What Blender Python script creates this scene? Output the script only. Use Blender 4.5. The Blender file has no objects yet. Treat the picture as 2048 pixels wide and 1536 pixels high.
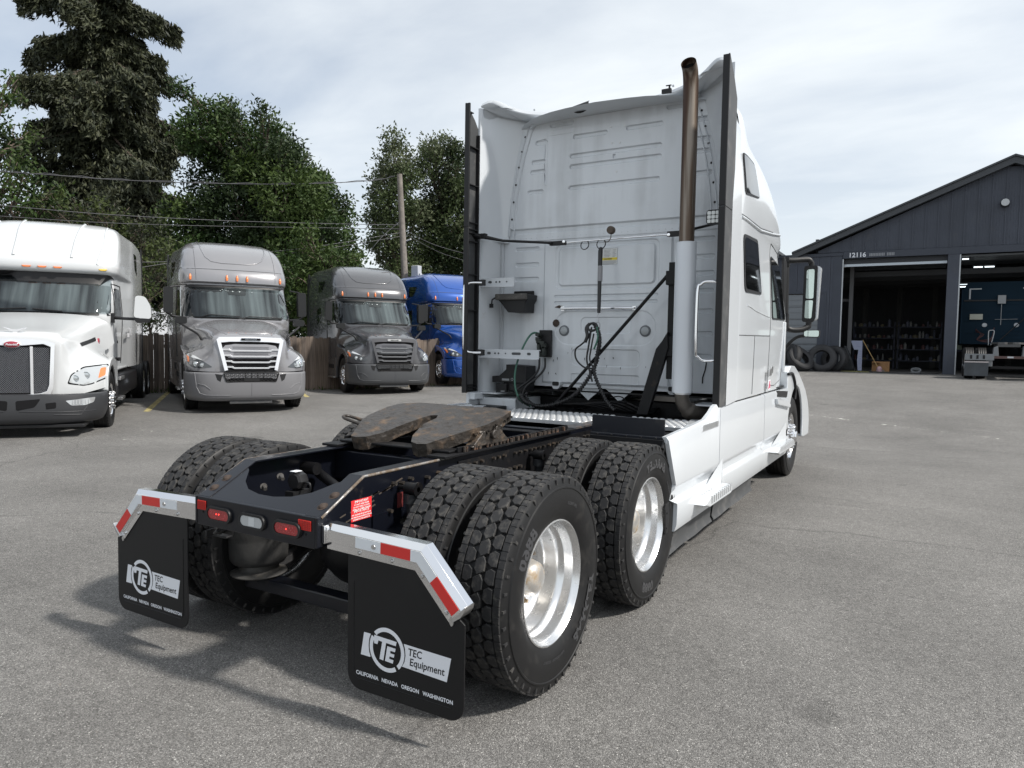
import bpy, bmesh, math, random
from math import sin, cos, pi, radians, sqrt, atan2
from mathutils import Vector, Matrix, geometry
from mathutils.bvhtree import BVHTree
random.seed(7)
SC = bpy.context.scene
COL = SC.collection
PI = pi

# ------------------------------------------------------------------ camera
def make_camera():
    yaw, pitch, roll = radians(-30.285), radians(3.114), radians(.9626)
    f = Vector((sin(yaw)*cos(pitch), cos(yaw)*cos(pitch), -sin(pitch)))
    r = Vector((cos(yaw), -sin(yaw), 0)); u = r.cross(f)
    r2 = r*cos(roll)+u*sin(roll); u2 = -r*sin(roll)+u*cos(roll)
    m = Matrix((r2, u2, -f)).transposed().to_4x4()
    m.translation = Vector((2.6715, -2.958, 1.62))
    cd = bpy.data.cameras.new('camera'); co = bpy.data.objects.new('camera', cd)
    COL.objects.link(co); co.matrix_world = m
    cd.sensor_width = 36; cd.lens = 36*1421.9/2048
    cd.clip_start = .05; cd.clip_end = 2000
    SC.camera = co
make_camera()

# ------------------------------------------------------------------ light
SUNV = Vector((.9, .155, 1.0)).normalized()
EL = math.asin(SUNV.z); AZ = atan2(SUNV.x, SUNV.y)
sd = bpy.data.lights.new('sun', 'SUN'); sd.energy = 4.1; sd.angle = radians(4); sd.color = (1, .955, .89)
so = bpy.data.objects.new('sun', sd); COL.objects.link(so)
so.rotation_euler = SUNV.to_track_quat('Z', 'Y').to_euler()
SC.view_settings.view_transform = 'Standard'; SC.view_settings.look = 'None'
SC.view_settings.gamma = 1; SC.view_settings.exposure = 0.28
SC.view_settings.use_curve_mapping = False

def make_world():
    w = bpy.data.worlds.new("World"); SC.world = w; w.use_nodes = True
    nt = w.node_tree; N = nt.nodes; L = nt.links; N.clear()
    out = N.new('ShaderNodeOutputWorld'); bg = N.new('ShaderNodeBackground')
    sky = N.new('ShaderNodeTexSky'); sky.sky_type = 'NISHITA'; sky.sun_disc = False
    sky.sun_elevation = EL; sky.sun_rotation = AZ; sky.altitude = 50
    sky.air_density = 1.0; sky.dust_density = 2.0; sky.ozone_density = 1.3
    tc = N.new('ShaderNodeTexCoord')
    sep = N.new('ShaderNodeSeparateXYZ'); L.new(tc.outputs['Generated'], sep.inputs[0])
    # thin cloud sheet: project the view direction on a flat layer
    ad = N.new('ShaderNodeMath'); ad.operation = 'ADD'; ad.inputs[1].default_value = .16
    ab = N.new('ShaderNodeMath'); ab.operation = 'MAXIMUM'; ab.inputs[1].default_value = 0
    L.new(sep.outputs[2], ab.inputs[0]); L.new(ab.outputs[0], ad.inputs[0])
    dv = N.new('ShaderNodeVectorMath'); dv.operation = 'DIVIDE'
    cb = N.new('ShaderNodeCombineXYZ')
    for i in range(3): L.new(ad.outputs[0], cb.inputs[i])
    L.new(tc.outputs['Generated'], dv.inputs[0]); L.new(cb.outputs[0], dv.inputs[1])
    mp = N.new('ShaderNodeMapping'); mp.inputs['Scale'].default_value = (.62, 1.1, .0); mp.inputs['Rotation'].default_value = (0, 0, radians(35))
    mp.inputs['Location'].default_value = (3.1, 1.7, 0)
    L.new(dv.outputs[0], mp.inputs[0])
    n1 = N.new('ShaderNodeTexNoise'); n1.inputs['Scale'].default_value = .75; n1.inputs['Detail'].default_value = 8; n1.inputs['Roughness'].default_value = .5; n1.inputs['Distortion'].default_value = .25
    n2 = N.new('ShaderNodeTexNoise'); n2.inputs['Scale'].default_value = 2.4; n2.inputs['Detail'].default_value = 9; n2.inputs['Roughness'].default_value = .55; n2.inputs['Distortion'].default_value = .3
    L.new(mp.outputs[0], n1.inputs[0]); L.new(mp.outputs[0], n2.inputs[0])
    ma = N.new('ShaderNodeMath'); ma.operation = 'MULTIPLY_ADD'; ma.inputs[1].default_value = .35
    L.new(n2.outputs[0], ma.inputs[0]); L.new(n1.outputs[0], ma.inputs[2])
    cr = N.new('ShaderNodeValToRGB'); cr.color_ramp.elements[0].position = .48; cr.color_ramp.elements[1].position = .82
    cr.color_ramp.elements[0].color = (.36, .36, .36, 1); cr.color_ramp.elements[1].color = (.95, .95, .95, 1)
    L.new(ma.outputs[0], cr.inputs[0])
    # veil thickens to the horizon
    hz = N.new('ShaderNodeMapRange'); hz.inputs[1].default_value = 0; hz.inputs[2].default_value = .55; hz.inputs[3].default_value = .90; hz.inputs[4].default_value = 0
    L.new(ab.outputs[0], hz.inputs[0])
    mxx = N.new('ShaderNodeMath'); mxx.operation = 'MAXIMUM'; L.new(hz.outputs[0], mxx.inputs[0]); L.new(cr.outputs[0], mxx.inputs[1])
    mix = N.new('ShaderNodeMix'); mix.data_type = 'RGBA'
    L.new(mxx.outputs[0], mix.inputs['Factor']); L.new(sky.outputs[0], mix.inputs['A'])
    mix.inputs['B'].default_value = (7.3, 7.7, 7.95, 1)
    L.new(mix.outputs['Result'], bg.inputs[0]); bg.inputs[1].default_value = .112
    L.new(bg.outputs[0], out.inputs[0])
make_world()

# ------------------------------------------------------------------ materials
MATS = {}
def nd(nt, t, **k):
    n = nt.nodes.new(t)
    for a, b in k.items(): setattr(n, a, b)
    return n
def M(name, col, rough=.5, metal=0, spec=.5, coat=0, bump=None, var=None, dirt=None, emit=None, rvar=0, sub=None):
    """var=(scale, amount, detail); bump=(scale, strength, dist); dirt=(colour, scale, lo, hi, rough)"""
    if name in MATS: return MATS[name]
    m = bpy.data.materials.new(name); m.use_nodes = True; nt = m.node_tree
    b = nt.nodes['Principled BSDF']; L = nt.links
    b.inputs['Base Color'].default_value = (*col, 1); b.inputs['Roughness'].default_value = rough
    b.inputs['Metallic'].default_value = metal; b.inputs['Specular IOR Level'].default_value = spec
    b.inputs['Coat Weight'].default_value = coat; b.inputs['Coat Roughness'].default_value = .05
    tc = nd(nt, 'ShaderNodeTexCoord'); cur = None
    if var:
        n = nd(nt, 'ShaderNodeTexNoise'); n.inputs['Scale'].default_value = var[0]; n.inputs['Detail'].default_value = 6
        L.new(tc.outputs['Object'], n.inputs[0])
        mr = nd(nt, 'ShaderNodeMapRange'); mr.inputs[1].default_value = .3; mr.inputs[2].default_value = .7
        mr.inputs[3].default_value = 1-var[1]; mr.inputs[4].default_value = 1+var[1]
        L.new(n.outputs[0], mr.inputs[0])
        mx = nd(nt, 'ShaderNodeVectorMath', operation='SCALE'); mx.inputs[0].default_value = col
        L.new(mr.outputs[0], mx.inputs['Scale']); cur = mx.outputs[0]
    if dirt:
        n = nd(nt, 'ShaderNodeTexNoise'); n.inputs['Scale'].default_value = dirt[1]; n.inputs['Detail'].default_value = 8; n.inputs['Roughness'].default_value = .65
        L.new(tc.outputs['Object'], n.inputs[0])
        mr = nd(nt, 'ShaderNodeMapRange'); mr.inputs[1].default_value = dirt[2]; mr.inputs[2].default_value = dirt[3]
        L.new(n.outputs[0], mr.inputs[0])
        mx = nd(nt, 'ShaderNodeMix', data_type='RGBA'); L.new(mr.outputs[0], mx.inputs['Factor'])
        if cur: L.new(cur, mx.inputs['A'])
        else: mx.inputs['A'].default_value = (*col, 1)
        mx.inputs['B'].default_value = (*dirt[0], 1); cur = mx.outputs['Result']
        rr = nd(nt, 'ShaderNodeMapRange'); rr.inputs[3].default_value = rough; rr.inputs[4].default_value = dirt[4]
        L.new(mr.outputs[0], rr.inputs[0]); L.new(rr.outputs[0], b.inputs['Roughness'])
        if metal:
            rm = nd(nt, 'ShaderNodeMapRange'); rm.inputs[3].default_value = metal; rm.inputs[4].default_value = 0
            L.new(mr.outputs[0], rm.inputs[0]); L.new(rm.outputs[0], b.inputs['Metallic'])
    if cur: L.new(cur, b.inputs['Base Color'])
    if bump:
        n = nd(nt, 'ShaderNodeTexNoise'); n.inputs['Scale'].default_value = bump[0]; n.inputs['Detail'].default_value = 5
        L.new(tc.outputs['Object'], n.inputs[0])
        bp = nd(nt, 'ShaderNodeBump'); bp.inputs['Strength'].default_value = bump[1]; bp.inputs['Distance'].default_value = bump[2]
        L.new(n.outputs[0], bp.inputs['Height']); L.new(bp.outputs[0], b.inputs['Normal'])
    if emit:
        b.inputs['Emission Color'].default_value = (*emit[0], 1); b.inputs['Emission Strength'].default_value = emit[1]
    MATS[name] = m
    return m

WHITE = M('white_paint', (.62, .65, .68), .22, coat=.6, spec=.5, var=(1.3, .015), dirt=((.42, .40, .36), 2.2, .66, .95, .5))
WHITE2 = M('white_paint_dusty', (.56, .585, .61), .35, coat=.2, bump=(40, .03, .002), dirt=((.36, .34, .31), 6, .62, .9, .7))
BLACKP = M('black_chassis_paint', (.005, .006, .010), .28, spec=.4, coat=.08, dirt=((.075, .06, .045), 5, .64, .9, .8), bump=(60, .08, .002))
BLACKG = M('black_greasy_frame', (.005, .005, .006), .5, spec=.3, dirt=((.06, .045, .032), 9, .60, .85, .9), bump=(90, .3, .004))
BLACKPL = M('black_plastic', (.011, .011, .012), .5, spec=.4, bump=(200, .1, .001))
GREYPL = M('charcoal_plastic', (.052, .054, .056), .55, bump=(220, .1, .001), dirt=((.16, .155, .15), 7, .5, .9, .7))
RUBBER = M('tyre_rubber', (.007, .007, .0075), .5, spec=.38, bump=(120, .12, .002), dirt=((.045, .042, .038), 10, .55, .95, .8))
TREAD = M('tread_rubber', (.016, .016, .017), .75, bump=(160, .35, .003), dirt=((.12, .112, .10), 26, .5, .85, .9))
LETTER = M('tyre_lettering', (.045, .046, .05), .3)
FLAP = M('mudflap_rubber', (.006, .006, .0068), .5, spec=.35, bump=(30, .05, .003), dirt=((.014, .0135, .013), 4, .6, .95, .7))
CHROME = M('polished_steel', (.86, .86, .87), .10, metal=1, bump=(18, .03, .002))
BRUSHED = M('brushed_aluminium', (.62, .62, .62), .32, metal=1, bump=(60, .1, .001), dirt=((.35, .34, .32), 14, .58, .85, .6))
RIM = M('alloy_rim', (.74, .745, .75), .26, metal=.92, bump=(25, .08, .003), dirt=((.26, .25, .235), 22, .60, .86, .6))
HUBM = M('hub_metal', (.55, .53, .5), .35, metal=.7, dirt=((.30, .22, .13), 12, .48, .62, .8))
DIAMOND = M('deck_plate_metal', (.60, .61, .62), .42, metal=.6, dirt=((.3, .3, .3), 12, .55, .85, .6))
PRINT = M('white_print', (.72, .74, .78), .5)
REDTAPE = M('red_reflector', (.62, .035, .03), .3, bump=(300, .2, .001))
WHTAPE = M('silver_reflector', (.70, .73, .76), .3, bump=(300, .2, .001))
REDLENS = M('red_lamp_lens', (.30, .012, .015), .1, coat=1, bump=(110, .5, .003))
REDGLOW = M('lit_led', (.9, .05, .05), .3, emit=((1, .04, .03), 3))
CLEARLENS = M('clear_lamp_lens', (.42, .44, .45), .12, coat=1, bump=(90, .3, .003))
GREASE = M('greasy_steel', (.043, .037, .032), .42, metal=.15, dirt=((.15, .10, .062), 11, .52, .74, .8), bump=(22, .9, .016), spec=.5)
RUST = M('rusty_steel', (.050, .034, .026), .8, bump=(60, .5, .004), var=(30, .4))
HEAT = M('heat_shield_paint', (.66, .69, .73), .35, coat=.3, bump=(12, .03, .003))
GLASS = M('dark_tinted_glass', (.008, .009, .010), .04, spec=.8, coat=.5)
AIRBAG = M('air_bag_rubber', (.015, .015, .015), .7, bump=(50, .3, .004), dirt=((.050, .048, .045), 6, .42, .85, .9))
HOSE = M('hose_rubber', (.014, .014, .015), .4)
GREENH = M('green_air_hose', (.04, .13, .09), .4)
GREENC = M('bright_green_hose', (.02, .30, .08), .4)
REDST = M('red_sticker', (.70, .035, .04), .4)
AMBER = M('amber_lens', (.75, .20, .05), .25, coat=.6)
YELLOWL = M('yellow_lens', (.85, .55, .06), .25, coat=.6)

def wall_mat():
    m = M('streaked_white_paint', (.62, .65, .68), .24, coat=.5, spec=.5); nt = m.node_tree; L = nt.links; b = nt.nodes['Principled BSDF']
    tc = nd(nt, 'ShaderNodeTexCoord'); mp = nd(nt, 'ShaderNodeMapping'); mp.inputs['Scale'].default_value = (7, 7, .55)
    n = nd(nt, 'ShaderNodeTexNoise'); n.inputs['Scale'].default_value = 1; n.inputs['Detail'].default_value = 7
    n2 = nd(nt, 'ShaderNodeTexNoise'); n2.inputs['Scale'].default_value = 1.7; n2.inputs['Detail'].default_value = 6
    L.new(tc.outputs['Object'], mp.inputs[0]); L.new(mp.outputs[0], n.inputs[0]); L.new(tc.outputs['Object'], n2.inputs[0])
    mu = nd(nt, 'ShaderNodeMath', operation='MULTIPLY'); L.new(n.outputs[0], mu.inputs[0]); L.new(n2.outputs[0], mu.inputs[1])
    r = nd(nt, 'ShaderNodeValToRGB'); e = r.color_ramp.elements; e[0].position = .22; e[0].color = (.645, .675, .705, 1); e[1].position = .42; e[1].color = (.47, .49, .51, 1)
    L.new(mu.outputs[0], r.inputs[0]); L.new(r.outputs[0], b.inputs['Base Color']); return m
WALLM = wall_mat()
def stack_mat():
    m = M('heat_stained_stack', (.30, .27, .24), .5, metal=.6)
    nt = m.node_tree; L = nt.links; b = nt.nodes['Principled BSDF']
    tc = nd(nt, 'ShaderNodeTexCoord'); mp = nd(nt, 'ShaderNodeMapping'); mp.inputs['Scale'].default_value = (22, 22, .7)
    n = nd(nt, 'ShaderNodeTexNoise'); n.inputs['Scale'].default_value = 1; n.inputs['Detail'].default_value = 5
    L.new(tc.outputs['Object'], mp.inputs[0]); L.new(mp.outputs[0], n.inputs[0])
    cr = nd(nt, 'ShaderNodeValToRGB'); e = cr.color_ramp.elements
    e[0].position = .36; e[0].color = (.060, .034, .024, 1); e[1].position = .64; e[1].color = (.27, .235, .20, 1)
    x = e.new(.5); x.color = (.13, .095, .07, 1)
    L.new(n.outputs[0], cr.inputs[0]); L.new(cr.outputs[0], b.inputs['Base Color'])
    return m
STACK = stack_mat()

# ------------------------------------------------------------------ mesh helpers
STUFFY = {'sidewall_lettering', 'rail_bolts', 'rack_teeth', 'tread_lugs', 'weld_dots', 'scuff_marks', 'raised_buttons', 'wall_bolts', 'rivets', 'grime_streaks', 'label_print', 'board_print', 'sticker_text', 'logo_print', 'logo_lettering', 'small_letters', 'house_number', 'badge_letters', 'lens_optics', 'nuts', 'hand_holes', 'wheel_nuts', 'hanger_bolts', 'edge_bolts', 'guard_bolts', 'bar_bolts', 'rail_holes', 'opening_lattice', 'grille_mesh', 'air_fittings', 'led_cells', 'step_grip', 'reflector_grid', 'lit_point', 'faint_decal', 'nut_covers', 'projector', 'side_marker'}
class MB:
    def __init__(s): s.v = []; s.f = []; s.m = []; s.mi = 0
    def add(s, vs, fs):
        o = len(s.v); s.v += [tuple(p) for p in vs]
        s.f += [tuple(i+o for i in f) for f in fs]; s.m += [s.mi]*len(fs); return o
    def box(s, x0, x1, y0, y1, z0, z1, mat=None):
        vs = [(x, y, z) for z in (z0, z1) for y in (y0, y1) for x in (x0, x1)]
        if mat: vs = [mat @ Vector(p) for p in vs]
        s.add(vs, [(0, 2, 3, 1), (4, 5, 7, 6), (0, 1, 5, 4), (2, 6, 7, 3), (0, 4, 6, 2), (1, 3, 7, 5)])
    def prism(s, poly, a, b, ax='y', mat=None):
        """poly 2D: ax y -> (x,z); ax x -> (y,z); ax z -> (x,y)"""
        def P(p, t):
            if ax == 'y': return (p[0], t, p[1])
            if ax == 'x': return (t, p[0], p[1])
            return (p[0], p[1], t)
        n = len(poly); vs = [P(p, a) for p in poly]+[P(p, b) for p in poly]
        if mat: vs = [mat @ Vector(p) for p in vs]
        tri = geometry.tessellate_polygon([[Vector((p[0], p[1], 0)) for p in poly]])
        fs = [tuple(t) for t in tri]+[(t[2]+n, t[1]+n, t[0]+n) for t in tri]
        fs += [(i, (i+1) % n, (i+1) % n+n, i+n) for i in range(n)]
        s.add(vs, fs)
    def tube(s, pts, r, n=10, caps=True, closed=False):
        pts = [Vector(p) for p in pts]; k = len(pts)
        rs = r if isinstance(r, (list, tuple)) else [r]*k
        vs = []; prev = None
        for i, p in enumerate(pts):
            if closed: t = pts[(i+1) % k]-pts[i-1]
            else: t = pts[min(i+1, k-1)]-pts[max(i-1, 0)]
            t.normalize()
            if prev is None:
                a = Vector((0, 0, 1)) if abs(t.z) < .9 else Vector((1, 0, 0)); nx = t.cross(a).normalized()
            else:
                nx = (prev-t*prev.dot(t)); nx = nx.normalized() if nx.length > 1e-6 else t.orthogonal().normalized()
            prev = nx; ny = t.cross(nx)
            vs += [p+(nx*cos(2*PI*j/n)+ny*sin(2*PI*j/n))*rs[i] for j in range(n)]
        fs = []
        for i in range(k if closed else k-1):
            a = i*n; b = ((i+1) % k)*n
            fs += [(a+j, a+(j+1) % n, b+(j+1) % n, b+j) for j in range(n)]
        if caps and not closed: fs += [tuple(range(n))[::-1], tuple(range((k-1)*n, k*n))]
        s.add(vs, fs)
    def cyl(s, a, b, r, n=16, r2=None):
        s.tube([a, b], [r, r if r2 is None else r2], n)
    def lathe(s, prof, c=(0, 0, 0), ax='x', n=48, flip=False):
        """prof list of (radius, axial)"""
        vs = []
        for r, a in prof:
            for j in range(n):
                t = 2*PI*j/n; u, w = r*cos(t), r*sin(t)
                if ax == 'x': p = (c[0]+a, c[1]+u, c[2]+w)
                elif ax == 'y': p = (c[0]+w, c[1]+a, c[2]+u)
                else: p = (c[0]+u, c[1]+w, c[2]+a)
                vs.append(p)
        fs = []
        for i in range(len(prof)-1):
            for j in range(n):
                q = (i*n+j, i*n+(j+1) % n, (i+1)*n+(j+1) % n, (i+1)*n+j)
                fs.append(q[::-1] if flip else q)
        s.add(vs, fs)
    def grid(s, rows, mirror=False):
        R = len(rows); C = len(rows[0])
        vs = [p for r in rows for p in r]
        fs = [(i*C+j, i*C+j+1, (i+1)*C+j+1, (i+1)*C+j) for i in range(R-1) for j in range(C-1)]
        s.add(vs, fs)
        if mirror: s.add([(-p[0], p[1], p[2]) for p in vs], [f[::-1] for f in fs])
    def build(s, name, mat, parent=None, smooth=30, bevel=0, segs=2, fix=True, **props):
        me = bpy.data.meshes.new(name); me.from_pydata(s.v, [], s.f)
        mats = mat if isinstance(mat, (list, tuple)) else [mat]
        for x in mats: me.materials.append(x)
        if len(mats) > 1: me.polygons.foreach_set('material_index', s.m)
        if fix:
            bm = bmesh.new(); bm.from_mesh(me)
            bmesh.ops.remove_doubles(bm, verts=bm.verts, dist=1e-5)
            bmesh.ops.recalc_face_normals(bm, faces=bm.faces); bm.to_mesh(me); bm.free()
        if smooth:
            me.shade_smooth(); me.set_sharp_from_angle(angle=radians(smooth))
        o = bpy.data.objects.new(name, me); COL.objects.link(o)
        if parent: o.parent = parent
        if bevel:
            b = o.modifiers.new('bevel', 'BEVEL'); b.width = bevel; b.segments = segs; b.limit_method = 'ANGLE'; b.angle_limit = radians(35)
            b.harden_normals = False
        if name in STUFFY: o['kind'] = 'stuff'
        for k, v in props.items(): o[k] = v
        return o

def thing(name, label, cat, loc=(0, 0, 0), rz=0, group=None):
    o = bpy.data.objects.new(name, None); COL.objects.link(o); o.empty_display_size = .2
    o.location = loc; o.rotation_euler = (0, 0, rz); o['label'] = label; o['category'] = cat
    if group: o['group'] = group
    return o
def tag(o, label, cat, group=None, kind=None):
    if label: o['label'] = label
    if cat: o['category'] = cat
    if group: o['group'] = group
    if kind: o['kind'] = kind
    return o
def part(name, parent, loc=(0, 0, 0), rot=(0, 0, 0)):
    o = bpy.data.objects.new(name, None); COL.objects.link(o); o.parent = parent; o.location = loc; o.rotation_euler = rot
    o.empty_display_size = .1
    return o
def dup(o, parent=None, **kw):
    c = o.copy(); COL.objects.link(c)
    if parent: c.parent = parent
    for k, v in kw.items():
        if k in ('location', 'rotation_euler', 'scale'): setattr(c, k, v)
        else: c[k] = v
    for ch in list(o.children): dup(ch, c)
    return c

def text_mesh(s, size=.1, bold=0, space=1.0, res=3, shear=0):
    """verts (x,y) list and faces, centred on x, baseline y=0"""
    cu = bpy.data.curves.new('t', 'FONT'); cu.body = s; cu.size = size; cu.offset = bold; cu.space_character = space
    cu.resolution_u = res; cu.shear = shear; cu.align_x = 'CENTER'
    o = bpy.data.objects.new('t', cu); COL.objects.link(o)
    bpy.context.view_layer.update()
    me = bpy.data.meshes.new_from_object(o.evaluated_get(bpy.context.evaluated_depsgraph_get()))
    vs = [(v.co.x, v.co.y) for v in me.vertices]; fs = [tuple(p.vertices) for p in me.polygons]
    bpy.data.objects.remove(o); bpy.data.curves.remove(cu); bpy.data.meshes.remove(me)
    return vs, fs
def put_text(mb, s, size, fn, bold=0, space=1.0, shear=0, res=3, stretch=1.0):
    vs, fs = text_mesh(s, size, bold, space, res, shear)
    mb.add([fn(x*stretch, y) for x, y in vs], fs)

def cr(p, t):  # catmull-rom through list p at parameter t in 0..len-1
    n = len(p)-1; i = min(int(t), n-1); u = t-i
    a = p[max(i-1, 0)]; b = p[i]; c = p[i+1]; d = p[min(i+2, n)]
    return tuple(.5*((2*b[k])+(-a[k]+c[k])*u+(2*a[k]-5*b[k]+4*c[k]-d[k])*u*u+(-a[k]+3*b[k]-3*c[k]+d[k])*u**3) for k in range(3))
def densify(rows, nu=4, nv=4):
    rr = []
    for r in rows:
        rr.append([cr(r, j/nv) for j in range((len(r)-1)*nv+1)])
    out = []
    for i in range((len(rows)-1)*nu+1):
        t = i/nu
        out.append([cr([r[j] for r in rr], t) for j in range(len(rr[0]))])
    return out
def spline(pts, n=6):
    return [cr(pts, j/n) for j in range((len(pts)-1)*n+1)]
def bvh_of(*mbs):
    v = []; f = []
    for m in mbs:
        o = len(v); v += [Vector(p) for p in m.v]; f += [tuple(i+o for i in q) for q in m.f]
    return BVHTree.FromPolygons(v, f)
def rrect(x0, x1, z0, z1, r, n=5):
    out = []
    for cx, cz, a in ((x1-r, z1-r, 0), (x0+r, z1-r, 90), (x0+r, z0+r, 180), (x1-r, z0+r, 270)):
        out += [(cx+r*cos(radians(a+90*i/n)), cz+r*sin(radians(a+90*i/n))) for i in range(n+1)]
    return out
def rpoly(pts, r, n=4):
    """round the corners of a polygon"""
    out = []; k = len(pts)
    for i in range(k):
        p = Vector(pts[i]); a = Vector(pts[i-1]); b = Vector(pts[(i+1) % k])
        rr = min(r, (a-p).length*.45, (b-p).length*.45)
        s = p+(a-p).normalized()*rr; e = p+(b-p).normalized()*rr
        for j in range(n+1):
            t = j/n; q = s*(1-t)**2+p*2*t*(1-t)+e*t*t; out.append((q.x, q.y))
    return out
def patch(bvh, poly, d='front', off=.01, thick=.03, step=.08, sgn=1, far=5):
    """thick skin following a body surface. front: poly (x,z), cast towards -y; side: poly (y,z) cast towards the centre plane"""
    def pip(p):
        c = False; n = len(poly)
        for i in range(n):
            a = poly[i]; b = poly[i-1]
            if (a[1] > p[1]) != (b[1] > p[1]) and p[0] < (b[0]-a[0])*(p[1]-a[1])/(b[1]-a[1])+a[0]: c = not c
        return c
    bnd = []
    for i in range(len(poly)):
        a = Vector(poly[i]); b = Vector(poly[(i+1) % len(poly)]); m = max(1, int((b-a).length/step+.5))
        bnd += [a.lerp(b, j/m) for j in range(m)]
    nb = len(bnd); ins = []
    x0 = min(p[0] for p in poly); x1 = max(p[0] for p in poly); z0 = min(p[1] for p in poly); z1 = max(p[1] for p in poly)
    x = x0+step*.5
    while x < x1:
        z = z0+step*.5
        while z < z1:
            if pip((x, z)) and min((Vector((x, z))-q).length for q in bnd) > step*.4: ins.append(Vector((x, z)))
            z += step
        x += step
    vs, es, fs, *_ = geometry.delaunay_2d_cdt(bnd+ins, [(i, (i+1) % nb) for i in range(nb)], [], 1, 1e-6)
    out = []
    last = None
    for p in vs:
        if d == 'front': o = Vector((p[0], far, p[1])); dr = Vector((0, -1, 0))
        else: o = Vector((sgn*5, p[0], p[1])); dr = Vector((-sgn, 0, 0))
        h = bvh.ray_cast(o, dr)
        if h[0] is None: loc = bvh.find_nearest(Vector((p[0], 0, p[1])) if d == 'front' else Vector((sgn*1.2, p[0], p[1])))[0]
        else: loc = h[0]
        out.append(loc)
    # offset along cast dir and close with a skirt
    dv = Vector((0, 1, 0)) if d == 'front' else Vector((sgn, 0, 0))
    mb = MB(); n = len(out)
    faces = [tuple(f) for f in fs]
    mb.add([q+dv*off for q in out]+[q-dv*(thick-off) for q in out], faces+[(a, (b)) for a, b in []])
    # boundary edges
    cnt = {}
    for f in faces:
        for i in range(len(f)):
            e = (f[i], f[(i+1) % len(f)]); k = tuple(sorted(e)); cnt.setdefault(k, []).append(e)
    for k, l in cnt.items():
        if len(l) == 1:
            a, b = l[0]; mb.f.append((a, b, b+n, a+n)); mb.m.append(0)
    return mb
def surf_line(bvh, pts, d='front', off=.004, sgn=1, sub=6):
    out = []
    for i in range(len(pts)-1):
        for j in range(sub):
            t = j/sub; out.append((pts[i][0]*(1-t)+pts[i+1][0]*t, pts[i][1]*(1-t)+pts[i+1][1]*t))
    out.append(pts[-1]); res = []
    for p in out:
        if d == 'front': h = bvh.ray_cast(Vector((p[0], 5, p[1])), Vector((0, -1, 0))); dv = Vector((0, 1, 0))
        else: h = bvh.ray_cast(Vector((sgn*5, p[0], p[1])), Vector((-sgn, 0, 0))); dv = Vector((sgn, 0, 0))
        if h[0] is not None: res.append(h[0]+dv*off)
    return res
def sst(a, b, x):
    t = max(0, min(1, (x-a)/(b-a))); return t*t*(3-2*t)
def gh(x, y):
    d = sqrt((x-2.67)**2+(y+2.96)**2)
    return .14*sst(11, 17, d)*sst(-2, -5, x)+.84*sst(9, 27, y)*sst(-16, -3, x)
import numpy as np
RNG = np.random.default_rng(11)
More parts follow.
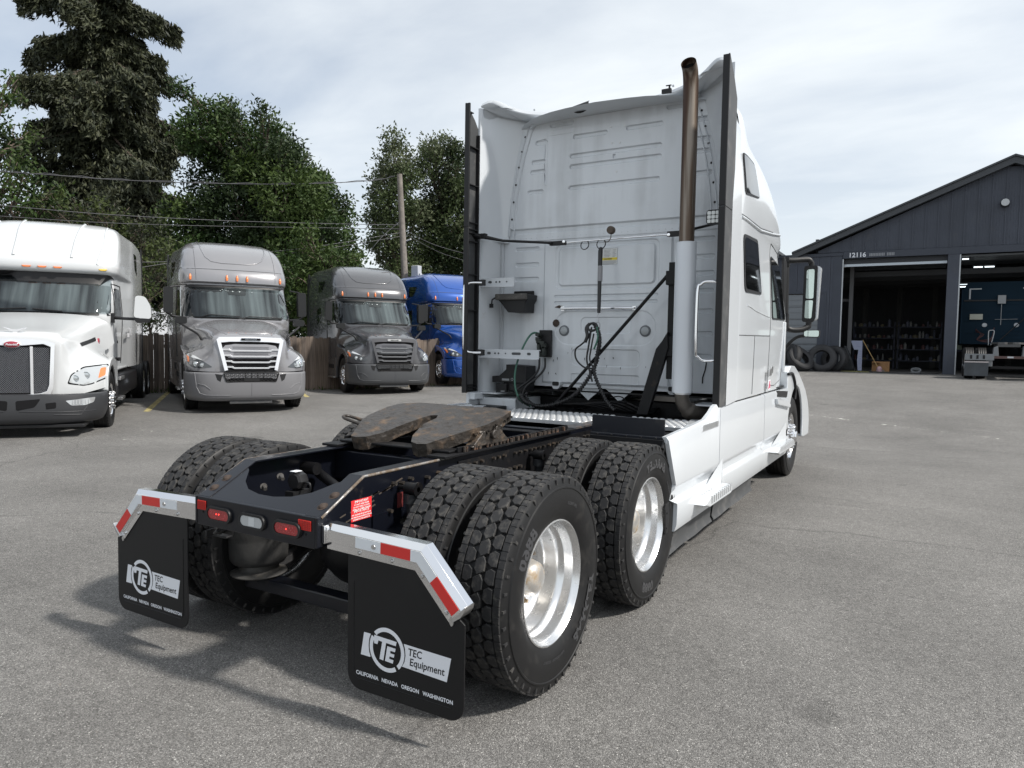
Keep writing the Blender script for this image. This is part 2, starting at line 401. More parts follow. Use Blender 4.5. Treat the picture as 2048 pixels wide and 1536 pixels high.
# ================================================================== GROUND
def asphalt_mat():
    m = bpy.data.materials.new('worn_asphalt'); m.use_nodes = True; nt = m.node_tree; L = nt.links
    b = nt.nodes['Principled BSDF']; b.inputs['Roughness'].default_value = .82; b.inputs['Specular IOR Level'].default_value = .35
    tc = nd(nt, 'ShaderNodeTexCoord')
    vo = nd(nt, 'ShaderNodeTexVoronoi'); vo.inputs['Scale'].default_value = 175; vo.inputs['Randomness'].default_value = 1
    vo2 = nd(nt, 'ShaderNodeTexVoronoi'); vo2.inputs['Scale'].default_value = 330
    n1 = nd(nt, 'ShaderNodeTexNoise'); n1.inputs['Scale'].default_value = .55; n1.inputs['Detail'].default_value = 9; n1.inputs['Roughness'].default_value = .62
    n2 = nd(nt, 'ShaderNodeTexNoise'); n2.inputs['Scale'].default_value = 14; n2.inputs['Detail'].default_value = 6
    n3 = nd(nt, 'ShaderNodeTexNoise'); n3.inputs['Scale'].default_value = 60; n3.inputs['Detail'].default_value = 4
    for n in (vo, vo2, n1, n2, n3): L.new(tc.outputs['Object'], n.inputs[0])
    c1 = nd(nt, 'ShaderNodeValToRGB'); e = c1.color_ramp.elements
    e[0].position = 0; e[0].color = (.05, .047, .044, 1); e[1].position = 1; e[1].color = (.72, .70, .65, 1)
    for p, c in ((.33, .108), (.60, .165), (.84, .235), (.94, .40)):
        x = e.new(p); x.color = (c*1.03, c, c*.955, 1)
    s = nd(nt, 'ShaderNodeSeparateColor'); L.new(vo.outputs['Color'], s.inputs[0])
    s2 = nd(nt, 'ShaderNodeSeparateColor'); L.new(vo2.outputs['Color'], s2.inputs[0])
    av = nd(nt, 'ShaderNodeMath', operation='MULTIPLY_ADD'); av.inputs[1].default_value = .55
    sc = nd(nt, 'ShaderNodeMath', operation='MULTIPLY'); sc.inputs[1].default_value = .45
    L.new(s2.outputs[0], sc.inputs[0]); L.new(s.outputs[0], av.inputs[0]); L.new(sc.outputs[0], av.inputs[2])
    L.new(av.outputs[0], c1.inputs[0])
    mr = nd(nt, 'ShaderNodeMapRange'); mr.inputs[1].default_value = .3; mr.inputs[2].default_value = .72; mr.inputs[3].default_value = .77; mr.inputs[4].default_value = 1.23
    L.new(n1.outputs[0], mr.inputs[0])
    mr2 = nd(nt, 'ShaderNodeMapRange'); mr2.inputs[1].default_value = .3; mr2.inputs[2].default_value = .7; mr2.inputs[3].default_value = .9; mr2.inputs[4].default_value = 1.1
    L.new(n2.outputs[0], mr2.inputs[0])
    mm = nd(nt, 'ShaderNodeMath', operation='MULTIPLY'); L.new(mr.outputs[0], mm.inputs[0]); L.new(mr2.outputs[0], mm.inputs[1])
    # old tyre scrubs and oil: long faint arcs
    mp = nd(nt, 'ShaderNodeMapping'); mp.inputs['Rotation'].default_value = (0, 0, radians(28)); mp.inputs['Scale'].default_value = (.16, 1.6, 1)
    L.new(tc.outputs['Object'], mp.inputs[0])
    n4 = nd(nt, 'ShaderNodeTexNoise'); n4.inputs['Scale'].default_value = .8; n4.inputs['Detail'].default_value = 7; n4.inputs['Distortion'].default_value = .8
    L.new(mp.outputs[0], n4.inputs[0])
    m4 = nd(nt, 'ShaderNodeMapRange'); m4.inputs[1].default_value = .60; m4.inputs[2].default_value = .76; m4.inputs[3].default_value = 1; m4.inputs[4].default_value = .80
    L.new(n4.outputs[0], m4.inputs[0])
    mm2 = nd(nt, 'ShaderNodeMath', operation='MULTIPLY'); L.new(mm.outputs[0], mm2.inputs[0]); L.new(m4.outputs[0], mm2.inputs[1])
    # cracks, only here and there
    vc = nd(nt, 'ShaderNodeTexVoronoi', feature='DISTANCE_TO_EDGE'); vc.inputs['Scale'].default_value = .17
    wv = nd(nt, 'ShaderNodeVectorMath', operation='MULTIPLY_ADD'); wv.inputs[1].default_value = (.6, .6, 0)
    n5 = nd(nt, 'ShaderNodeTexNoise'); n5.inputs['Scale'].default_value = 1.6; n5.inputs['Detail'].default_value = 8
    L.new(tc.outputs['Object'], n5.inputs[0]); L.new(n5.outputs['Color'], wv.inputs[0]); L.new(tc.outputs['Object'], wv.inputs[2])
    L.new(wv.outputs[0], vc.inputs[0])
    mc = nd(nt, 'ShaderNodeMapRange'); mc.inputs[1].default_value = 0; mc.inputs[2].default_value = .0045; mc.inputs[3].default_value = .72; mc.inputs[4].default_value = 1
    L.new(vc.outputs['Distance'], mc.inputs[0])
    mm3 = nd(nt, 'ShaderNodeMath', operation='MULTIPLY'); L.new(mm2.outputs[0], mm3.inputs[0]); L.new(mc.outputs[0], mm3.inputs[1])
    # oil drips and pale scuffs
    vd = nd(nt, 'ShaderNodeTexVoronoi'); vd.inputs['Scale'].default_value = 1.1; L.new(wv.outputs[0], vd.inputs[0])
    sd_ = nd(nt, 'ShaderNodeSeparateColor'); L.new(vd.outputs['Color'], sd_.inputs[0])
    rd = nd(nt, 'ShaderNodeMath', operation='MULTIPLY_ADD'); rd.inputs[1].default_value = .16; rd.inputs[2].default_value = -.075; L.new(sd_.outputs[1], rd.inputs[0])
    df = nd(nt, 'ShaderNodeMath', operation='SUBTRACT'); L.new(vd.outputs['Distance'], df.inputs[0]); L.new(rd.outputs[0], df.inputs[1])
    md = nd(nt, 'ShaderNodeMapRange'); md.inputs[1].default_value = 0; md.inputs[2].default_value = .05; md.inputs[3].default_value = .74; md.inputs[4].default_value = 1; L.new(df.outputs[0], md.inputs[0])
    mp6 = nd(nt, 'ShaderNodeMapping'); mp6.inputs['Rotation'].default_value = (0, 0, radians(-40)); mp6.inputs['Scale'].default_value = (.35, 2.6, 1); L.new(tc.outputs['Object'], mp6.inputs[0])
    n6 = nd(nt, 'ShaderNodeTexNoise'); n6.inputs['Scale'].default_value = 1.1; n6.inputs['Detail'].default_value = 9; n6.inputs['Distortion'].default_value = 1.2; L.new(mp6.outputs[0], n6.inputs[0])
    m6 = nd(nt, 'ShaderNodeMapRange'); m6.inputs[1].default_value = .62; m6.inputs[2].default_value = .78; m6.inputs[3].default_value = 1; m6.inputs[4].default_value = 1.22; L.new(n6.outputs[0], m6.inputs[0])
    q1 = nd(nt, 'ShaderNodeMath', operation='MULTIPLY'); L.new(mm3.outputs[0], q1.inputs[0]); L.new(md.outputs[0], q1.inputs[1])
    q2 = nd(nt, 'ShaderNodeMath', operation='MULTIPLY'); L.new(q1.outputs[0], q2.inputs[0]); L.new(m6.outputs[0], q2.inputs[1])
    vs = nd(nt, 'ShaderNodeVectorMath', operation='SCALE'); L.new(c1.outputs[0], vs.inputs[0]); L.new(q2.outputs[0], vs.inputs['Scale'])
    L.new(vs.outputs[0], b.inputs['Base Color'])
    bp = nd(nt, 'ShaderNodeBump'); bp.inputs['Strength'].default_value = .75; bp.inputs['Distance'].default_value = .006
    ah = nd(nt, 'ShaderNodeMath', operation='SUBTRACT'); L.new(n3.outputs[0], ah.inputs[0]); L.new(vo.outputs['Distance'], ah.inputs[1])
    L.new(ah.outputs[0], bp.inputs['Height']); L.new(bp.outputs[0], b.inputs['Normal'])
    return m
ASPH = asphalt_mat()
def axis_steps():
    a = [i*.5 for i in range(-60, 81)]
    lo = [-30-1.35**k*2 for k in range(1, 20)][::-1]; hi = [40+1.35**k*2 for k in range(1, 20)]
    return lo+a+hi
def ground():
    mb = MB(); xs = axis_steps(); ys = axis_steps()
    mb.grid([[(x, y, gh(x, y)) for x in xs] for y in ys])
    o = mb.build('ground', ASPH, smooth=60, fix=False); o['kind'] = 'structure'
    for p in o.data.polygons[:1]:
        if p.normal.z < 0: o.data.flip_normals()
ground()
def strip(pts, w, z=.004):
    """painted line: sheet 4 mm above the ground, following it"""
    mb = MB(); rows = []; P = [Vector(p) for p in pts]
    for i in range(len(P)-1):
        a, b = P[i], P[i+1]; t = (b-a).normalized(); n = Vector((-t.y, t.x)); k = max(2, int((b-a).length/.4))
        for j in range(k+1):
            q = a.lerp(b, j/k); l = q+n*w/2; r = q-n*w/2
            rows.append([(r.x, r.y, gh(r.x, r.y)+z), (l.x, l.y, gh(l.x, l.y)+z)])
    mb.grid(rows); return mb
def paint_mat(name, col, lo, hi):
    m = M(name, col, .7, var=(3, .12)); nt = m.node_tree; b = nt.nodes['Principled BSDF']
    tc = nd(nt, 'ShaderNodeTexCoord'); n = nd(nt, 'ShaderNodeTexNoise'); n.inputs['Scale'].default_value = 9; n.inputs['Detail'].default_value = 9; n.inputs['Roughness'].default_value = .7
    mr = nd(nt, 'ShaderNodeMapRange'); mr.inputs[1].default_value = lo; mr.inputs[2].default_value = hi
    nt.links.new(tc.outputs['Object'], n.inputs[0]); nt.links.new(n.outputs[0], mr.inputs[0]); nt.links.new(mr.outputs[0], b.inputs['Alpha'])
    return m
YEL = paint_mat('worn_yellow_paint', (.40, .34, .15), .36, .5)
WLN = paint_mat('worn_white_paint', (.55, .54, .50), .50, .66)
def T(o, l, c, g=None): return tag(o, l, c, g)
for pts, nm in (([(-11.1, 5.8), (-16.9, 10.3)], 'parking_line'), ([(-11.6, 10.65), (-15.9, 13.98)], 'parking_line'), ([(-12.0, 15.4), (-15.0, 17.7)], 'parking_line')):
    o = strip(pts, .12).build(nm, YEL, smooth=0, fix=False); o['kind'] = 'structure'
for pts in ([(-2.2, 13.5), (-1.1, 22.2), (-.9, 26.3)], [(6.8, 11.0), (2.4, 13.2), (-1.5, 15.2)]):
    o = strip(pts, .1).build('faded_line', WLN, smooth=0, fix=False); o['kind'] = 'structure'
def scrawl():
    mb = MB()
    for k in range(9):
        a = (-7.95-.11*k, 3.35+.13*k); rr = random.uniform(-.1, .1)
        q = strip([(a[0]-.12, a[1]-.05+rr*.4), (a[0]+.08, a[1]+.03), (a[0]+.16, a[1]-.03+rr*.3)], .025); mb.add(q.v, q.f)
    o = mb.build('chalk_mark', WLN, smooth=0, fix=False); o['kind'] = 'structure'
scrawl()
def pebbles():
    """loose grit and leaf bits on the asphalt"""
    mb = MB()
    for i in range(520):
        t = random.random()**1.6*9+1.2; a = random.uniform(-.75, .75)-.53
        x = 2.67+sin(a)*t*1.3; y = -2.96+cos(a)*t*1.3; s = random.uniform(.0025, .007)
        q = [Vector((random.uniform(-1, 1), random.uniform(-1, 1), random.uniform(-.1, 1))).normalized()*s for _ in range(4)]
        z = gh(x, y)+s*.2
        mb.add([(x+v.x, y+v.y, z+v.z) for v in q], [(0, 1, 2), (0, 2, 3), (0, 3, 1), (1, 3, 2)])
    o = mb.build('grit', M('grit', (.2, .185, .165), .9, var=(3, .7)), smooth=0); o['kind'] = 'stuff'; o['label'] = 'loose grit and crumbs scattered over the asphalt yard'
pebbles()

# ================================================================== FENCE
def fence():
    F0 = Vector((-19.2, 3.5)); F1 = Vector((-9.2, 20.8)); d = (F1-F0).normalized(); n = Vector((-d.y, d.x)); L = (F1-F0).length
    root = thing('wooden_fence', 'weathered brown board fence running behind the parked trucks', 'fence', (F0.x, F0.y, .14), atan2(d.y, d.x))
    wm = []
    for i, c in enumerate(((.165, .128, .10), (.135, .105, .085), (.20, .16, .13), (.115, .092, .077))):
        m = M('fence_wood_%d' % i, c, .85, bump=(30, .4, .004)); nt = m.node_tree; b = nt.nodes['Principled BSDF']
        tc = nd(nt, 'ShaderNodeTexCoord'); mp = nd(nt, 'ShaderNodeMapping'); mp.inputs['Scale'].default_value = (26, 26, 1.3)
        ns = nd(nt, 'ShaderNodeTexNoise'); ns.inputs['Scale'].default_value = 1; ns.inputs['Detail'].default_value = 6
        nt.links.new(tc.outputs['Object'], mp.inputs[0]); nt.links.new(mp.outputs[0], ns.inputs[0])
        r = nd(nt, 'ShaderNodeValToRGB'); r.color_ramp.elements[0].position = .3; r.color_ramp.elements[1].position = .7
        r.color_ramp.elements[0].color = tuple(v*.45 for v in c)+(1,); r.color_ramp.elements[1].color = tuple(v*1.35 for v in c)+(1,)
        nt.links.new(ns.outputs[0], r.inputs[0]); nt.links.new(r.outputs[0], b.inputs['Base Color']); wm.append(m)
    w = .135; k = int(L/w); ms = []
    for j in range(4):
        mb = MB(); h = 1.62+.012*j
        mb.prism([(0, 0), (w-.0025, 0), (w-.0025, h-.02), (w-.03, h), (.02, h), (0, h-.02)], -.011, .011, 'y'); me = None
        o = mb.build('board', wm[j], root, smooth=0); ms.append(o)
    for i in range(k):
        src = ms[random.randrange(4)]
        loc = (i*w, random.uniform(-.006, .006), random.uniform(-.03, .02)); rot = (0, random.uniform(-.003, .003), 0)
        if i < 4: ms[i].location = loc
        else: dup(src, root, location=loc, rotation_euler=rot)
    r = MB(); r.box(0, L, .025, .065, .3, .39); r.build('rail', wm[1], root, 0); r = MB(); r.box(0, L, .025, .065, 1.25, 1.34); r.build('rail', wm[1], root, 0)
    for i in range(int(L/2.4)+1):
        p = MB(); p.box(i*2.4, i*2.4+.09, .065, .155, 0, 1.6); p.build('post', wm[3], root, 0)
fence()

# ================================================================== FOLIAGE
def leaf_mat(name, c1, c2, scale=.9, tr=.3):
    m = bpy.data.materials.new(name); m.use_nodes = True; nt = m.node_tree; L = nt.links
    b = nt.nodes['Principled BSDF']; b.inputs['Roughness'].default_value = .6; b.inputs['Specular IOR Level'].default_value = .3
    tc = nd(nt, 'ShaderNodeTexCoord'); n = nd(nt, 'ShaderNodeTexNoise'); n.inputs['Scale'].default_value = scale; n.inputs['Detail'].default_value = 6; n.inputs['Roughness'].default_value = .7
    L.new(tc.outputs['Object'], n.inputs[0])
    r = nd(nt, 'ShaderNodeValToRGB'); r.color_ramp.elements[0].position = .35; r.color_ramp.elements[1].position = .65
    r.color_ramp.elements[0].color = (*c1, 1); r.color_ramp.elements[1].color = (*c2, 1)
    L.new(n.outputs[0], r.inputs[0]); L.new(r.outputs[0], b.inputs['Base Color'])
    t = nd(nt, 'ShaderNodeBsdfTranslucent'); L.new(r.outputs[0], t.inputs[0])
    mx = nd(nt, 'ShaderNodeMixShader'); mx.inputs[0].default_value = tr
    L.new(b.outputs[0], mx.inputs[1]); L.new(t.outputs[0], mx.inputs[2])
    L.new(mx.outputs[0], nt.nodes['Material Output'].inputs[0])
    return m
def leaf_mesh(name, C, U, V, mat, parent):
    """C centres, U half-length vectors, V half-width vectors -> diamond leaves"""
    n = len(C); P = np.empty((n, 4, 3))
    P[:, 0] = C-U; P[:, 1] = C+V-U*.1; P[:, 2] = C+U; P[:, 3] = C-V-U*.1
    me = bpy.data.meshes.new(name); me.vertices.add(n*4); me.vertices.foreach_set('co', P.reshape(-1).astype(np.float32))
    me.loops.add(n*4); me.loops.foreach_set('vertex_index', np.arange(n*4, dtype=np.int32))
    me.polygons.add(n); me.polygons.foreach_set('loop_start', np.arange(0, n*4, 4, dtype=np.int32))
    me.update(calc_edges=True); me.materials.append(mat)
    o = bpy.data.objects.new(name, me); COL.objects.link(o); o.parent = parent
    return o
def rv(n):
    v = RNG.normal(size=(n, 3)); return v/np.linalg.norm(v, axis=1)[:, None]
def crown(clumps, dens, size, asp=.45, flat=.0, droop=0.0, sub=9):
    """clumps (x,y,z,r): leaves gathered in many small sprays lying near the clump's skin"""
    Cs = []; Us = []; Vs = []
    for (x, y, z, r) in clumps:
        k = max(6, int(dens*r*r)); d = rv(k); rad = r*(.45+.6*RNG.random(k)**.6)
        c = np.array([x, y, z])+d*rad[:, None]*np.array([1, 1, .8])
        m = sub; cc = np.repeat(c, m, 0)+np.clip(RNG.normal(size=(k*m, 3)), -2, 2)*size*1.9
        u = rv(k*m)+np.repeat(d, m, 0)*.7; u[:, 2] = u[:, 2]*(1-flat)-droop
        u /= np.linalg.norm(u, axis=1)[:, None]; w = rv(k*m); v = np.cross(u, w); v /= np.linalg.norm(v, axis=1)[:, None]+1e-9
        s = size*(.6+.8*RNG.random(k*m))[:, None]
        Cs.append(cc); Us.append(u*s); Vs.append(v*s*asp)
    return np.vstack(Cs), np.vstack(Us), np.vstack(Vs)
BARK = M('bark', (.10, .078, .06), .9, bump=(14, .8, .03), var=(5, .35))
BARKL = M('pale_bark', (.19, .165, .14), .9, bump=(14, .8, .03), var=(5, .35))
def limbs(root, base_r, h, clumps, bark=BARK, lean=(0, 0), name='trunk'):
    mb = MB(); top = Vector((lean[0], lean[1], h)); pts = [Vector((0, 0, -.3)), Vector((lean[0]*.2, lean[1]*.2, h*.25)), Vector((lean[0]*.6, lean[1]*.6, h*.6)), top]
    P = spline([tuple(p) for p in pts], 5); mb.tube(P, [base_r*(1-.85*i/(len(P)-1)) for i in range(len(P))], 9)
    for (x, y, z, r) in clumps:
        c = Vector((x, y, z)); t = max(.15, min(.9, (z-sqrt(x*x+y*y)*.7)/h)); s = Vector(P[int(t*(len(P)-1))])
        if (c-s).length < .4: continue
        mid = s.lerp(c, .5)+Vector((random.uniform(-.2, .2), random.uniform(-.2, .2), random.uniform(.0, .3)))
        mb.tube(spline([tuple(s), tuple(mid), tuple(c)], 4), [base_r*.32*(1-.75*i/8) for i in range(9)], 6)
        for k in range(3):
            e = c+Vector((random.uniform(-1, 1), random.uniform(-1, 1), random.uniform(-.3, 1)))*r*.8
            mb.tube([mid.lerp(c, .6), mid.lerp(e, .6), e], [base_r*.12, base_r*.09, .01], 4)
    mb.build(name, bark, root, 60, fix=False)
RX, RY = .863, .504   # picture-plane direction used only to lay crowns out across the view
def tree_from_profile(name, label, px0, D, prof, dens, size, mats, seed, hor=688, group=None, trunk_r=.22, h=None, depth=2.2, bark=BARK, fill=1, asp=.45, lean=(0, 0), droop=0., cat='tree', rmul=1.0):
    """prof: list of (offset metres across, height metres, clump radius)"""
    rs = random.Random(seed)
    # base in world: point at distance D on the bearing of px0
    yaw = radians(-30.285)+math.atan((px0-1024)/1421.9); Dd = D/cos(math.atan((px0-1024)/1421.9))
    bx = 2.67+sin(yaw)*Dd; by = -2.96+cos(yaw)*Dd
    root = thing(name, label, cat, (bx, by, .14), 0, group)
    cl = []
    for (u, z, r) in prof:
        for k in range(fill):
            w = rs.uniform(-depth, depth); uu = u+rs.uniform(-.25, .25)*r
            cl.append((uu*RX-w*RY, uu*RY+w*RX, z-.14+rs.uniform(-.2, .2)*r, r*rs.uniform(.8, 1.1)*rmul))
    limbs(root, trunk_r, h or max(p[1] for p in prof)*.85, cl, bark, lean)
    k = len(mats); groups = [cl[i::k] for i in range(k)]
    for g, m in zip(groups, mats):
        if g:
            o = leaf_mesh('crown', *crown(g, dens, size, asp=asp, droop=droop), m, root)
    return root
def prof_px(px0, D, pts, hor=688):
    s = D/1421.9; return [((x-px0)*s, 1.62+(hor-y)*s, r*s) for x, y, r in pts]
G1 = leaf_mat('locust_leaves_mid', (.017, .038, .010), (.054, .094, .022), tr=.24)
G1b = leaf_mat('locust_leaves_light', (.028, .052, .013), (.075, .112, .026), tr=.25)
G1d = leaf_mat('locust_leaves_dark', (.010, .021, .008), (.026, .045, .013), tr=.15)
G2 = leaf_mat('poplar_leaves', (.034, .052, .020), (.085, .115, .045))
G2b = leaf_mat('poplar_leaves_pale', (.06, .08, .04), (.13, .15, .08))
G3 = leaf_mat('spruce_needles', (.030, .038, .020), (.080, .086, .046), 1.5, .12)
G3b = leaf_mat('spruce_needles_dark', (.016, .022, .013), (.042, .048, .028), 1.5, .1)
G4 = leaf_mat('shrub_leaves', (.030, .046, .014), (.075, .095, .028))
# big round-headed tree in the middle
tree_from_profile('broadleaf_tree', 'tall dark green broadleaf tree rising behind the silver grey truck', 520, 31,
    prof_px(520, 31, [(395, 222, 20), (440, 224, 22), (452, 265, 34), (405, 300, 40), (505, 292, 40), (552, 268, 20), (545, 325, 42), (600, 345, 36), (470, 335, 55), (577, 298, 16), (420, 245, 18),
    (620, 375, 45), (540, 380, 62), (440, 390, 62), (660, 400, 30), (600, 430, 60), (655, 445, 42), (500, 450, 70), (400, 460, 55), (675, 490, 36), (620, 500, 60), (550, 520, 70), (450, 530, 60),
    (690, 535, 28), (640, 560, 55), (580, 590, 60), (500, 600, 60), (420, 610, 50), (620, 640, 50), (390, 520, 50), (440, 300, 50), (510, 340, 50), (570, 450, 60)]),
    120, .086, [G1, G1b, G1d], 3, trunk_r=.26, depth=2.6, fill=3)
tree_from_profile('broadleaf_tree', 'low bright green broadleaf tree reaching right behind the grey truck roof', 660, 27,
    prof_px(660, 27, [(590, 560, 45), (630, 545, 40), (660, 530, 32), (690, 525, 24), (710, 520, 14), (640, 600, 50), (580, 620, 50), (600, 510, 30), (620, 480, 26)]),
    100, .075, [G1b, G1], 9, trunk_r=.14, depth=1.0, fill=2)
# poplars behind the utility pole
tree_from_profile('poplar_tree', 'loose grey green poplar standing just behind the utility pole', 800, 46,
    prof_px(800, 46, [(790, 300, 22), (795, 335, 32), (765, 340, 20), (770, 380, 36), (815, 370, 34), (760, 420, 26), (800, 430, 42), (745, 400, 14), (752, 450, 18), (745, 490, 18), (780, 480, 36), (830, 430, 34), (820, 500, 42), (775, 520, 26), (830, 560, 50), (790, 560, 36)]),
    55, .105, [G2, G2b], 4, trunk_r=.20, bark=BARK, depth=1.8, fill=3, asp=.5)
tree_from_profile('poplar_tree', 'bushy poplar right of the utility pole beside the white sleeper', 880, 48,
    prof_px(880, 48, [(850, 305, 18), (870, 310, 24), (895, 310, 24), (915, 320, 22), (855, 345, 34), (900, 350, 36), (875, 390, 42), (920, 400, 36), (850, 430, 40), (905, 450, 44), (870, 490, 46), (915, 510, 44), (880, 540, 46), (940, 470, 40), (950, 380, 34), (960, 520, 40), (990, 450, 40)]),
    55, .105, [G2, G2b, G1d], 5, trunk_r=.22, bark=BARK, depth=1.8, fill=3, asp=.5)
tree_from_profile('broadleaf_tree', 'distant round green tree behind the white sleeper cab', 1090, 58,
    prof_px(1090, 58, [(1040, 560, 40), (1090, 530, 45), (1140, 560, 42), (1060, 620, 45), (1120, 630, 45), (1090, 590, 50)]), 20, .15, [G1, G1d], 21, trunk_r=.2, depth=1.5, fill=2)
tree_from_profile('broadleaf_tree', 'second distant green tree farther right behind the white sleeper cab', 1260, 60,
    prof_px(1260, 60, [(1210, 590, 36), (1260, 560, 45), (1310, 590, 40), (1230, 630, 45), (1290, 640, 45)]), 20, .15, [G1d, G1], 22, trunk_r=.2, depth=1.5, fill=2)
# trees at the left edge
tree_from_profile('broadleaf_tree', 'green tree cut by the left edge of the view, above the white truck', -20, 24,
    prof_px(-20, 24, [(0, 165, 12), (5, 215, 22), (-20, 200, 40), (15, 262, 24), (0, 270, 34), (20, 310, 14), (10, 345, 30), (50, 350, 26), (70, 385, 34), (30, 400, 45), (90, 395, 20), (0, 430, 50), (80, 430, 40), (110, 430, 26), (-60, 300, 60), (-60, 400, 70), (-90, 230, 60)]),
    62, .085, [G1, G1d, G1b], 6, trunk_r=.25, depth=1.4, fill=2)
tree_from_profile('shrub', 'rounded evergreen undergrowth below the tall spruce', 230, 25,
    prof_px(230, 25, [(120, 445, 34), (160, 435, 36), (200, 440, 36), (240, 450, 40), (280, 480, 40), (320, 510, 36), (290, 540, 45), (340, 560, 34), (250, 520, 50), (200, 500, 45), (330, 470, 30), (360, 520, 36), (300, 580, 40), (140, 480, 40), (350, 610, 30), (380, 570, 30), (90, 460, 36)]),
    66, .07, [G4, G3b], 7, trunk_r=.12, depth=1.6, fill=2, cat='shrub')
tree_from_profile('shrub', 'leafy shrub against the fence right of the white truck sleeper', 300, 20.4,
    prof_px(300, 20.4, [(285, 565, 16), (300, 590, 20), (285, 620, 24), (310, 640, 22), (290, 655, 26), (330, 640, 14), (345, 655, 16), (350, 625, 10), (275, 600, 18)]),
    120, .042, [G4, G1b], 8, trunk_r=.04, depth=.25, fill=2, cat='shrub')
tree_from_profile('shrub', 'dark thicket filling the gap between the parked trucks and the big tree', 470, 34,
    prof_px(470, 34, [(x, 560+(x*37 % 60), 60) for x in range(120, 720, 45)]+[(x, 640+(x*13 % 40), 60) for x in range(60, 900, 60)]+[(740, 610, 45), (820, 600, 50), (880, 590, 50), (940, 600, 50)]),
    30, .10, [G1d, G3b], 12, trunk_r=.1, depth=1.2, fill=2, cat='shrub', h=2.5)
# the spruce
def spruce():
    rs = random.Random(5); D = 35; px0 = 228
    yaw = radians(-30.285)+math.atan((px0-1024)/1421.9); Dd = D/cos(math.atan((px0-1024)/1421.9))
    bx = 2.67+sin(yaw)*Dd; by = -2.96+cos(yaw)*Dd
    root = thing('spruce_tree', 'very tall spruce with drooping branches, its top beyond the picture', 'tree', (bx, by, .14))
    tr = MB(); br = MB()
    tr.tube([(0, 0, -.3), (.05, 0, 6), (-.15, 0, 12), (-.35, 0, 18), (-.4, 0, 26)], [.42, .36, .28, .19, .03], 10)
    Cs = []; Us = []; Vs = []
    z = 5.2
    while z < 25.4:
        n = rs.choice((3, 3, 4)); a0 = rs.uniform(0, 6.28)
        Lmax = 3.9*(1-max(0, z-9)/19)**.7+.15
        for k in range(n):
            a = a0+k*6.283/n+rs.uniform(-.4, .4); Lb = Lmax*rs.choice((.35, .5, .62, .8, .95, 1.15, 1.3))*rs.uniform(.9, 1.1)
            if rs.random() < .12: continue
            d = Vector((cos(a), sin(a), 0)); side = Vector((-d.y, d.x, 0)); zz = z+rs.uniform(-.25, .25)
            P = [Vector((-.018*zz, 0, zz))+d*(Lb*t)+Vector((0, 0, -Lb*(.80*t-.30*t*t)+.25*sin(t*3.1)*.3)) for t in [i/9 for i in range(10)]]
            br.tube(P, [.07*(1-.85*i/9)+.008 for i in range(10)], 5)
            m = int(165*Lb)
            t = RNG.random(m)**.75; idx = np.minimum((t*9).astype(int), 8); f = t*9-idx
            PP = np.array([tuple(p) for p in P]); c = PP[idx]*(1-f)[:, None]+PP[idx+1]*f[:, None]
            wdt = .62*np.sin(np.clip(t*1.05+.08, 0, 1)*3.0)*(Lb/4.5)+.12
            sgn = RNG.normal(size=m)*.6
            c = c+np.outer(sgn*wdt, np.array(side)); hang = RNG.random(m)**1.5*(.3+.9*(Lb/4.5))
            c[:, 2] -= hang+np.abs(sgn)*wdt*.3
            mm = 5; cc = np.repeat(c, mm, 0)+RNG.normal(size=(m*mm, 3))*.07
            u = RNG.normal(size=(m*mm, 3))*.55+np.array(d)*.5; u[:, 2] -= .75
            u /= np.linalg.norm(u, axis=1)[:, None]; v = np.cross(u, rv(m*mm)); v /= np.linalg.norm(v, axis=1)[:, None]
            s = (.10+.10*RNG.random(m*mm))[:, None]
            Cs.append(cc); Us.append(u*s); Vs.append(v*s*.27)
        z += rs.uniform(.26, .44)
    C, U, V = np.vstack(Cs), np.vstack(Us), np.vstack(Vs); h = len(C); p = RNG.permutation(h); C, U, V = C[p], U[p], V[p]; a = int(h*.6)
    tr.build('trunk', BARKL, root, 60, fix=False); br.build('branches', BARK, root, 60, fix=False)
    leaf_mesh('needles', C[:a], U[:a], V[:a], G3, root); leaf_mesh('needles', C[a:], U[a:], V[a:], G3b, root)
spruce()
def vegetation_strip():
    """weeds along the fence foot"""
    Cs = []
    for i in range(900):
        t = random.random(); x = -19.2+10*t+.28; y = 3.5+17.3*t-.1; Cs.append((x+random.uniform(-.1, .1), y+random.uniform(-.12, .12), .14+random.random()**2*.14))
    C = np.array(Cs); n = len(C); u = rv(n); u[:, 2] = np.abs(u[:, 2])+.8; u *= .05; v = rv(n)*.018
    o = leaf_mesh('weeds', C, u, v, G1b, None); o['kind'] = 'stuff'; o['label'] = 'low weeds growing along the foot of the board fence'
vegetation_strip()

# ================================================================== POLE, WIRES, WHITE SHEDS
WOODP = M('pole_wood', (.185, .165, .145), .9, bump=(9, .8, .02), var=(4, .25))
STEELG = M('galvanised', (.42, .43, .44), .45, metal=.6)
pole = thing('utility_pole', 'leaning weathered wooden utility pole with a small grey box, in front of the poplars', 'utility pole', (-15.35, 19.5, .14))
mb = MB(); mb.tube([(0, 0, -.3), (-.08, -.05, 4), (-.30, -.17, 8.15)], [.15, .135, .105], 12); mb.build('pole_shaft', WOODP, pole, 50)
mb = MB(); mb.box(.28, .62, -.12, .12, 4.1, 4.55); mb.box(.62, .70, -.06, .06, 3.75, 4.25); mb.build('meter_box', M('box_grey', (.4, .41, .42), .5), pole, bevel=.02)
mb = MB(); mb.cyl((.33, 0, 0), (.33, 0, 4.1), .045, 8); mb.cyl((.52, 0, 0), (.52, 0, 3.9), .04, 8); mb.build('conduit', STEELG, pole)
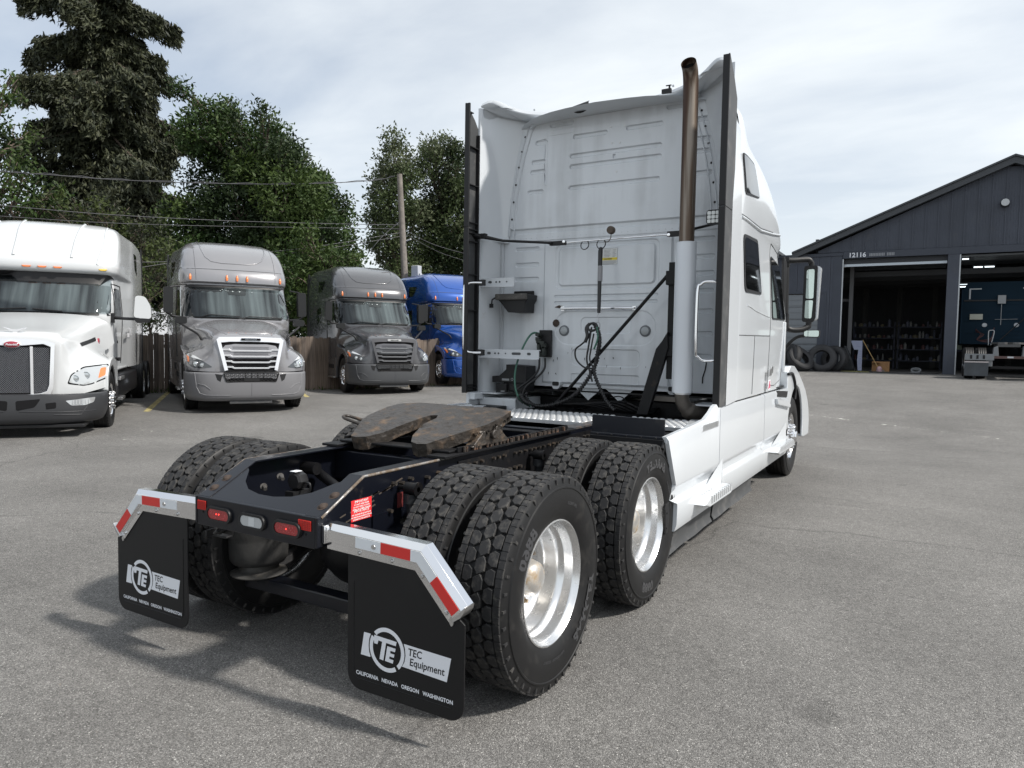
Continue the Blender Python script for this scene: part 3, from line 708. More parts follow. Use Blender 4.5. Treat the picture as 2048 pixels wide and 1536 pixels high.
mb = MB(); mb.tube([(.66, 0, 3.9), (.68, .0, 3.55), (.67, .02, 3.3)], .07, 10); mb.cyl((-.02, -.05, 5.55), (.2, -.05, 5.6), .03, 8); mb.build('insulator', M('porcelain', (.6, .6, .6), .3), pole)
WIRE = M('weathered_cable', (.06, .06, .065), .5)
def bearing(px, py, D):
    f = Vector((sin(radians(-30.285))*cos(radians(3.114)), cos(radians(-30.285))*cos(radians(3.114)), -sin(radians(3.114))))
    r = Vector((cos(radians(-30.285)), -sin(radians(-30.285)), 0)); u = r.cross(f); ro = radians(.9626)
    r2 = r*cos(ro)+u*sin(ro); u2 = -r*sin(ro)+u*cos(ro)
    return Vector((2.6715, -2.958, 1.62))+(f+r2*(px-1024)/1421.9-u2*(py-768)/1421.9)*D
def wire(label, pts, r=.014, n=8, twist=False):
    P = spline([tuple(bearing(*p)) for p in pts], n); mb = MB()
    o = P[0]; mb.tube([tuple(Vector(p)-Vector(o)) for p in P], r, 5)
    if twist: mb.tube([tuple(Vector(p)-Vector(o)+Vector((0, 0, .03*sin(i*1.7)+.02))) for i, p in enumerate(P)], r*.7, 4)
    ob = mb.build('overhead_wire', WIRE, None, 60, fix=False); ob.location = o; tag(ob, label, 'wire', 'overhead wires to the utility pole')
wire('thick twisted overhead cable, the highest one, from left edge to pole top', [(-60, 340, 22), (90, 349, 23), (240, 360, 24.5), (430, 367, 26), (600, 368, 27.5), (745, 361, 29.5), (790, 352, 29.8)], .016, twist=True)
wire('thin overhead wire crossing the spruce just above the white truck', [(-60, 405, 20), (200, 428, 22), (420, 440, 25), (600, 446, 27), (800, 450, 29.8)], .012)
wire('lower thin wire running behind the white truck roof', [(-60, 428, 20), (200, 445, 22), (420, 452, 25), (600, 455, 27), (802, 458, 29.8)], .010)
wire('faint wire sloping up to the pole over the silver truck', [(250, 540, 21), (420, 515, 23), (620, 495, 27), (804, 465, 29.8)], .011)
wire('faint wire sloping up behind the silver truck roof', [(250, 525, 21), (420, 520, 23), (620, 502, 27), (805, 472, 29.8)], .010)
wire('guy wire coming down steeply left of the pole', [(804, 440, 29.8), (760, 478, 29), (712, 540, 27.6)], .012)
wire('wire sloping down right of the pole toward the white sleeper', [(806, 458, 29.8), (870, 490, 31), (960, 515, 33)], .012)
wire('second wire sloping down right of the pole', [(808, 466, 29.8), (880, 505, 31), (960, 530, 33)], .010)
# round-topped white hoop shelter behind the fence
def hoops():
    root = thing('hoop_shelter', 'white ribbed hoop shelter glimpsed over the fence beside the silver truck', 'shelter', (-19.6, 12.6, .14), radians(60))
    wm = M('white_sheeting', (.62, .64, .67), .5, var=(2, .08))
    for k in range(6):
        x0 = -1.6+k*.78; P = [(x0+.39-.385*cos(a), 2.3+.30*sin(a)) for a in [i*PI/10 for i in range(11)]]
        mb = MB(); mb.prism([(x0, 0)]+P+[(x0+.77, 0)], 0, 2.5, 'y'); mb.build('sheet_bay', wm, root, 40)
hoops()
# ================================================================== WORKSHOP
Z0 = .84; YF = 26.9
SID = M('blue_grey_siding', (.052, .060, .080), .62, var=(1.1, .14), dirt=((.09, .092, .098), 2.5, .58, .9, .8), bump=(8, .06, .004))
SIDT = M('dark_trim', (.040, .047, .064), .6, var=(2.2, .06))
ROOFM = M('roof_edge_metal', (.045, .05, .057), .5)
DOORG = M('grey_garage_door', (.17, .185, .20), .55, var=(1.5, .05))
ALU = M('galvanised_edge', (.42, .44, .46), .4, metal=.5)
def shop():
    R = thing('workshop_building', 'dark blue grey gabled workshop with two open truck bays', 'building', (0, YF, Z0))
    pk = (4.93, 7.34); el = (-1.95, 4.36); er = (11.8, 4.42)      # rake line in (x, z above floor)
    def rz(x): return el[1]+(pk[1]-el[1])*(x-el[0])/(pk[0]-el[0]) if x < pk[0] else pk[1]-(pk[1]-er[1])*(x-pk[0])/(er[0]-pk[0])
    # gable wall pieces: vertical ribbed siding sheets, each a panel
    w = .395; x = -1.95; i = 0
    while x < 11.6:
        x1 = min(x+w, 11.7); zb = 4.52
        a, b = rz(x)-.1, rz(x1)-.1
        if min(a, b) > zb+.05:
            mb = MB(); mb.prism([(x+.006, zb), (x1-.006, zb), (x1-.006, b), (x+.006, a)], -.03, .05)
            k = 5
            for j in range(1, k):
                xx = x+(x1-x)*j/k; zt = a+(b-a)*j/k-.03
                mb.box(xx-.011, xx+.011, -.042, -.031, zb+.02, zt)
            mb.box(x1-.02, x1+.014, -.06, -.031, zb+.002, b-.01)
            mb.build('siding_panel', SID, R, 0)
        x = x1; i += 1
    # wing on the left
    x = -8.2
    while x < -.27:
        x1 = min(x+.395, -.27); door = -4.1 < x and x1 < -.82
        mb = MB(); mb.box(x+.006, x1-.006, -.03, .05, 3.0 if door else 0, 4.38)
        for j in range(1, 5):
            xx = x+(x1-x)*j/5; mb.box(xx-.011, xx+.011, -.042, -.031, (3.02 if door else .02), 4.36)
        mb.build('siding_panel', SID, R, 0); x = x1
    mb = MB()
    mb.box(-8.3, -.28, -.075, .0, 4.385, 4.50); mb.box(-.27, 12, -.075, -.005, 4.27, 4.51); mb.build('header_trim', SIDT, R, 0)
    mb = MB(); mb.box(3.13, 3.49, -.07, .15, 0, 4.268); mb.box(3.13, 3.49, .151, .3, 0, 4.26); mb.build('door_post', SID, R, bevel=.01)
    mb = MB(); mb.box(3.49, 3.53, -.055, .05, 0, 4.25); mb.build('jamb_edge', ALU, R, 0)
    mb = MB(); mb.box(-.285, -.245, -.055, .05, 0, 4.25); mb.build('jamb_edge', ALU, R, 0)
    mb = MB(); mb.box(-.6, -.29, -.05, -.031, 0, 4.38); mb.build('corner_trim', SIDT, R, 0)
    mb = MB(); mb.box(-.24, 3.12, .12, .17, 3.98, 4.07); mb.build('door_bottom_rail', M('door_rail', (.5, .55, .6), .4, metal=.3), R, 0)
    mb = MB(); mb.box(-.24, 3.12, .13, .2, 4.07, 4.27); mb.build('rolled_door', M('door_dark', (.03, .033, .04), .6), R, 0)
    # rolled-up sectional doors under the ceiling
    mb = MB(); mb.box(-.24, 3.12, .25, 3.2, 4.12, 4.18); mb.build('overhead_door', DOORG, R, 0)
    mb = MB(); mb.box(3.55, 7.2, .25, 3.2, 4.2, 4.26); mb.build('overhead_door', DOORG, R, 0)
    # grey sectional door of the wing
    for k in range(6):
        mb = MB(); z = .02+k*.49
        mb.box(-4.05, -.86, .0, .05, z, z+.478)
        for q in range(2): mb.box(-3.98, -.93, -.014, -.001, z+.05+.22*q, z+.05+.22*q+.15)
        mb.build('garage_door_panel', DOORG, R, bevel=.006, segs=1)
    mb = MB(); mb.box(-.855, -.80, -.055, .02, 0, 2.98); mb.box(-4.12, -.80, -.055, -.001, 2.981, 3.05); mb.build('garage_door_frame', SIDT, R, 0)
    # rakes and roof
    for sx, a, b in ((1, (el[0]-.12, el[1]-.05), pk), (1, (er[0]+.6, er[1]-.25), pk)):
        mb = MB(); mb.prism([a, (b[0], b[1]-.12), (b[0], b[1]+.1), (a[0], a[1]+.2)] if a[0] < b[0] else [(b[0], b[1]-.12), a, (a[0], a[1]+.2), (b[0], b[1]+.1)], -.32, -.08); mb.build('rake_board', ROOFM, R, 0)
        mb = MB(); mb.prism([(a[0], a[1]+.205), (b[0], b[1]+.105), (b[0], b[1]+.17), (a[0], a[1]+.27)] if a[0] < b[0] else [(b[0], b[1]+.105), (a[0], a[1]+.205), (a[0], a[1]+.27), (b[0], b[1]+.17)], -.38, 14); mb.build('roof', ROOFM, R, 0)
    mb = MB(); mb.box(-8.6, el[0]-.6, -.45, 12, 4.55, 4.66); mb.box(-8.6, el[0]-.6, -.45, -.3, 4.36, 4.549); mb.build('wing_roof', ROOFM, R, 0)
    mb = MB(); mb.box(-1.35, -1.23, .6, .72, 4.6, 5.15); mb.build('vent_pipe', ROOFM, R, 0)
    # shell: side and back walls
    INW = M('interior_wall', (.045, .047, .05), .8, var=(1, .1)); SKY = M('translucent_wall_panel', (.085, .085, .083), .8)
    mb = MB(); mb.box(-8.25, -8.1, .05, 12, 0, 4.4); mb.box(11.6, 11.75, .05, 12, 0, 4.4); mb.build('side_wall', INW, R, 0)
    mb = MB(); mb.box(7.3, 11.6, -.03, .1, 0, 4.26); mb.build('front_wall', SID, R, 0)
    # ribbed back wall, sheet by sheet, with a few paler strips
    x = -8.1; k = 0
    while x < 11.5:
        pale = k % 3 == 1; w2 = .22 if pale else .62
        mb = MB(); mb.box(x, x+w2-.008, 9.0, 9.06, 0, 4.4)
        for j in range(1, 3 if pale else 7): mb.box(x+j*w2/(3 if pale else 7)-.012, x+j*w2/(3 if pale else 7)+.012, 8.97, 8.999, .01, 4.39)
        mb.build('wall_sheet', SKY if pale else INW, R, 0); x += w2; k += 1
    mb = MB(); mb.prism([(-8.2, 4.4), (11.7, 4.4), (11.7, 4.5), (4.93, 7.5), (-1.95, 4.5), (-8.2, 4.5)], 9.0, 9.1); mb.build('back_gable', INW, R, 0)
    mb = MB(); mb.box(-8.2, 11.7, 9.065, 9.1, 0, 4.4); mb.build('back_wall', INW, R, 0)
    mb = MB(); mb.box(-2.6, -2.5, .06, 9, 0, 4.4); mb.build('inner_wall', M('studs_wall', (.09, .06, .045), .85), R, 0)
    for yy in (1.5, 3.4, 5.3, 7.2):
        mb = MB(); mb.box(-2.49, 11.5, yy, yy+.1, 3.7, 3.9); mb.build('ceiling_beam', INW, R, 0)
    mb = MB(); mb.box(-.12, .02, 1.2, 1.32, 0, 4.2); mb.build('column', M('column_paint', (.13, .13, .135), .6), R, 0)
    mb = MB(); mb.box(-2.48, -.05, 1.5, 1.6, 2.75, 2.85); mb.build('cross_rail', MATS['column_paint'], R, 0)
    # number over the first bay
    mb = MB(); put_text(mb, '12116', .24, lambda x, y: (x+.21, -.078, y+4.31), bold=.005); mb.build('house_number', PRINT, R, 0, fix=False)
    mb = MB()
    for j, (a, b) in enumerate([(.62+.052*i, .045) for i in range(10)]+[(1.20+.052*i, .045) for i in range(5)]):
        mb.box(a, a+.036, -.082, -.0755, 4.32, 4.32+.11)
    mb.build('small_letters', M('dim_print', (.25, .26, .28), .6), R, 0)
    # flood lamp on the gable
    mb = MB(); mb.tube([(4.72, -.03, 6.0), (4.72, -.22, 6.0)], .03, 8); mb.lathe([(.0, 0), (.10, .01), (.14, .08), (.15, .14), (.13, .15), (0, .15)], (4.72, -.25, 5.93), 'y', 20, flip=True)
    o = mb.build('flood_lamp', ROOFM, R)
    mb = MB(); mb.lathe([(0, 0), (.12, 0), (.12, -.01), (0, -.012)], (4.72, -.253, 5.93), 'y', 20); mb.build('lamp_glass', CLEARLENS, o)
    # fluorescent tubes that are lit
    TUBE = M('lit_tube', (.9, .95, 1), .4, emit=((.85, .95, 1), 1.8))
    for (x, y, z, l) in ((3.58, .5, 4.14, .20), (4.0, 1.9, 3.98, .28), (4.34, 1.9, 3.98, .3), (3.62, 2.9, 3.42, .30), (3.62, 2.9, 3.34, .30)):
        mb = MB(); mb.cyl((x, y, z), (x+l, y, z), .022, 8); f = mb.build('light_tube', TUBE, R)
        mb = MB(); mb.box(x-.04, x+l+.04, y-.05, y+.05, z+.03, z+.08); mb.build('tube_housing', ROOFM, f, 0)
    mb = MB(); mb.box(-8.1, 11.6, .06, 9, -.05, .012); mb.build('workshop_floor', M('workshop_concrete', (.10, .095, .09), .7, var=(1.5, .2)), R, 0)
shop()
# ---- things in and beside the workshop
SHELF = M('shelf_steel', (.03, .035, .06), .6)
def shelf(x0, x1, y, label):
    r = thing('storage_shelf', label, 'shelf', (0, y, Z0+.012))
    for z in (.35, .85, 1.35, 1.85): mb = MB(); mb.box(x0, x1, 0, .5, z, z+.04); mb.build('shelf_board', SHELF, r, 0)
    for x in (x0, x1-.05):
        for yy in (0, .45): mb = MB(); mb.box(x, x+.05, yy, yy+.05, 0, 2.1); mb.build('post', SHELF, r, 0)
shelf(-.35, 1.35, 33.2, 'left storage shelf full of jars at the back of the first bay')
shelf(1.45, 3.15, 33.2, 'right storage shelf full of bottles at the back of the first bay')
def goods():
    cols = [(.14, .145, .155), (.24, .24, .23), (.10, .11, .15), (.16, .14, .08), (.08, .09, .13), (.12, .05, .05)]
    protos = []
    for i, c in enumerate(cols):
        mb = MB(); h = (.17, .27, .22, .13, .30, .2)[i]; r = (.06, .05, .055, .08, .045, .05)[i]
        mb.lathe([(0, 0), (r, 0), (r, h*.75), (r*.45, h*.88), (r*.45, h), (0, h)], ax='z', n=10, flip=True)
        o = mb.build('bottle' if i in (1, 4) else 'jar', M('container_%d' % i, c, .5), None); protos.append(o)
    first = [True]*6
    for x0, x1, n in ((-.28, 1.25, 9), (1.5, 3.05, 11)):
        for z in (.39, .89, 1.39, 1.89):
            for j in range(n):
                if random.random() < .15: continue
                i = random.randrange(6); o = protos[i]
                if first[i]: first[i] = False
                else: o = o.copy(); COL.objects.link(o)
                o.scale = (random.uniform(.7, 1.5), 1, random.uniform(.5, 1.25)); o.location = (x0+(x1-x0)*j/(n-1)+random.uniform(-.05, .05), 33.3+random.uniform(0, .2), Z0+.013+z+.002)
                tag(o, 'small pale %s on the %s shelf at the back of the workshop' % (o.name.split('.')[0], 'left' if x1 < 2 else 'right'), o.name.split('.')[0], 'bottles and jars on the workshop shelves')
goods()
OLDT = M('old_tyre_rubber', (.028, .028, .030), .7, var=(3, .3), bump=(40, .3, .01))
def loose_tyre(loc, rot, label, s=1.0):
    mb = MB(); prof = [(.30, -.10), (.29, -.12), (.36, -.145), (.44, -.14), (.495, -.115), (.515, -.08), (.52, 0), (.515, .08), (.495, .115), (.44, .14), (.36, .145), (.29, .12), (.30, .10), (.42, .09), (.47, 0), (.42, -.09), (.30, -.10)]
    mb.lathe(prof, ax='y', n=48)
    o = mb.build('old_tyre', OLDT, None, 50)
    g = MB()
    for k in range(60):
        a = 2*PI*k/60
        for q in (-1, 1):
            m = Matrix.Rotation(a, 4, 'Y') @ Matrix.Translation((.512, q*.085, 0)); g.box(-.01, .012, -.028, .028, -.012, .012, m)
    g.build('tread_lugs', OLDT, o, 0)
    o.location = loc; o.rotation_euler = rot; o.scale = (s,)*3; tag(o, label, 'tyre', 'worn tyres left outside the workshop')
def lt(x, y, tilt, rz, label, zz=0, s=1.0):
    loose_tyre((x, y, Z0+.5*s*cos(tilt)+.12*abs(sin(tilt))+zz-.03), (tilt, 0, rz), label, s)
lt(-.80, 26.2, radians(-14), radians(6), 'large worn tyre propped against the wall at the left door jamb')
lt(-.40, 26.62, radians(-10), radians(-25), 'second tyre leaning behind the large one at the door jamb', 0, .96)
lt(-1.83, 25.8, radians(-18), radians(-50), 'tyre leaning with its hollow side towards the white truck, left of the large tyre')
lt(-1.50, 25.75, radians(-38), radians(52), 'tyre tilted sideways onto its neighbour, tread side showing')
def misc():
    o = MB(); 
    o.prism([(-.42, 1.18), (.0, 1.18), (.02, .0), (-.12, 0), (-.16, .42), (-.13, .82), (-.28, .82)], 0, .03)
    b = o.build('poster_board', M('poster_paper', (.36, .39, .52), .5), None, 0); b.location = (.42, 28.0, Z0+.02); b.rotation_euler = (radians(-6), 0, 0)
    tag(b, 'pale blue notched display board standing inside the first bay', 'board')
    p = MB()
    for k, (z, w) in enumerate([(1.08, .3), (1.0, .26), (.93, .26)]+[(.75-.07*i, .10) for i in range(8)]+[(.1, .1)]): p.box(-.05-w*.6 if k < 3 else -.10, -.05+w*.1 if k < 3 else -.0, -.004, -.0005, z, z+.018)
    p.build('board_print', M('poster_print', (.28, .30, .45), .6), b, 0)
    o = MB(); o.prism([(0, 0), (.46, 0), (.30, .55), (.10, .98), (.02, .98)], 0, .3); b = o.build('black_sack', M('black_sack', (.012, .014, .016), .45, bump=(6, .6, .05)), None, bevel=.05); b.location = (-.22, 27.5, Z0+.012)
    tag(b, 'slumped black sack beside the pale display board', 'sack')
    b = thing('broom', 'broom with long wooden handle leaning inside the first bay', 'broom', (.95, 27.6, Z0+.012))
    o = MB(); o.cyl((-.50, .25, 1.2), (.12, 0, .08), .014, 8); o.build('handle', M('broom_wood', (.45, .30, .12), .5), b)
    o = MB(); o.box(.02, .30, -.04, .04, 0, .07); o.build('broom_head', M('bristle', (.2, .17, .15), .9), b)
    b = thing('cardboard_box', 'open orange brown cardboard box on the workshop floor', 'box', (1.1, 28.1, Z0+.012))
    o = MB(); o.box(-.3, .3, -.2, .2, 0, .38); o.build('box_body', M('cardboard', (.30, .16, .07), .8, var=(5, .15)), b, 0)
    o = MB(); o.box(-.3, -.02, -.36, -.205, .33, .345); o.build('box_flap', MATS['cardboard'], b, 0)
    o = MB(); o.lathe([(0, 0), (.09, 0), (.10, .12), (.05, .2), (0, .2)], ax='z', n=12, flip=True); b = o.build('plastic_jug', M('pink_plastic', (.5, .33, .36), .4), None); b.location = (1.08, 27.55, Z0+.012)
    tag(b, 'small pinkish plastic jug in front of the cardboard box', 'jug')
    o = MB(); o.lathe([(.14, .05), (.17, .05), (.17, .15), (.14, .15), (.14, .05)], ax='z', n=20); b = o.build('steel_ring', ALU, None); b.location = (2.3, 27.2, Z0+.0); b.rotation_euler = (.5, 0, 0); tag(b, 'pale metal ring lying on the floor of the first bay', 'ring')
    o = MB(); o.tube(spline([(.3, 27.0, .03), (.9, 26.55, .03), (1.8, 26.3, .03), (2.7, 26.5, .03), (3.0, 26.8, .03), (2.6, 27.1, .03)], 8), .02, 6)
    b = o.build('black_hose', HOSE, None); b.location = (0, 0, Z0-.01); tag(b, 'black air hose looping across the first bay threshold', 'hose')
    o = MB(); o.prism(rpoly([(-.1, -.1), (.7, -.18), (1.6, -.1), (1.5, .12), (.5, .1)], .06), 0, .035, 'z'); b = o.build('yellow_rag', M('yellow_cloth', (.20, .19, .07), .9, bump=(12, .8, .03)), None); b.location = (-.1, 26.75, Z0-.005); tag(b, 'yellowish rag strip lying along the threshold of the first bay', 'rag')
    b = thing('workbench', 'dim workbench with odds and ends at the right of the first bay', 'workbench', (3.4, 32.8, Z0+.012))
    o = MB(); o.box(0, 1.3, 0, .7, .82, .9); o.build('bench_top', SHELF, b, 0)
    for x in (.03, 1.2): o = MB(); o.box(x, x+.07, 0, .07, 0, .82); o.build('leg', SHELF, b, 0)
    o = MB(); o.box(.1, .4, .1, .4, 0, .25); o2 = o.build('parts_bin', M('bin_green', (.25, .30, .24), .6), None, 0); o2.location = (3.5, 32.85, Z0+.915); tag(o2, 'pale green parts bin on the dim workbench', 'bin')
misc()
# ================================================================== WHEELS (built once, shared)
def tyre_mb():
    mb = MB()
    h = [(.292, .100), (.296, .112), (.315, .123), (.345, .134), (.385, .140), (.415, .1395), (.445, .136), (.449, .1395), (.455, .1385), (.458, .1325), (.475, .128), (.490, .124), (.498, .119), (.498, .098), (.494, .0905), (.492, .088)]
    prof = h+[(.492, 0)]+[(r, -a) for r, a in h[::-1]]
    mb.lathe(prof, ax='x', n=84, flip=True); return mb
def tread_mb(R=.508, n=42):
    mb = MB(); base = .491
    def blk(poly, r1=R, jit=0):
        """poly in (offset, arc metres)"""
        cx = sum(p[0] for p in poly)/len(poly); cy = sum(p[1] for p in poly)/len(poly); k = len(poly)
        def P(o, s, r): a = s/R; return (o, r*sin(a), r*cos(a))
        vs = [P(o, s, base) for o, s in poly]+[P(cx+(o-cx)*.97, cy+(s-cy)*.97, r1-.003) for o, s in poly]+[P(cx+(o-cx)*.88, cy+(s-cy)*.90, r1) for o, s in poly]
        mb.add(vs, [(i, (i+1) % k, (i+1) % k+k, i+k) for i in range(k)]+[(i+k, (i+1) % k+k, (i+1) % k+2*k, i+2*k) for i in range(k)]+[tuple(range(2*k, 3*k))])
    p = 2*PI*R/n; g = .0042
    for i in range(n):
        s0 = i*p
        L = p*.68; w = .0275
        blk([(0, s0+L-g*.6), (w-g*.4, s0+L*.42), (w-g*.4-.006, s0-L*.38), (0, s0-L+g*1.3-.012), (-w+g*.4, s0-L*.42), (-w+g*.4+.006, s0+L*.38)][:0] or
            [(.007, s0+p*.60), (w-g*.3, s0+p*.27), (w-g*.3, s0-p*.27), (-.007, s0-p*.60+g*1.6), (-w+g*.3, s0-p*.27+g), (-w+g*.3, s0+p*.27+g)])
        for q in (-1, 1):
            c = q*.0555; s1 = s0+p*.5; ww = .0245
            blk([(c, s1+p*.52-g), (c+ww, s1+p*.36), (c+ww, s1-p*.44), (c, s1-p*.52+g*.8), (c-ww+g*.3, s1-p*.26), (c-ww+g*.3, s1+p*.26)] if q > 0 else
                [(c, s1+p*.52-g), (c+ww-g*.3, s1+p*.26), (c+ww-g*.3, s1-p*.26), (c, s1-p*.52+g*.8), (c-ww, s1-p*.36), (c-ww, s1+p*.44)], R-.001)
        # shoulder ribs with a zigzag inner edge and side notches
        for q in (-1, 1):
            a, b = .0845, .1185
            for (u0, u1, e) in ((.02, .44, .0), (.44, .52, .012), (.52, .98, .0)):
                po = [(q*(a+(.002 if u0 < .3 else 0)), s0+p*u0), (q*(b-e), s0+p*u0), (q*(b-e), s0+p*u1), (q*a, s0+p*u1)]
                if e == 0: blk(po, R-.002)
                else:
                    blk(po, R-.0035)
    # continuous shoulder body
    mb.lathe([(.4925, -.121), (.5015, -.117), (.5040, -.105), (.5040, -.088), (.491, -.085)], ax='x', n=84, flip=True)
    mb.lathe([(.491, .085), (.5040, .088), (.5040, .105), (.5015, .117), (.4925, .121)], ax='x', n=84, flip=True)
    # shoulder teeth catching the light
    for i in range(n*1):
        for q in (-1, 1):
            m = Matrix.Rotation(2*PI*(i+.3)/n, 4, 'X') @ Matrix.Translation((q*.1255, 0, .482)); mb.box(-.0065, .0065, -.006, .006, -.012, .012, m)
    return mb
def rim_mb():
    """outer wheel: deep polished dish. axial + outward, flange at +.105"""
    mb = MB()
    mb.lathe([(.292, .085), (.296, .1), (.2985, .110), (.2975, .1155), (.291, .117), (.286, .112), (.283, .100), (.275, .094), (.271, .080), (.270, .040), (.266, .030), (.256, .022), (.250, -.005), (.247, -.060), (.236, -.082), (.215, -.092), (.17, -.094), (.165, -.094)], ax='x', n=72)
    return mb
def sidewall_text(mb, s, a0, r, x, size, q=1, bold=.004):
    """letters bent round the sidewall, centred on angle a0 (from +z towards +y)"""
    def fn(u, v):
        t = a0+q*u/r*-1; rr = r+v; xx = x-.012*max(0, (rr-.40)/.05)**2; return (xx, rr*sin(t), rr*cos(t))
    put_text(mb, s, size, fn, bold=bold, space=1.05, res=2)
def band(mb, a0, a1, r0, r1, x, n=14):
    rows = [[(x-(.0 if j else .0), (r0+(r1-r0)*j/3)*sin(a0+(a1-a0)*i/n), (r0+(r1-r0)*j/3)*cos(a0+(a1-a0)*i/n)) for j in range(4)] for i in range(n+1)]
    mb.grid(rows)
TYRE = tyre_mb(); TRD = tread_mb(); RIMB = rim_mb()
WP = {}
def wheel(parent, loc, side, spin=0, outer=True, letters=True):
    """side +1: outer face towards +x"""
    w = part('wheel', parent, loc, (0, 0, 0 if side > 0 else PI))
    if not WP:
        a = TYRE.build('tyre', RUBBER, None, 40); b = TRD.build('tread', TREAD, None, 25); c = RIMB.build('rim', RIM, None, 40)
        mb = MB(); mb.lathe([(0, .040), (.035, .0395), (.06, .034), (.078, .018), (.086, -.01), (.095, -.05), (.112, -.062), (.118, -.07), (.118, -.092)], ax='x', n=32, flip=True)
        for k in range(8):
            t = 2*PI*k/8; mb.cyl((-.062, .104*sin(t), .104*cos(t)), (-.050, .104*sin(t), .104*cos(t)), .009, 6)
        d = mb.build('hub', HUBM, None, 40)
        mb = MB()
        for k in range(10):
            t = 2*PI*(k+.5)/10; mb.cyl((-.092, .1425*sin(t), .1425*cos(t)), (-.066, .1425*sin(t), .1425*cos(t)), .016, 6); mb.cyl((-.066, .1425*sin(t), .1425*cos(t)), (-.05, .1425*sin(t), .1425*cos(t)), .009, 6)
        e = mb.build('wheel_nuts', HUBM, None, 30)
        mb = MB()
        X = .1408
        sidewall_text(mb, 'B860', radians(-52), .362, X, .086); sidewall_text(mb, 'BARKLEY', radians(125), .362, X, .080)
        sidewall_text(mb, '295/75R22.5', radians(20), .372, X, .020, bold=.0005); sidewall_text(mb, 'TUBELESS   REGROOVABLE', radians(185), .352, X-.002, .017, bold=.0003)
        f = mb.build('sidewall_lettering', LETTER, None, 0, fix=False)
        for r in (.452, .3335): pass
        WP.update(tyre=a, tread=b, rim=c, hub=d, nuts=e, text=f); lst = [a, b, c, d, e, f]; fresh = True
    else:
        lst = [WP[k].copy() for k in ('tyre', 'tread', 'rim', 'hub', 'nuts', 'text')]
        for o in lst: COL.objects.link(o)
    for k, o in enumerate(lst):
        o.parent = w
        if k != 4 or True: o.rotation_euler = (spin, 0, 0)
    if not letters: bpy.data.objects.remove(lst[5])
    return w

# ================================================================== THE WHITE TRACTOR
T0 = thing('tractor_truck', 'white high-roof sleeper tractor in the foreground, seen from behind, with bare frame and black mudflaps', 'semi truck', (0, 0, 0))
AX = [(0.0, 'rear'), (1.32, 'front')]
for j, (y, _) in enumerate(AX):
    for s in (1, -1):
        wheel(T0, (s*1.077, y, .505), s, spin=(0 if j == 0 else radians(118))+(0 if s > 0 else 1.1), outer=True)
        wheel(T0, (s*.742, y, .505), -s, spin=.35+j, letters=False)
    mb = MB(); mb.cyl((-.9, y, .505), (.9, y, .505), .075, 16)
    mb.lathe([(.0, -.24), (.10, -.22), (.19, -.12), (.215, 0), (.19, .12), (.10, .22), (0, .24)], (0, y, .505), 'y', 24, flip=True)
    for s in (-1, 1): mb.cyl((s*.62, y, .505), (s*.68, y, .505), .21, 24); mb.cyl((s*.50, y+.1, .52), (s*.50, y+.3, .56), .09, 14)
    mb.build('drive_axle', BLACKG, T0, 40)
# ---- steer wheels
def steer_wheel(s):
    w = part('steer_wheel', T0, (s*1.055, 6.78, .505), (0, 0, 0 if s > 0 else PI))
    a = WP['tyre'].copy(); COL.objects.link(a); a.parent = w
    mb = MB()
    for x0, x1 in ((-.12, -.078), (-.068, -.025), (-.016, .016), (.025, .068), (.078, .12)): mb.lathe([(.49, x0), (.504, x0+.003), (.507, (x0+x1)/2), (.504, x1-.003), (.49, x1)], ax='x', n=72, flip=True)
    mb.build('tread', RUBBER, w, 40)
    mb = MB(); mb.lathe([(.292, .085), (.2985, .110), (.2975, .1155), (.291, .117), (.284, .108), (.274, .094), (.270, .080), (.266, .06), (.255, .055), (.245, .075), (.225, .095), (.205, .108), (.17, .112), (.115, .112), (.11, .10)], ax='x', n=72)
    for k in range(10):
        t = 2*PI*(k+.5)/10
        for q in range(1): mb.lathe([(.018, .0), (.021, .004), (.021, -.02)], (.103, .228*sin(t), .228*cos(t)), 'x', 12)
    mb.build('rim', CHROME, w, 40)
    mb = MB()
    for k in range(10):
        t = 2*PI*k/10; c = (0, .1425*sin(t), .1425*cos(t))
        mb.lathe([(.0225, .11), (.021, .118), (.0175, .135), (.0165, .16), (.012, .168), (0, .171)], c, 'x', 12, flip=True)
    mb.build('nut_covers', CHROME, w, 40)
    mb = MB(); mb.lathe([(.108, .11), (.108, .15), (.10, .175), (.07, .185), (.065, .20), (0, .205)], ax='x', n=28, flip=True); mb.build('hub', CHROME, w, 40)
    mb = MB()
    for k in range(10):
        t = 2*PI*(k+.5)/10; mb.lathe([(0, 0), (.0195, 0)], (.1015, .228*sin(t), .228*cos(t)), 'x', 12, flip=True)
    mb.build('hand_holes', BLACKPL, w, 0)
steer_wheel(1); steer_wheel(-1)
mb = MB(); mb.box(-.8, .8, 6.7, 6.86, .40, .50); mb.box(-.42, -.33, 6.1, 7.4, .52, .60); mb.box(.33, .42, 6.1, 7.4, .52, .60); mb.build('steer_axle', BLACKG, T0, bevel=.01)

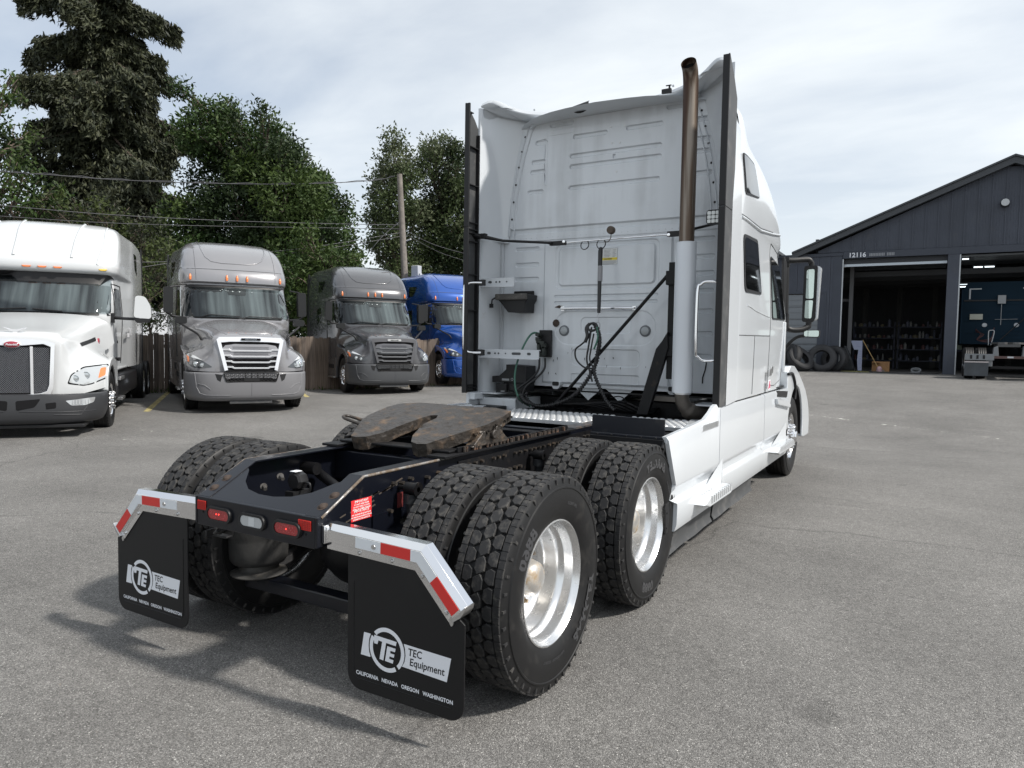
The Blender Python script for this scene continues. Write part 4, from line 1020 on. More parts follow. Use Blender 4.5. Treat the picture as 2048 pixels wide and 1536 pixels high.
# ---- frame rails: C-section, kinked down at the tail
XO = .415; ZT = 1.0; ZB = .735; YK = -.455; YT = -.735
for s in (1, -1):
    mb = MB()
    web = [(YT, .725), (YT, .858), (YK, ZT), (7.6, ZT), (7.6, ZB), (YK+.2, ZB)]
    mb.prism(web, s*(XO-.010), s*XO, 'x')
    mb.build('frame_rail', BLACKP, T0, 0, bevel=.003)
    mb = MB(); t = .011
    # top flange follows the kink
    for a, b in (((YT, .858), (YK, ZT)), ((YK, ZT), (7.6, ZT))):
        mb.prism([(a[0], a[1]-.001), (b[0], b[1]-.001), (b[0], b[1]-t), (a[0], a[1]-t)], s*(XO-.0102), s*(XO-.090), 'x')
    mb.prism([(YK+.2, ZB), (7.6, ZB), (7.6, ZB+t), (YK+.2, ZB+t)], s*(XO-.0102), s*(XO-.09), 'x')
    mb.build('rail_flange', BLACKP, T0, 0, bevel=.002)
    # rounded outer rub strip with bare, rusted metal
    mb = MB(); mb.tube([(s*(XO-.002), YT+.01, .852), (s*(XO-.002), YK, ZT-.006), (s*(XO-.002), .28, ZT-.006)], .0075, 8); mb.build('worn_edge', M('worn_edge_metal', (.30, .29, .28), .35, metal=.7, dirt=((.11, .08, .055), 13, .40, .55, .8)), T0, 60)
    # outer reinforcement from behind the axle
    mb = MB(); mb.prism([(.31, ZT-.035), (2.15, ZT-.03), (2.15, ZB-.02), (.31, ZB-.02)], s*(XO+.002), s*(XO+.010), 'x'); mb.build('rail_liner', BLACKG, T0, 0)
    # bolts on the web
    mb = MB()
    for k in range(26):
        y = .40+k*.066+random.uniform(-.01, .01)
        if random.random() < .8: mb.cyl((s*(XO+.010), y, ZT-.062), (s*(XO+.030), y, ZT-.062), .0095, 6)
        if random.random() < .45: mb.cyl((s*(XO+.010), y, ZT-.155), (s*(XO+.032), y, ZT-.155), .012, 6)
    for y, z in ((-.25, .93), (-.19, .925), (-.12, .935), (.02, .92), (.12, .93), (-.28, .80)): mb.cyl((s*XO, y, z), (s*(XO+.028), y, z), .010, 6)
    mb.build('rail_bolts', GREASE, T0, 30)
# rivet heads on the sloping tail, and mud/rust on the right web
for s in (1, -1):
    for u in (.22, .48):
        y = YT+(YK-YT)*u+.0; z = .858+(ZT-.858)*u
        n = Vector((0, -(ZT-.858), YK-YT)).normalized()
        mb = MB(); c = Vector((s*(XO-.045), y, z)); mb.lathe([(.0, .012), (.010, .011), (.017, .006), (.019, 0), (.026, 0), (.026, -.003)], (0, 0, 0), 'z', 14, flip=False)
        o = mb.build('bolt_head', RUST, T0, 40); o.location = c; o.rotation_euler = (atan2(ZT-.858, YK-YT), 0, 0)
# crossmembers
for y, z0, z1 in ((.20, .80, .97), (.98, .78, .96), (1.95, .76, .97), (3.0, .76, .97), (4.6, .76, .97)):
    mb = MB(); mb.box(-XO+.011, XO-.011, y, y+.012, z0, z1); mb.box(-XO+.011, XO-.011, y+.0125, y+.09, z1-.010, z1); mb.box(-XO+.011, XO-.011, y+.0125, y+.09, z0, z0+.01); mb.build('crossmember', BLACKP, T0, 0, bevel=.003)
# sloping tail plate with the scooped inner edge
def tail_plate():
    sl = (ZT-.858)/(YK-YT); mb = MB()
    def P(x, y, up=0): return (x, y, .852+(y-YT)*sl-up)
    arc = [(-.324, -.505), (-.300, -.520), (-.272, -.552), (-.235, -.595), (-.16, -.640), (-.06, -.660), (.04, -.660), (.14, -.642), (.225, -.60), (.268, -.556), (.296, -.523), (.324, -.505)]
    top = [P(x, YT) for x, y in arc]+[]; n = len(arc)
    rows = [[P(x*(1 if 0 < i < n-1 else 1), YT+.0) for i, (x, y) in enumerate(arc)], [P(x, y) for x, y in arc]]
    mb.grid(rows); mb.grid([[P(x, y) for x, y in arc], [P(x, y, .035) for x, y in arc]]); mb.grid([[P(x, y, .035) for x, y in arc], [P(x, YT, .035) for x, y in arc]])
    mb.build('tail_plate', BLACKP, T0, 30)
tail_plate()
# tail beam
def tail_beam():
    mb = MB(); mb.box(-.400, .400, YT-.012, YT-.002, .716, .857); mb.box(-.400, .400, YT-.0015, YT+.045, .846, .856); mb.box(-.40, .40, YT-.0015, YT+.04, .716, .724)
    b = mb.build('tail_beam', BLACKP, T0, 0, bevel=.006)
    mb = MB()
    for s in (-1, 1): mb.box(s*.401, s*.416, YT-.014, YT+.05, .722, .858)
    mb.build('beam_end_plate', BLACKP, T0, 0, bevel=.004)
    def oval(cx, cz, w, h, y0, y1, m, nm, par, bev=.003, k=8):
        p = rrect(cx-w/2, cx+w/2, cz-h/2, cz+h/2, h/2-.0005, k); mb = MB(); mb.prism(p, y0, y1, 'y'); return mb.build(nm, m, par, 0, bevel=bev)
    yb = YT-.012
    for cx, m, nm, lab in ((-.232, REDLENS, 'tail_lamp', 'left red oval tail lamp'), (.002, CLEARLENS, 'reverse_lamp', 'clear oval reversing lamp'), (.232, REDLENS, 'tail_lamp', 'right red oval tail lamp')):
        # lens sits proud in a rubber grommet ring
        o = [(cx+px, .785+pz) for px, pz in [(p[0], p[1]) for p in rrect(-.0915, .0915, -.0365, .0365, .036, 8)]]; i = [(cx+p[0], .785+p[1]) for p in rrect(-.076, .076, -.025, .025, .0245, 8)]
        g = MB(); n = len(o)
        g.add([(p[0], yb, p[1]) for p in o]+[(cx+(p[0]-cx)*.97, yb-.014, .785+(p[1]-.785)*.96) for p in o]+[(p[0], yb-.014, p[1]) for p in i]+[(p[0], yb-.002, p[1]) for p in i], [(r*n+j, r*n+(j+1) % n, (r+1)*n+(j+1) % n, (r+1)*n+j) for r in range(3) for j in range(n)])
        gr = g.build('grommet', BLACKPL, T0, 40)
        l = oval(cx, .785, .150, .049, yb-.0105, yb-.003, m, nm, T0, .004); l['label'] = lab
        if m == REDLENS:
            q = MB()
            for k in ((-.012, .002), (.006, .003)) if cx < 0 else ((.0, .0),): q.lathe([(0, -.0015), (.0035, -.001), (.0035, .001)], (cx+k[0], yb-.011, .785+k[1]), 'y', 8)
            q.build('lit_point', REDGLOW, l, 0)
            q = MB()
            for k in range(26): q.lathe([(0, -.001), (.0022, -.0005), (.0022, .001)], (cx+random.uniform(-.06, .06), yb-.0108, .785+random.uniform(-.016, .016)), 'y', 6)
            q.build('lens_optics', M('red_optics', (.55, .04, .05), .2, coat=1), l, 0)
        else:
            q = MB(); q.box(cx-.018, cx+.02, yb-.0114, yb-.0106, .764, .806); q.build('lens_optics', M('clear_optics', (.55, .57, .58), .15), l, 0)
    for x0, x1, lab in ((-.395, -.332, 'left square red reflector'), (.300, .378, 'right square red reflector')):
        q = MB(); q.box(x0, x1, yb-.004, yb-.0005, .793, .838); r = q.build('reflector', M('red_grid_reflector', (.60, .03, .02), .3), T0, 0, bevel=.001); r['label'] = lab
        q = MB()
        for k in range(1, 8): q.box(x0+(x1-x0)*k/8-.0008, x0+(x1-x0)*k/8+.0008, yb-.0052, yb-.0041, .794, .837)
        for k in range(1, 6): q.box(x0+.001, x1-.001, yb-.0058, yb-.0053, .793+.045*k/6-.0008, .793+.045*k/6+.0008)
        q.build('reflector_grid', M('dark_red_grid', (.28, .01, .01), .4), r, 0)
    q = MB()
    for x, z in ((-.355, .783), (.345, .775)): q.lathe([(0, -.0008), (.006, -.0008), (.006, .001)], (x, yb, z), 'y', 10)
    q.build('drain_hole', M('hole_black', (.001, .001, .001), 1), T0, 0)
tail_beam()
# brackets and plumbing below/inside the tail
mb = MB(); mb.box(-.42, -.30, -.66, -.62, .635, .645); mb.box(-.42, -.41, -.69, -.62, .635, .67); mb.cyl((-.34, -.67, .672), (-.29, -.69, .70), .020, 10); mb.cyl((-.33, -.70, .668), (-.285, -.715, .692), .010, 8); mb.box(-.32, -.25, -.66, -.655, .66, .72); mb.build('licence_lamp_bracket', BLACKPL, T0, 30, bevel=.003)
mb = MB(); 
for x, y, z, l in ((-.28, -.34, .90, .06), (-.31, -.42, .855, .05), (-.35, .25, .88, .05), (-.38, -.1, .87, .04)): mb.cyl((x, y, z), (x+l*.5, y-.02, z+.01), .018, 10); mb.cyl((x+l*.5, y-.02, z+.01), (x+l, y-.03, z), .010, 8)
for k in range(7): mb.tube(spline([(-.2+k*.04, -.30+k*.05, .74+.03*(k % 3)), (-.05+k*.03, -.35, .80), (.1+k*.03, -.30+.05*k, .78), (.30, -.2+.1*k, .80+.02*(k % 2))], 6), .006+.003*(k % 3), 6)
mb.build('air_fittings', M('fitting_metal', (.10, .095, .09), .4, metal=.5, dirt=((.05, .045, .04), 20, .4, .6, .8)), T0, 40)
mb = MB(); mb.lathe([(0, -.035), (.040, -.035), (.050, -.025), (.050, .02), (.042, .035), (0, .04)], (-.185, -.30, .885), 'y', 8); mb.tube(spline([(-.14, -.3, .88), (-.09, -.31, .88), (-.09, -.31, .84), (-.13, -.34, .82)], 6), .006, 6); mb.box(-.215, -.155, -.36, -.24, .80, .835); mb.build('backup_alarm', BLACKPL, T0, 30)
mb = MB(); mb.box(-.205, -.165, -.338, -.29, .936, .939); mb.build('alarm_sticker', M('paper_white', (.7, .72, .75), .6), T0, 0)
mb = MB(); mb.tube(spline([(.03, .14, .80), (.10, .22, .875), (.20, .42, .90), (.32, .8, .86)], 8), .013, 10); mb.build('green_air_line', GREENC, T0, 60)
mb = MB()
for s in (-1, 1):
    mb.cyl((s*.12, -.05, .80), (s*.36, .02, .86), .028, 12); mb.cyl((s*.30, -.05, .90), (s*.41, -.05, .90), .035, 14)
for k in range(5): mb.tube(spline([(-.35+.1*k, .3, .80), (-.2+.08*k, .6, .85), (-.25+.1*k, 1.2, .80)], 6), .012, 6)
mb.tube(spline([(-.02, -.15, .62), (.0, .6, .66), (0, 1.32, .66), (0, 3, .72)], 6), .05, 12)
mb.build('driveline', BLACKG, T0, 40)
# shock absorbers outside the rails
def shock(s, y):
    p = MB(); p.cyl((s*(XO+.006), y, .905), (s*(XO+.125), y, .905), .013, 10); p.cyl((s*(XO+.05), y, .905), (s*(XO+.115), y, .905), .031, 16); p.cyl((s*(XO+.115), y, .905), (s*(XO+.125), y, .905), .036, 16)
    a = p.build('shock_absorber', BLACKG, T0, 40)
    p = MB(); p.cyl((s*(XO+.082), y, .875), (s*(XO+.075), y+.06, .50), .031, 16); p.cyl((s*(XO+.082), y, .88), (s*(XO+.080), y, .835), .038, 16); p.build('shock_body', M('shock_paint', (.03, .032, .035), .35), a, 40)
for s in (-1, 1):
    shock(s, -.20); shock(s, 1.13)
mb = MB(); mb.box(XO+.0005, XO+.004, -.21, -.17, .80, .875); mb.build('red_bracket', M('dull_red_paint', (.13, .02, .02), .6), T0, 0)
mb = MB(); mb.box(XO+.112, XO+.1135, -.20, -.16, .70, .775); mb.build('shock_label', MATS['paper_white'], T0, 0)
# red warning sticker
mb = MB(); mb.box(XO+.0005, XO+.0015, -.540, -.402, .795, .894); st = mb.build('warning_sticker', REDST, T0, 0)
mb = MB()
for k, (t, sz) in enumerate((('IMPORTANT', .0165), ('DO NOT WELD FRAME', .0095), ('DO NOT DRILL HOLES IN', .0095), ('UPPER OR LOWER FLANGES', .0095), ('IMPORTANTE', .0165), ('NO SOLDAR EN EL BASTIDOR', .0095), ('NO PERFORAR EN RIELES SUPERIOR', .0086), ('E INFERIOR DEL BASTIDOR', .0095))):
    z = .879-k*.0112-(.002 if k > 4 else 0)
    put_text(mb, t, sz, lambda u, v, z=z: (XO+.0022, -.471+u, z+v), bold=.0003, res=1)
mb.build('sticker_text', M('sticker_white', (.8, .78, .78), .5), st, 0, fix=False)
# grime smear on the right rail web
mb = MB()
for k in range(14):
    y = -.70+random.random()*.62; z = .79+(y+.7)*.25+random.uniform(-.03, .03)
    l = random.uniform(.03, .10); mb.add([(XO+.0008, y, z), (XO+.0008, y+l, z+.25*l), (XO+.0008, y+l*.9, z+.25*l+.007), (XO+.0008, y-.005, z+.006)], [(0, 1, 2, 3)])
mb.build('grime_streaks', M('road_grime', (.055, .043, .034), .95, bump=(60, .6, .01)), T0, 0)

# ---- air springs
for s in (-1, 1):
    for y in (-.30, 1.0):
        mb = MB(); c = (s*.49, y, 0)
        mb.lathe([(.0, .70), (.135, .70), (.152, .690), (.156, .66), (.153, .635), (.157, .61), (.158, .56), (.1545, .545), (.158, .53), (.157, .47), (.155, .43), (.140, .405), (.115, .40)], c, 'z', 96)
        mb.v = [(c[0]+(p[0]-c[0])*(1-.010*(i % 2)), c[1]+(p[1]-c[1])*(1-.010*(i % 2)), p[2]) for i, p in enumerate(mb.v)]; a = mb.build('air_spring', AIRBAG, T0, 50)
        mb = MB(); mb.lathe([(.10, .42), (.100, .375), (.110, .362), (.146, .352), (.152, .345), (.146, .338), (.11, .338), (.0, .336)], c, 'z', 40); mb.build('piston', M('piston_metal', (.07, .068, .065), .55, metal=.3, dirt=((.04, .036, .03), 12, .4, .7, .8)), a, 40)
        mb = MB(); mb.box(s*.49-.12, s*.49+.12, y-.12, y+.12, .702, .712); mb.box(s*(XO+.001), s*(XO+.01), y-.1, y+.1, .70, .80); mb.build('spring_seat', BLACKP, a, 0)
        mb = MB(); mb.tube([(s*.49, y-.03, .315), (s*.49, y+.2, .36), (s*.46, (0 if y < 0 else 1.32)+.05, .43), (s*.43, y+.75, .62)], [.045, .045, .045, .04], 8); mb.box(s*.49-.10, s*.49+.10, y-.10, y+.10, .330, .349); mb.build('trailing_arm', BLACKG, T0, 40)
mb = MB(); mb.box(-.55, .55, -.345, -.255, .258, .330); mb.build('cross_tube', BLACKP, T0, 0, bevel=.006)

# ---- mudflap hangers and flaps
def hanger(s):
    g = part('mudflap_hanger', T0); g['label'] = ('right' if s > 0 else 'left')+' bent steel mudflap hanger with red and silver tape'
    yf = YT+.02; d = .062
    # channel in two mitred runs: front face, top face, lower flange
    A0 = (.432, .806); A1 = (.955, .792); A2 = (1.150, .588)            # top edge of the front face
    h = .054
    def low(p, q, k):  # offset point k (0/1) perpendicular below the line
        v = Vector((q[0]-p[0], q[1]-p[1])).normalized(); n = Vector((v.y, -v.x)); n = n if n.y < 0 else -n
        return n
    n1 = low(A0, A1, 0); n2 = low(A1, A2, 0); nm = (n1+n2).normalized()/((n1+n2).normalized().dot(n1))
    def ring(A, n, yo=0):
        a = Vector(A)
        L1 = a+n*h; L2 = a+n*(h+.036); t = a-n*.024
        return [(s*a.x, yf-.002, a.y), (s*L1.x, yf-.002, L1.y), (s*L1.x, yf+.010, L1.y), (s*L2.x, yf+.010, L2.y), (s*L2.x, yf+.0145, L2.y), (s*L1.x, yf+.0145, L1.y-.0), (s*L1.x, yf+d, L1.y), (s*t.x, yf+d, t.y), (s*t.x, yf+.020, t.y)]
    rr = [ring(A0, n1), ring(A1, nm), ring(A2, n2)]; mb = MB(); k = len(rr[0])
    vs = [p for r in rr for p in r]; fs = [(i*k+j, i*k+(j+1) % k, (i+1)*k+(j+1) % k, (i+1)*k+j) for i in range(2) for j in range(k)]
    fs += [tuple(range(k)), tuple(range(2*k, 3*k))]; mb.add(vs, fs); mb.build('channel', CHROME, g, 28, bevel=.0012)
    # end cap
    a = Vector(A2); v = (Vector(A2)-Vector(A1)).normalized(); e = [a-n2*.026, a-n2*.01+v*.012, a+n2*.02+v*.02, a+n2*(h+.01)+v*.012, a+n2*(h+.012)]
    mb = MB(); mb.prism([(s*p.x, p.y) for p in e], yf-.004, yf+d+.004, 'y'); mb.build('end_cap', BRUSHED, g, 30, bevel=.002)
    a = Vector(A2)+n2*(h+.02); mb = MB(); mb.prism(rpoly([(s*(a.x+.001), a.y+.02), (s*(a.x+.014), a.y-.012), (s*(a.x+.002), a.y-.028), (s*(a.x-.012), a.y-.006)], .01), yf+.009, yf+.016, 'y'); mb.build('tab', BRUSHED, g, 30)
    # socket at the beam
    mb = MB(); mb.box(s*.417, s*.437, yf-.012, yf+d+.008, .742, .822); mb.box(s*.437, s*.447, yf-.006, yf+d+.004, .746, .817); mb.build('socket', CHROME, g, 30, bevel=.003)
    # tape
    def quad(p, q, n, o0, o1, m, nm):
        mb = MB(); P = Vector(p); Q = Vector(q)
        w = [P+n*o0, Q+n*o0, Q+n*o1, P+n*o1]; mb.prism([(s*x.x, x.y) for x in w], yf-.0022, yf-.0034, 'y'); mb.build(nm, m, g, 0)
    def L(A, B, t): return (A[0]+(B[0]-A[0])*t, A[1]+(B[1]-A[1])*t)
    t0 = .32
    quad(L(A0, A1, .335), L(A0, A1, .60), n1, .004, .050, WHTAPE, 'silver_tape'); quad(L(A0, A1, .60), L(A0, A1, .90), n1, .004, .050, REDTAPE, 'red_tape')
    mb = MB(); P1 = Vector(L(A0, A1, .90)); B = Vector(A1); q = [P1+n1*.004, B+nm*.004, B+nm*.050, P1+n1*.050]; mb.prism([(s*x.x, x.y) for x in q], yf-.0022, yf-.0034, 'y'); mb.build('silver_tape', WHTAPE, g, 0)
    mb = MB(); P1 = Vector(L(A1, A2, .42)); q = [B+nm*.004, P1+n2*.004, P1+n2*.050, B+nm*.050]; mb.prism([(s*x.x, x.y) for x in q], yf-.0022, yf-.0034, 'y'); mb.build('silver_tape', WHTAPE, g, 0)
    quad(L(A1, A2, .42), L(A1, A2, .97), n2, .004, .050, REDTAPE, 'red_tape')
    # ribs pressed into the tape face
    mb = MB()
    for a, b, n in ((L(A0, A1, .34), L(A0, A1, .99), n1), (L(A1, A2, .03), L(A1, A2, .96), n2)):
        for o in (.017, .034): mb.tube([(s*(a[0]+n.x*o), yf-.0012, a[1]+n.y*o), (s*(b[0]+n.x*o), yf-.0012, b[1]+n.y*o)], .0016, 5)
    mb.build('pressed_ribs', WHTAPE, g, 60)
    mb = MB()
    for p, n in ((L(A0, A1, .53), n1),): mb.lathe([(0, -.006), (.010, -.005), (.012, 0)], (s*(p[0]+n.x*.028), yf-.003, p[1]+n.y*.028), 'y', 12)
    for p, n in ((L(A0, A1, .36), n1), (L(A0, A1, .70), n1), (L(A1, A2, .27), n2), (L(A1, A2, .88), n2)):
        mb.lathe([(0, -.008), (.006, -.008), (.009, -.004), (.010, 0)], (s*(p[0]+n.x*.073), yf+.010, p[1]+n.y*.073), 'y', 10)
    mb.build('hanger_bolts', BRUSHED, g, 40)
    # flap
    f = part('mudflap', T0); f['label'] = ('right' if s > 0 else 'left')+' black rubber mudflap with white dealer logo'
    B0 = Vector(A0)+n1*(h+.03); B1 = Vector(A1)+nm*(h+.03); B2 = Vector(A2)+n2*(h+.03)
    xi = .548; xo = 1.158; zb = .128
    poly = [(xi, B0.y-.004), (B1.x, B1.y), (xo, B2.y-.004)]; rad = .07
    bl = [(xo-rad+rad*cos(t), zb+rad-rad*sin(t)) for t in [i*PI/2/6 for i in range(7)]]; br = [(xi+rad-rad*sin(t), zb+rad-rad*cos(t)) for t in [i*PI/2/6 for i in range(7)]]
    poly = poly+bl+br
    mb = MB(); mb.prism([(s*x, z) for x, z in poly], yf+.0155, yf+.0235, 'y'); mb.build('rubber_sheet', FLAP, f, 0, bevel=.002)
    mb = MB(); mb.tube([(s*(xi+.035), yf+.0155, .60), (s*(xi+.035), yf+.0155, zb+.075), (s*(xi+.06), yf+.0155, zb+.052), (s*(xo-.06), yf+.0155, zb+.052)], .0022, 6); mb.build('moulded_line', FLAP, f, 60)
    # logo: coordinates measured on the right flap, moved across unmirrored for the left one
    dx = 0 if s > 0 else -(xi+xo)
    Y = yf+.0145; mb = MB()
    def P(x, z): return (x+dx, z)
    cx, cz, ro, ri = .768, .338, .094, .076
    zt, zbm = .388, .287; sk = .018
    def slant(x, z): return (x+sk*(z-.337)/.05*.5, z)
    # ring broken top left and bottom right
    def ringseg(a0, a1):
        n = 26; rows = [[(cx+r*cos(radians(a0+(a1-a0)*i/n))+dx, Y, cz+r*sin(radians(a0+(a1-a0)*i/n))) for r in (ri, ro)] for i in range(n+1)]; mb.grid(rows)
    ringseg(-46, 138); ringseg(150, 304)
    mb.prism([P(.643, zt), P(.680, zt), P(.671, .365), P(.668, .338), P(.671, .311), P(.679, .290), P(.676, zbm), P(.625, zbm)], Y-.0002, Y+.0006, 'y')
    mb.prism([P(.858, .385), P(1.096, .380), P(1.076, .280), P(.850, .288), P(.863, .310), P(.868, .338), P(.865, .365)], Y-.0002, Y+.0006, 'y')
    # letters T and E
    for q in ([(.700, .388), (.820, .384), (.816, .366), (.764, .368), (.750, .290), (.729, .291), (.743, .368), (.722, .369), (.717, .352), (.700, .352), (.697, .37)],
              [(.771, .355), (.815, .354), (.812, .339), (.788, .340), (.786, .329), (.809, .328), (.806, .314), (.783, .315), (.781, .304), (.804, .303), (.801, .288), (.759, .290)]):
        mb.prism([P(*p) for p in q], Y-.0002, Y+.0006, 'y')
    tx = .985
    put_text(mb, 'CALIFORNIA   NEVADA   OREGON   WASHINGTON', .0235, lambda u, v: (.853+dx+u, Y-.0001, .196+v), bold=.0007, res=2, stretch=.93)
    mb.build('logo_print', PRINT, f, 0, fix=False)
    mb = MB()
    put_text(mb, 'TEC', .044, lambda u, v: (.916+dx+u+v*.1, Y-.0010, .343+v), bold=.0006, res=3, stretch=.9)
    put_text(mb, 'Equipment', .044, lambda u, v: (.976+dx+u+v*.1, Y-.0010, .303+v), bold=.0006, res=3, stretch=.93)
    mb.build('logo_lettering', FLAP, f, 0, fix=False)
hanger(1); hanger(-1)

# ---- fifth wheel
def fifth():
    g = part('fifth_wheel', T0); g['label'] = 'greasy tilted fifth wheel coupling plate'
    tilt = radians(11.0); c = Vector((0, .62, 1.165)); RM = Matrix.Translation(c) @ Matrix.Rotation(tilt, 4, 'X')
    th = .045
    # outline in plate coordinates (x, v), v forward; throat opens to the rear
    right = [(.075, -.22), (.115, -.34), (.17, -.425), (.225, -.445), (.28, -.43), (.42, -.17), (.455, -.06), (.458, .12), (.445, .235), (.30, .285), (.12, .30)]
    left = [(-x, v) for x, v in right[::-1]]
    throat = [(-.055, -.16), (-.055, -.02), (-.03, .03), (0, .045), (.03, .03), (.055, -.02), (.055, -.16)]
    poly = right+left+throat
    def zf(x, v):  # ramps dive at the rear
        return -(max(0, -.18-v)**1.25)*.10
    n = len(poly)
    # fine triangulation for undulating greasy surface
    ins = []; rs = random.Random(2)
    for i in range(-15, 16):
        for j in range(-20, 15):
            p = (i*.031+rs.uniform(-.006, .006), j*.031+rs.uniform(-.006, .006)); inside = False
            for a in range(n):
                A = poly[a]; B = poly[a-1]
                if (A[1] > p[1]) != (B[1] > p[1]) and p[0] < (B[0]-A[0])*(p[1]-A[1])/(B[1]-A[1])+A[0]: inside = not inside
            if inside and min((Vector(p)-Vector(q)).length for q in poly) > .016: ins.append(Vector(p))
    vs, es, fs, *_ = geometry.delaunay_2d_cdt([Vector(p) for p in poly]+ins, [(i, (i+1) % n) for i in range(n)], [], 1, 1e-6)
    from mathutils import noise
    def Z(x, v):
        z = zf(x, v)+.006*noise.noise(Vector((x*11, v*11, 0)))+.003*noise.noise(Vector((x*45, v*12, 2)))
        r = sqrt(x*x+(v-.02)**2)
        if .22 < r < .232 or .30 < r < .308: z -= .009
        return z
    top = [RM @ Vector((p[0], p[1], Z(p[0], p[1]))) for p in vs]
    def thk(v): return .060 if v > -.15 else .060+.02*min(1, (-.15-v)/.3)
    bot = [RM @ Vector((p[0]*.985, p[1]*.985, zf(p[0], p[1])-thk(p[1])+.006*noise.noise(Vector((p[0]*30, p[1]*30, 3))))) for p in vs]
    m = len(vs); F = [tuple(f) for f in fs]; mb = MB(); mb.add(top+bot, F+[tuple(i+m for i in f[::-1]) for f in F])
    cnt = {}
    for f in F:
        for i in range(3):
            e = (f[i], f[(i+1) % 3]); k = tuple(sorted(e)); cnt.setdefault(k, []).append(e)
    for k, l in cnt.items():
        if len(l) == 1: a, b = l[0]; mb.f.append((b, a, a+m, b+m)); mb.m.append(0)
    mb.build('top_plate', GREASE, g, 35)
    # ribs and skirt underneath, front lip
    mb = MB()
    for s in (-1, 1):
        mb.box(s*.20, s*.225, -.30, .30, -.13, -.045, RM); mb.box(s*.36, s*.42, -.13, .16, -.12, -.045, RM)
    mb.box(-.38, .38, .20, .24, -.11, -.05, RM); mb.box(-.30, .30, -.06, .0, -.12, -.05, RM)
    mb.build('plate_ribs', GREASE, g, 0, bevel=.008)
    # pivot brackets standing on the slider base
    mb = MB()
    for s in (-1, 1):
        mb = MB(); mb.prism([(.42, 1.03), (.84, 1.03), (.72, 1.115), (.54, 1.115)], s*.385, s*.445, 'x'); mb.cyl((s*.37, .63, 1.09), (s*.47, .63, 1.09), .028, 14)
        mb.build('pivot_bracket', GREASE, g, 30, bevel=.006)
    # grease dollops
    mb = MB(); rs = random.Random(4)
    for k in range(70):
        s = rs.choice((-1, 1)); t = rs.random(); a = right[5+int(t*5)]; b = right[6+int(t*5)] if int(t*5) < 4 else right[10]
        u = rs.random(); x = s*(a[0]+(b[0]-a[0])*u); v = a[1]+(b[1]-a[1])*u
        p = RM @ Vector((x, v, zf(x, v)-.02-rs.random()*.03)); r = rs.uniform(.008, .022)
        q = [p+Vector((rs.uniform(-1, 1), rs.uniform(-1, 1), rs.uniform(-.8, .8)))*r for _ in range(6)]
        mb.add(q, [(0, 1, 2), (0, 2, 3), (0, 3, 1), (4, 2, 1), (4, 3, 2), (4, 1, 3), (5, 1, 2), (5, 2, 3)])
    mb.build('grease_lumps', GREASE, g, 60)['kind'] = 'stuff'
    # release handle on the left
    mb = MB(); mb.tube(spline([(-.46, .70, 1.06), (-.58, .72, 1.08), (-.68, .70, 1.10), (-.74, .66, 1.12), (-.72, .60, 1.115), (-.62, .60, 1.09), (-.48, .64, 1.05)], 5), .011, 8); mb.build('release_handle', GREASE, g, 60)
fifth()
# slider base with toothed rack on each rail
for s in (-1, 1):
    mb = MB(); mb.box(s*.33, s*.455, .14, 1.78, ZT+.001, ZT+.015); mb.box(s*.415, s*.428, .30, 1.70, ZT+.0155, ZT+.045); mb.build('slider_rail', BLACKG, T0, 0, bevel=.002)
    mb = MB()
    for k in range(44):
        y = .34+k*.031+random.uniform(-.008, .008)
        if k % 2 and random.random() < .85: mb.box(s*.430, s*.447, y, y+.016, ZT+.016, ZT+random.uniform(.028, .046))
        if random.random() < .6: mb.cyl((s*.44, y, ZT+.016), (s*.44, y, ZT+.034+random.random()*.012), .008, 6)
        if random.random() < .35: mb.cyl((s*.395, y, ZT+.016), (s*.395, y, ZT+.032), .010, 6)
    mb.build('rack_teeth', M('rusty_rack', (.055, .045, .038), .5, metal=.3, dirt=((.15, .072, .040), 34, .52, .66, .9), bump=(80, .6, .004)), T0, 0)
for y0, y1 in ((.24, .36), (1.30, 1.40), (.70, .76)):
    mb = MB(); mb.box(-.41, .41, y0, y1, ZT+.017, ZT+.030); mb.build('slider_crossbar', BLACKG, T0, 0, bevel=.004)
# ================================================================== SLEEPER CAB OF THE WHITE TRACTOR
WY = 3.33
def cab_shell():
    def plan(z, yf, w, W):
        m = (yf-.95+3.4)/2
        return [(0, yf, z), (.45*w, yf-.05, z), (.8*w, yf-.2, z), (w*.96, yf-.5, z), (w, yf-.95, z), ((w+W)/2, m, z), (W, WY+.25, z), (W, WY+.002, z)]
    lev = [(1.17, 6.55, 1.18, 1.235), (1.45, 6.6, 1.185, 1.24), (1.74, 6.72, 1.19, 1.242), (1.98, 6.75, 1.19, 1.242), (2.35, 6.48, 1.175, 1.24), (2.68, 6.20, 1.165, 1.24), (2.78, 6.28, 1.18, 1.238), (2.90, 6.22, 1.185, 1.236), (3.05, 6.08, 1.18, 1.232),
           (3.20, 5.90, 1.17, 1.226), (3.36, 5.62, 1.15, 1.216), (3.52, 5.26, 1.11, 1.20), (3.66, 4.82, 1.04, 1.17), (3.745, 4.42, .94, 1.11), (3.785, 4.15, .78, .98), (3.80, 4.0, .45, .6), (3.805, 3.95, 0, 0)]
    rows = [plan(*l) for l in lev]
    d = densify(rows, 3, 5); mb = MB(); mb.grid(d, mirror=True); return mb
CAB = cab_shell(); CABV = bvh_of(CAB)
CAB.build('cab_body', WHITE, T0, 38)
# floor and fill under the roof crown
mb = MB(); mb.box(-1.18, 1.18, 3.36, 6.4, 1.175, 1.19); mb.build('cab_floor', BLACKPL, T0, 0)
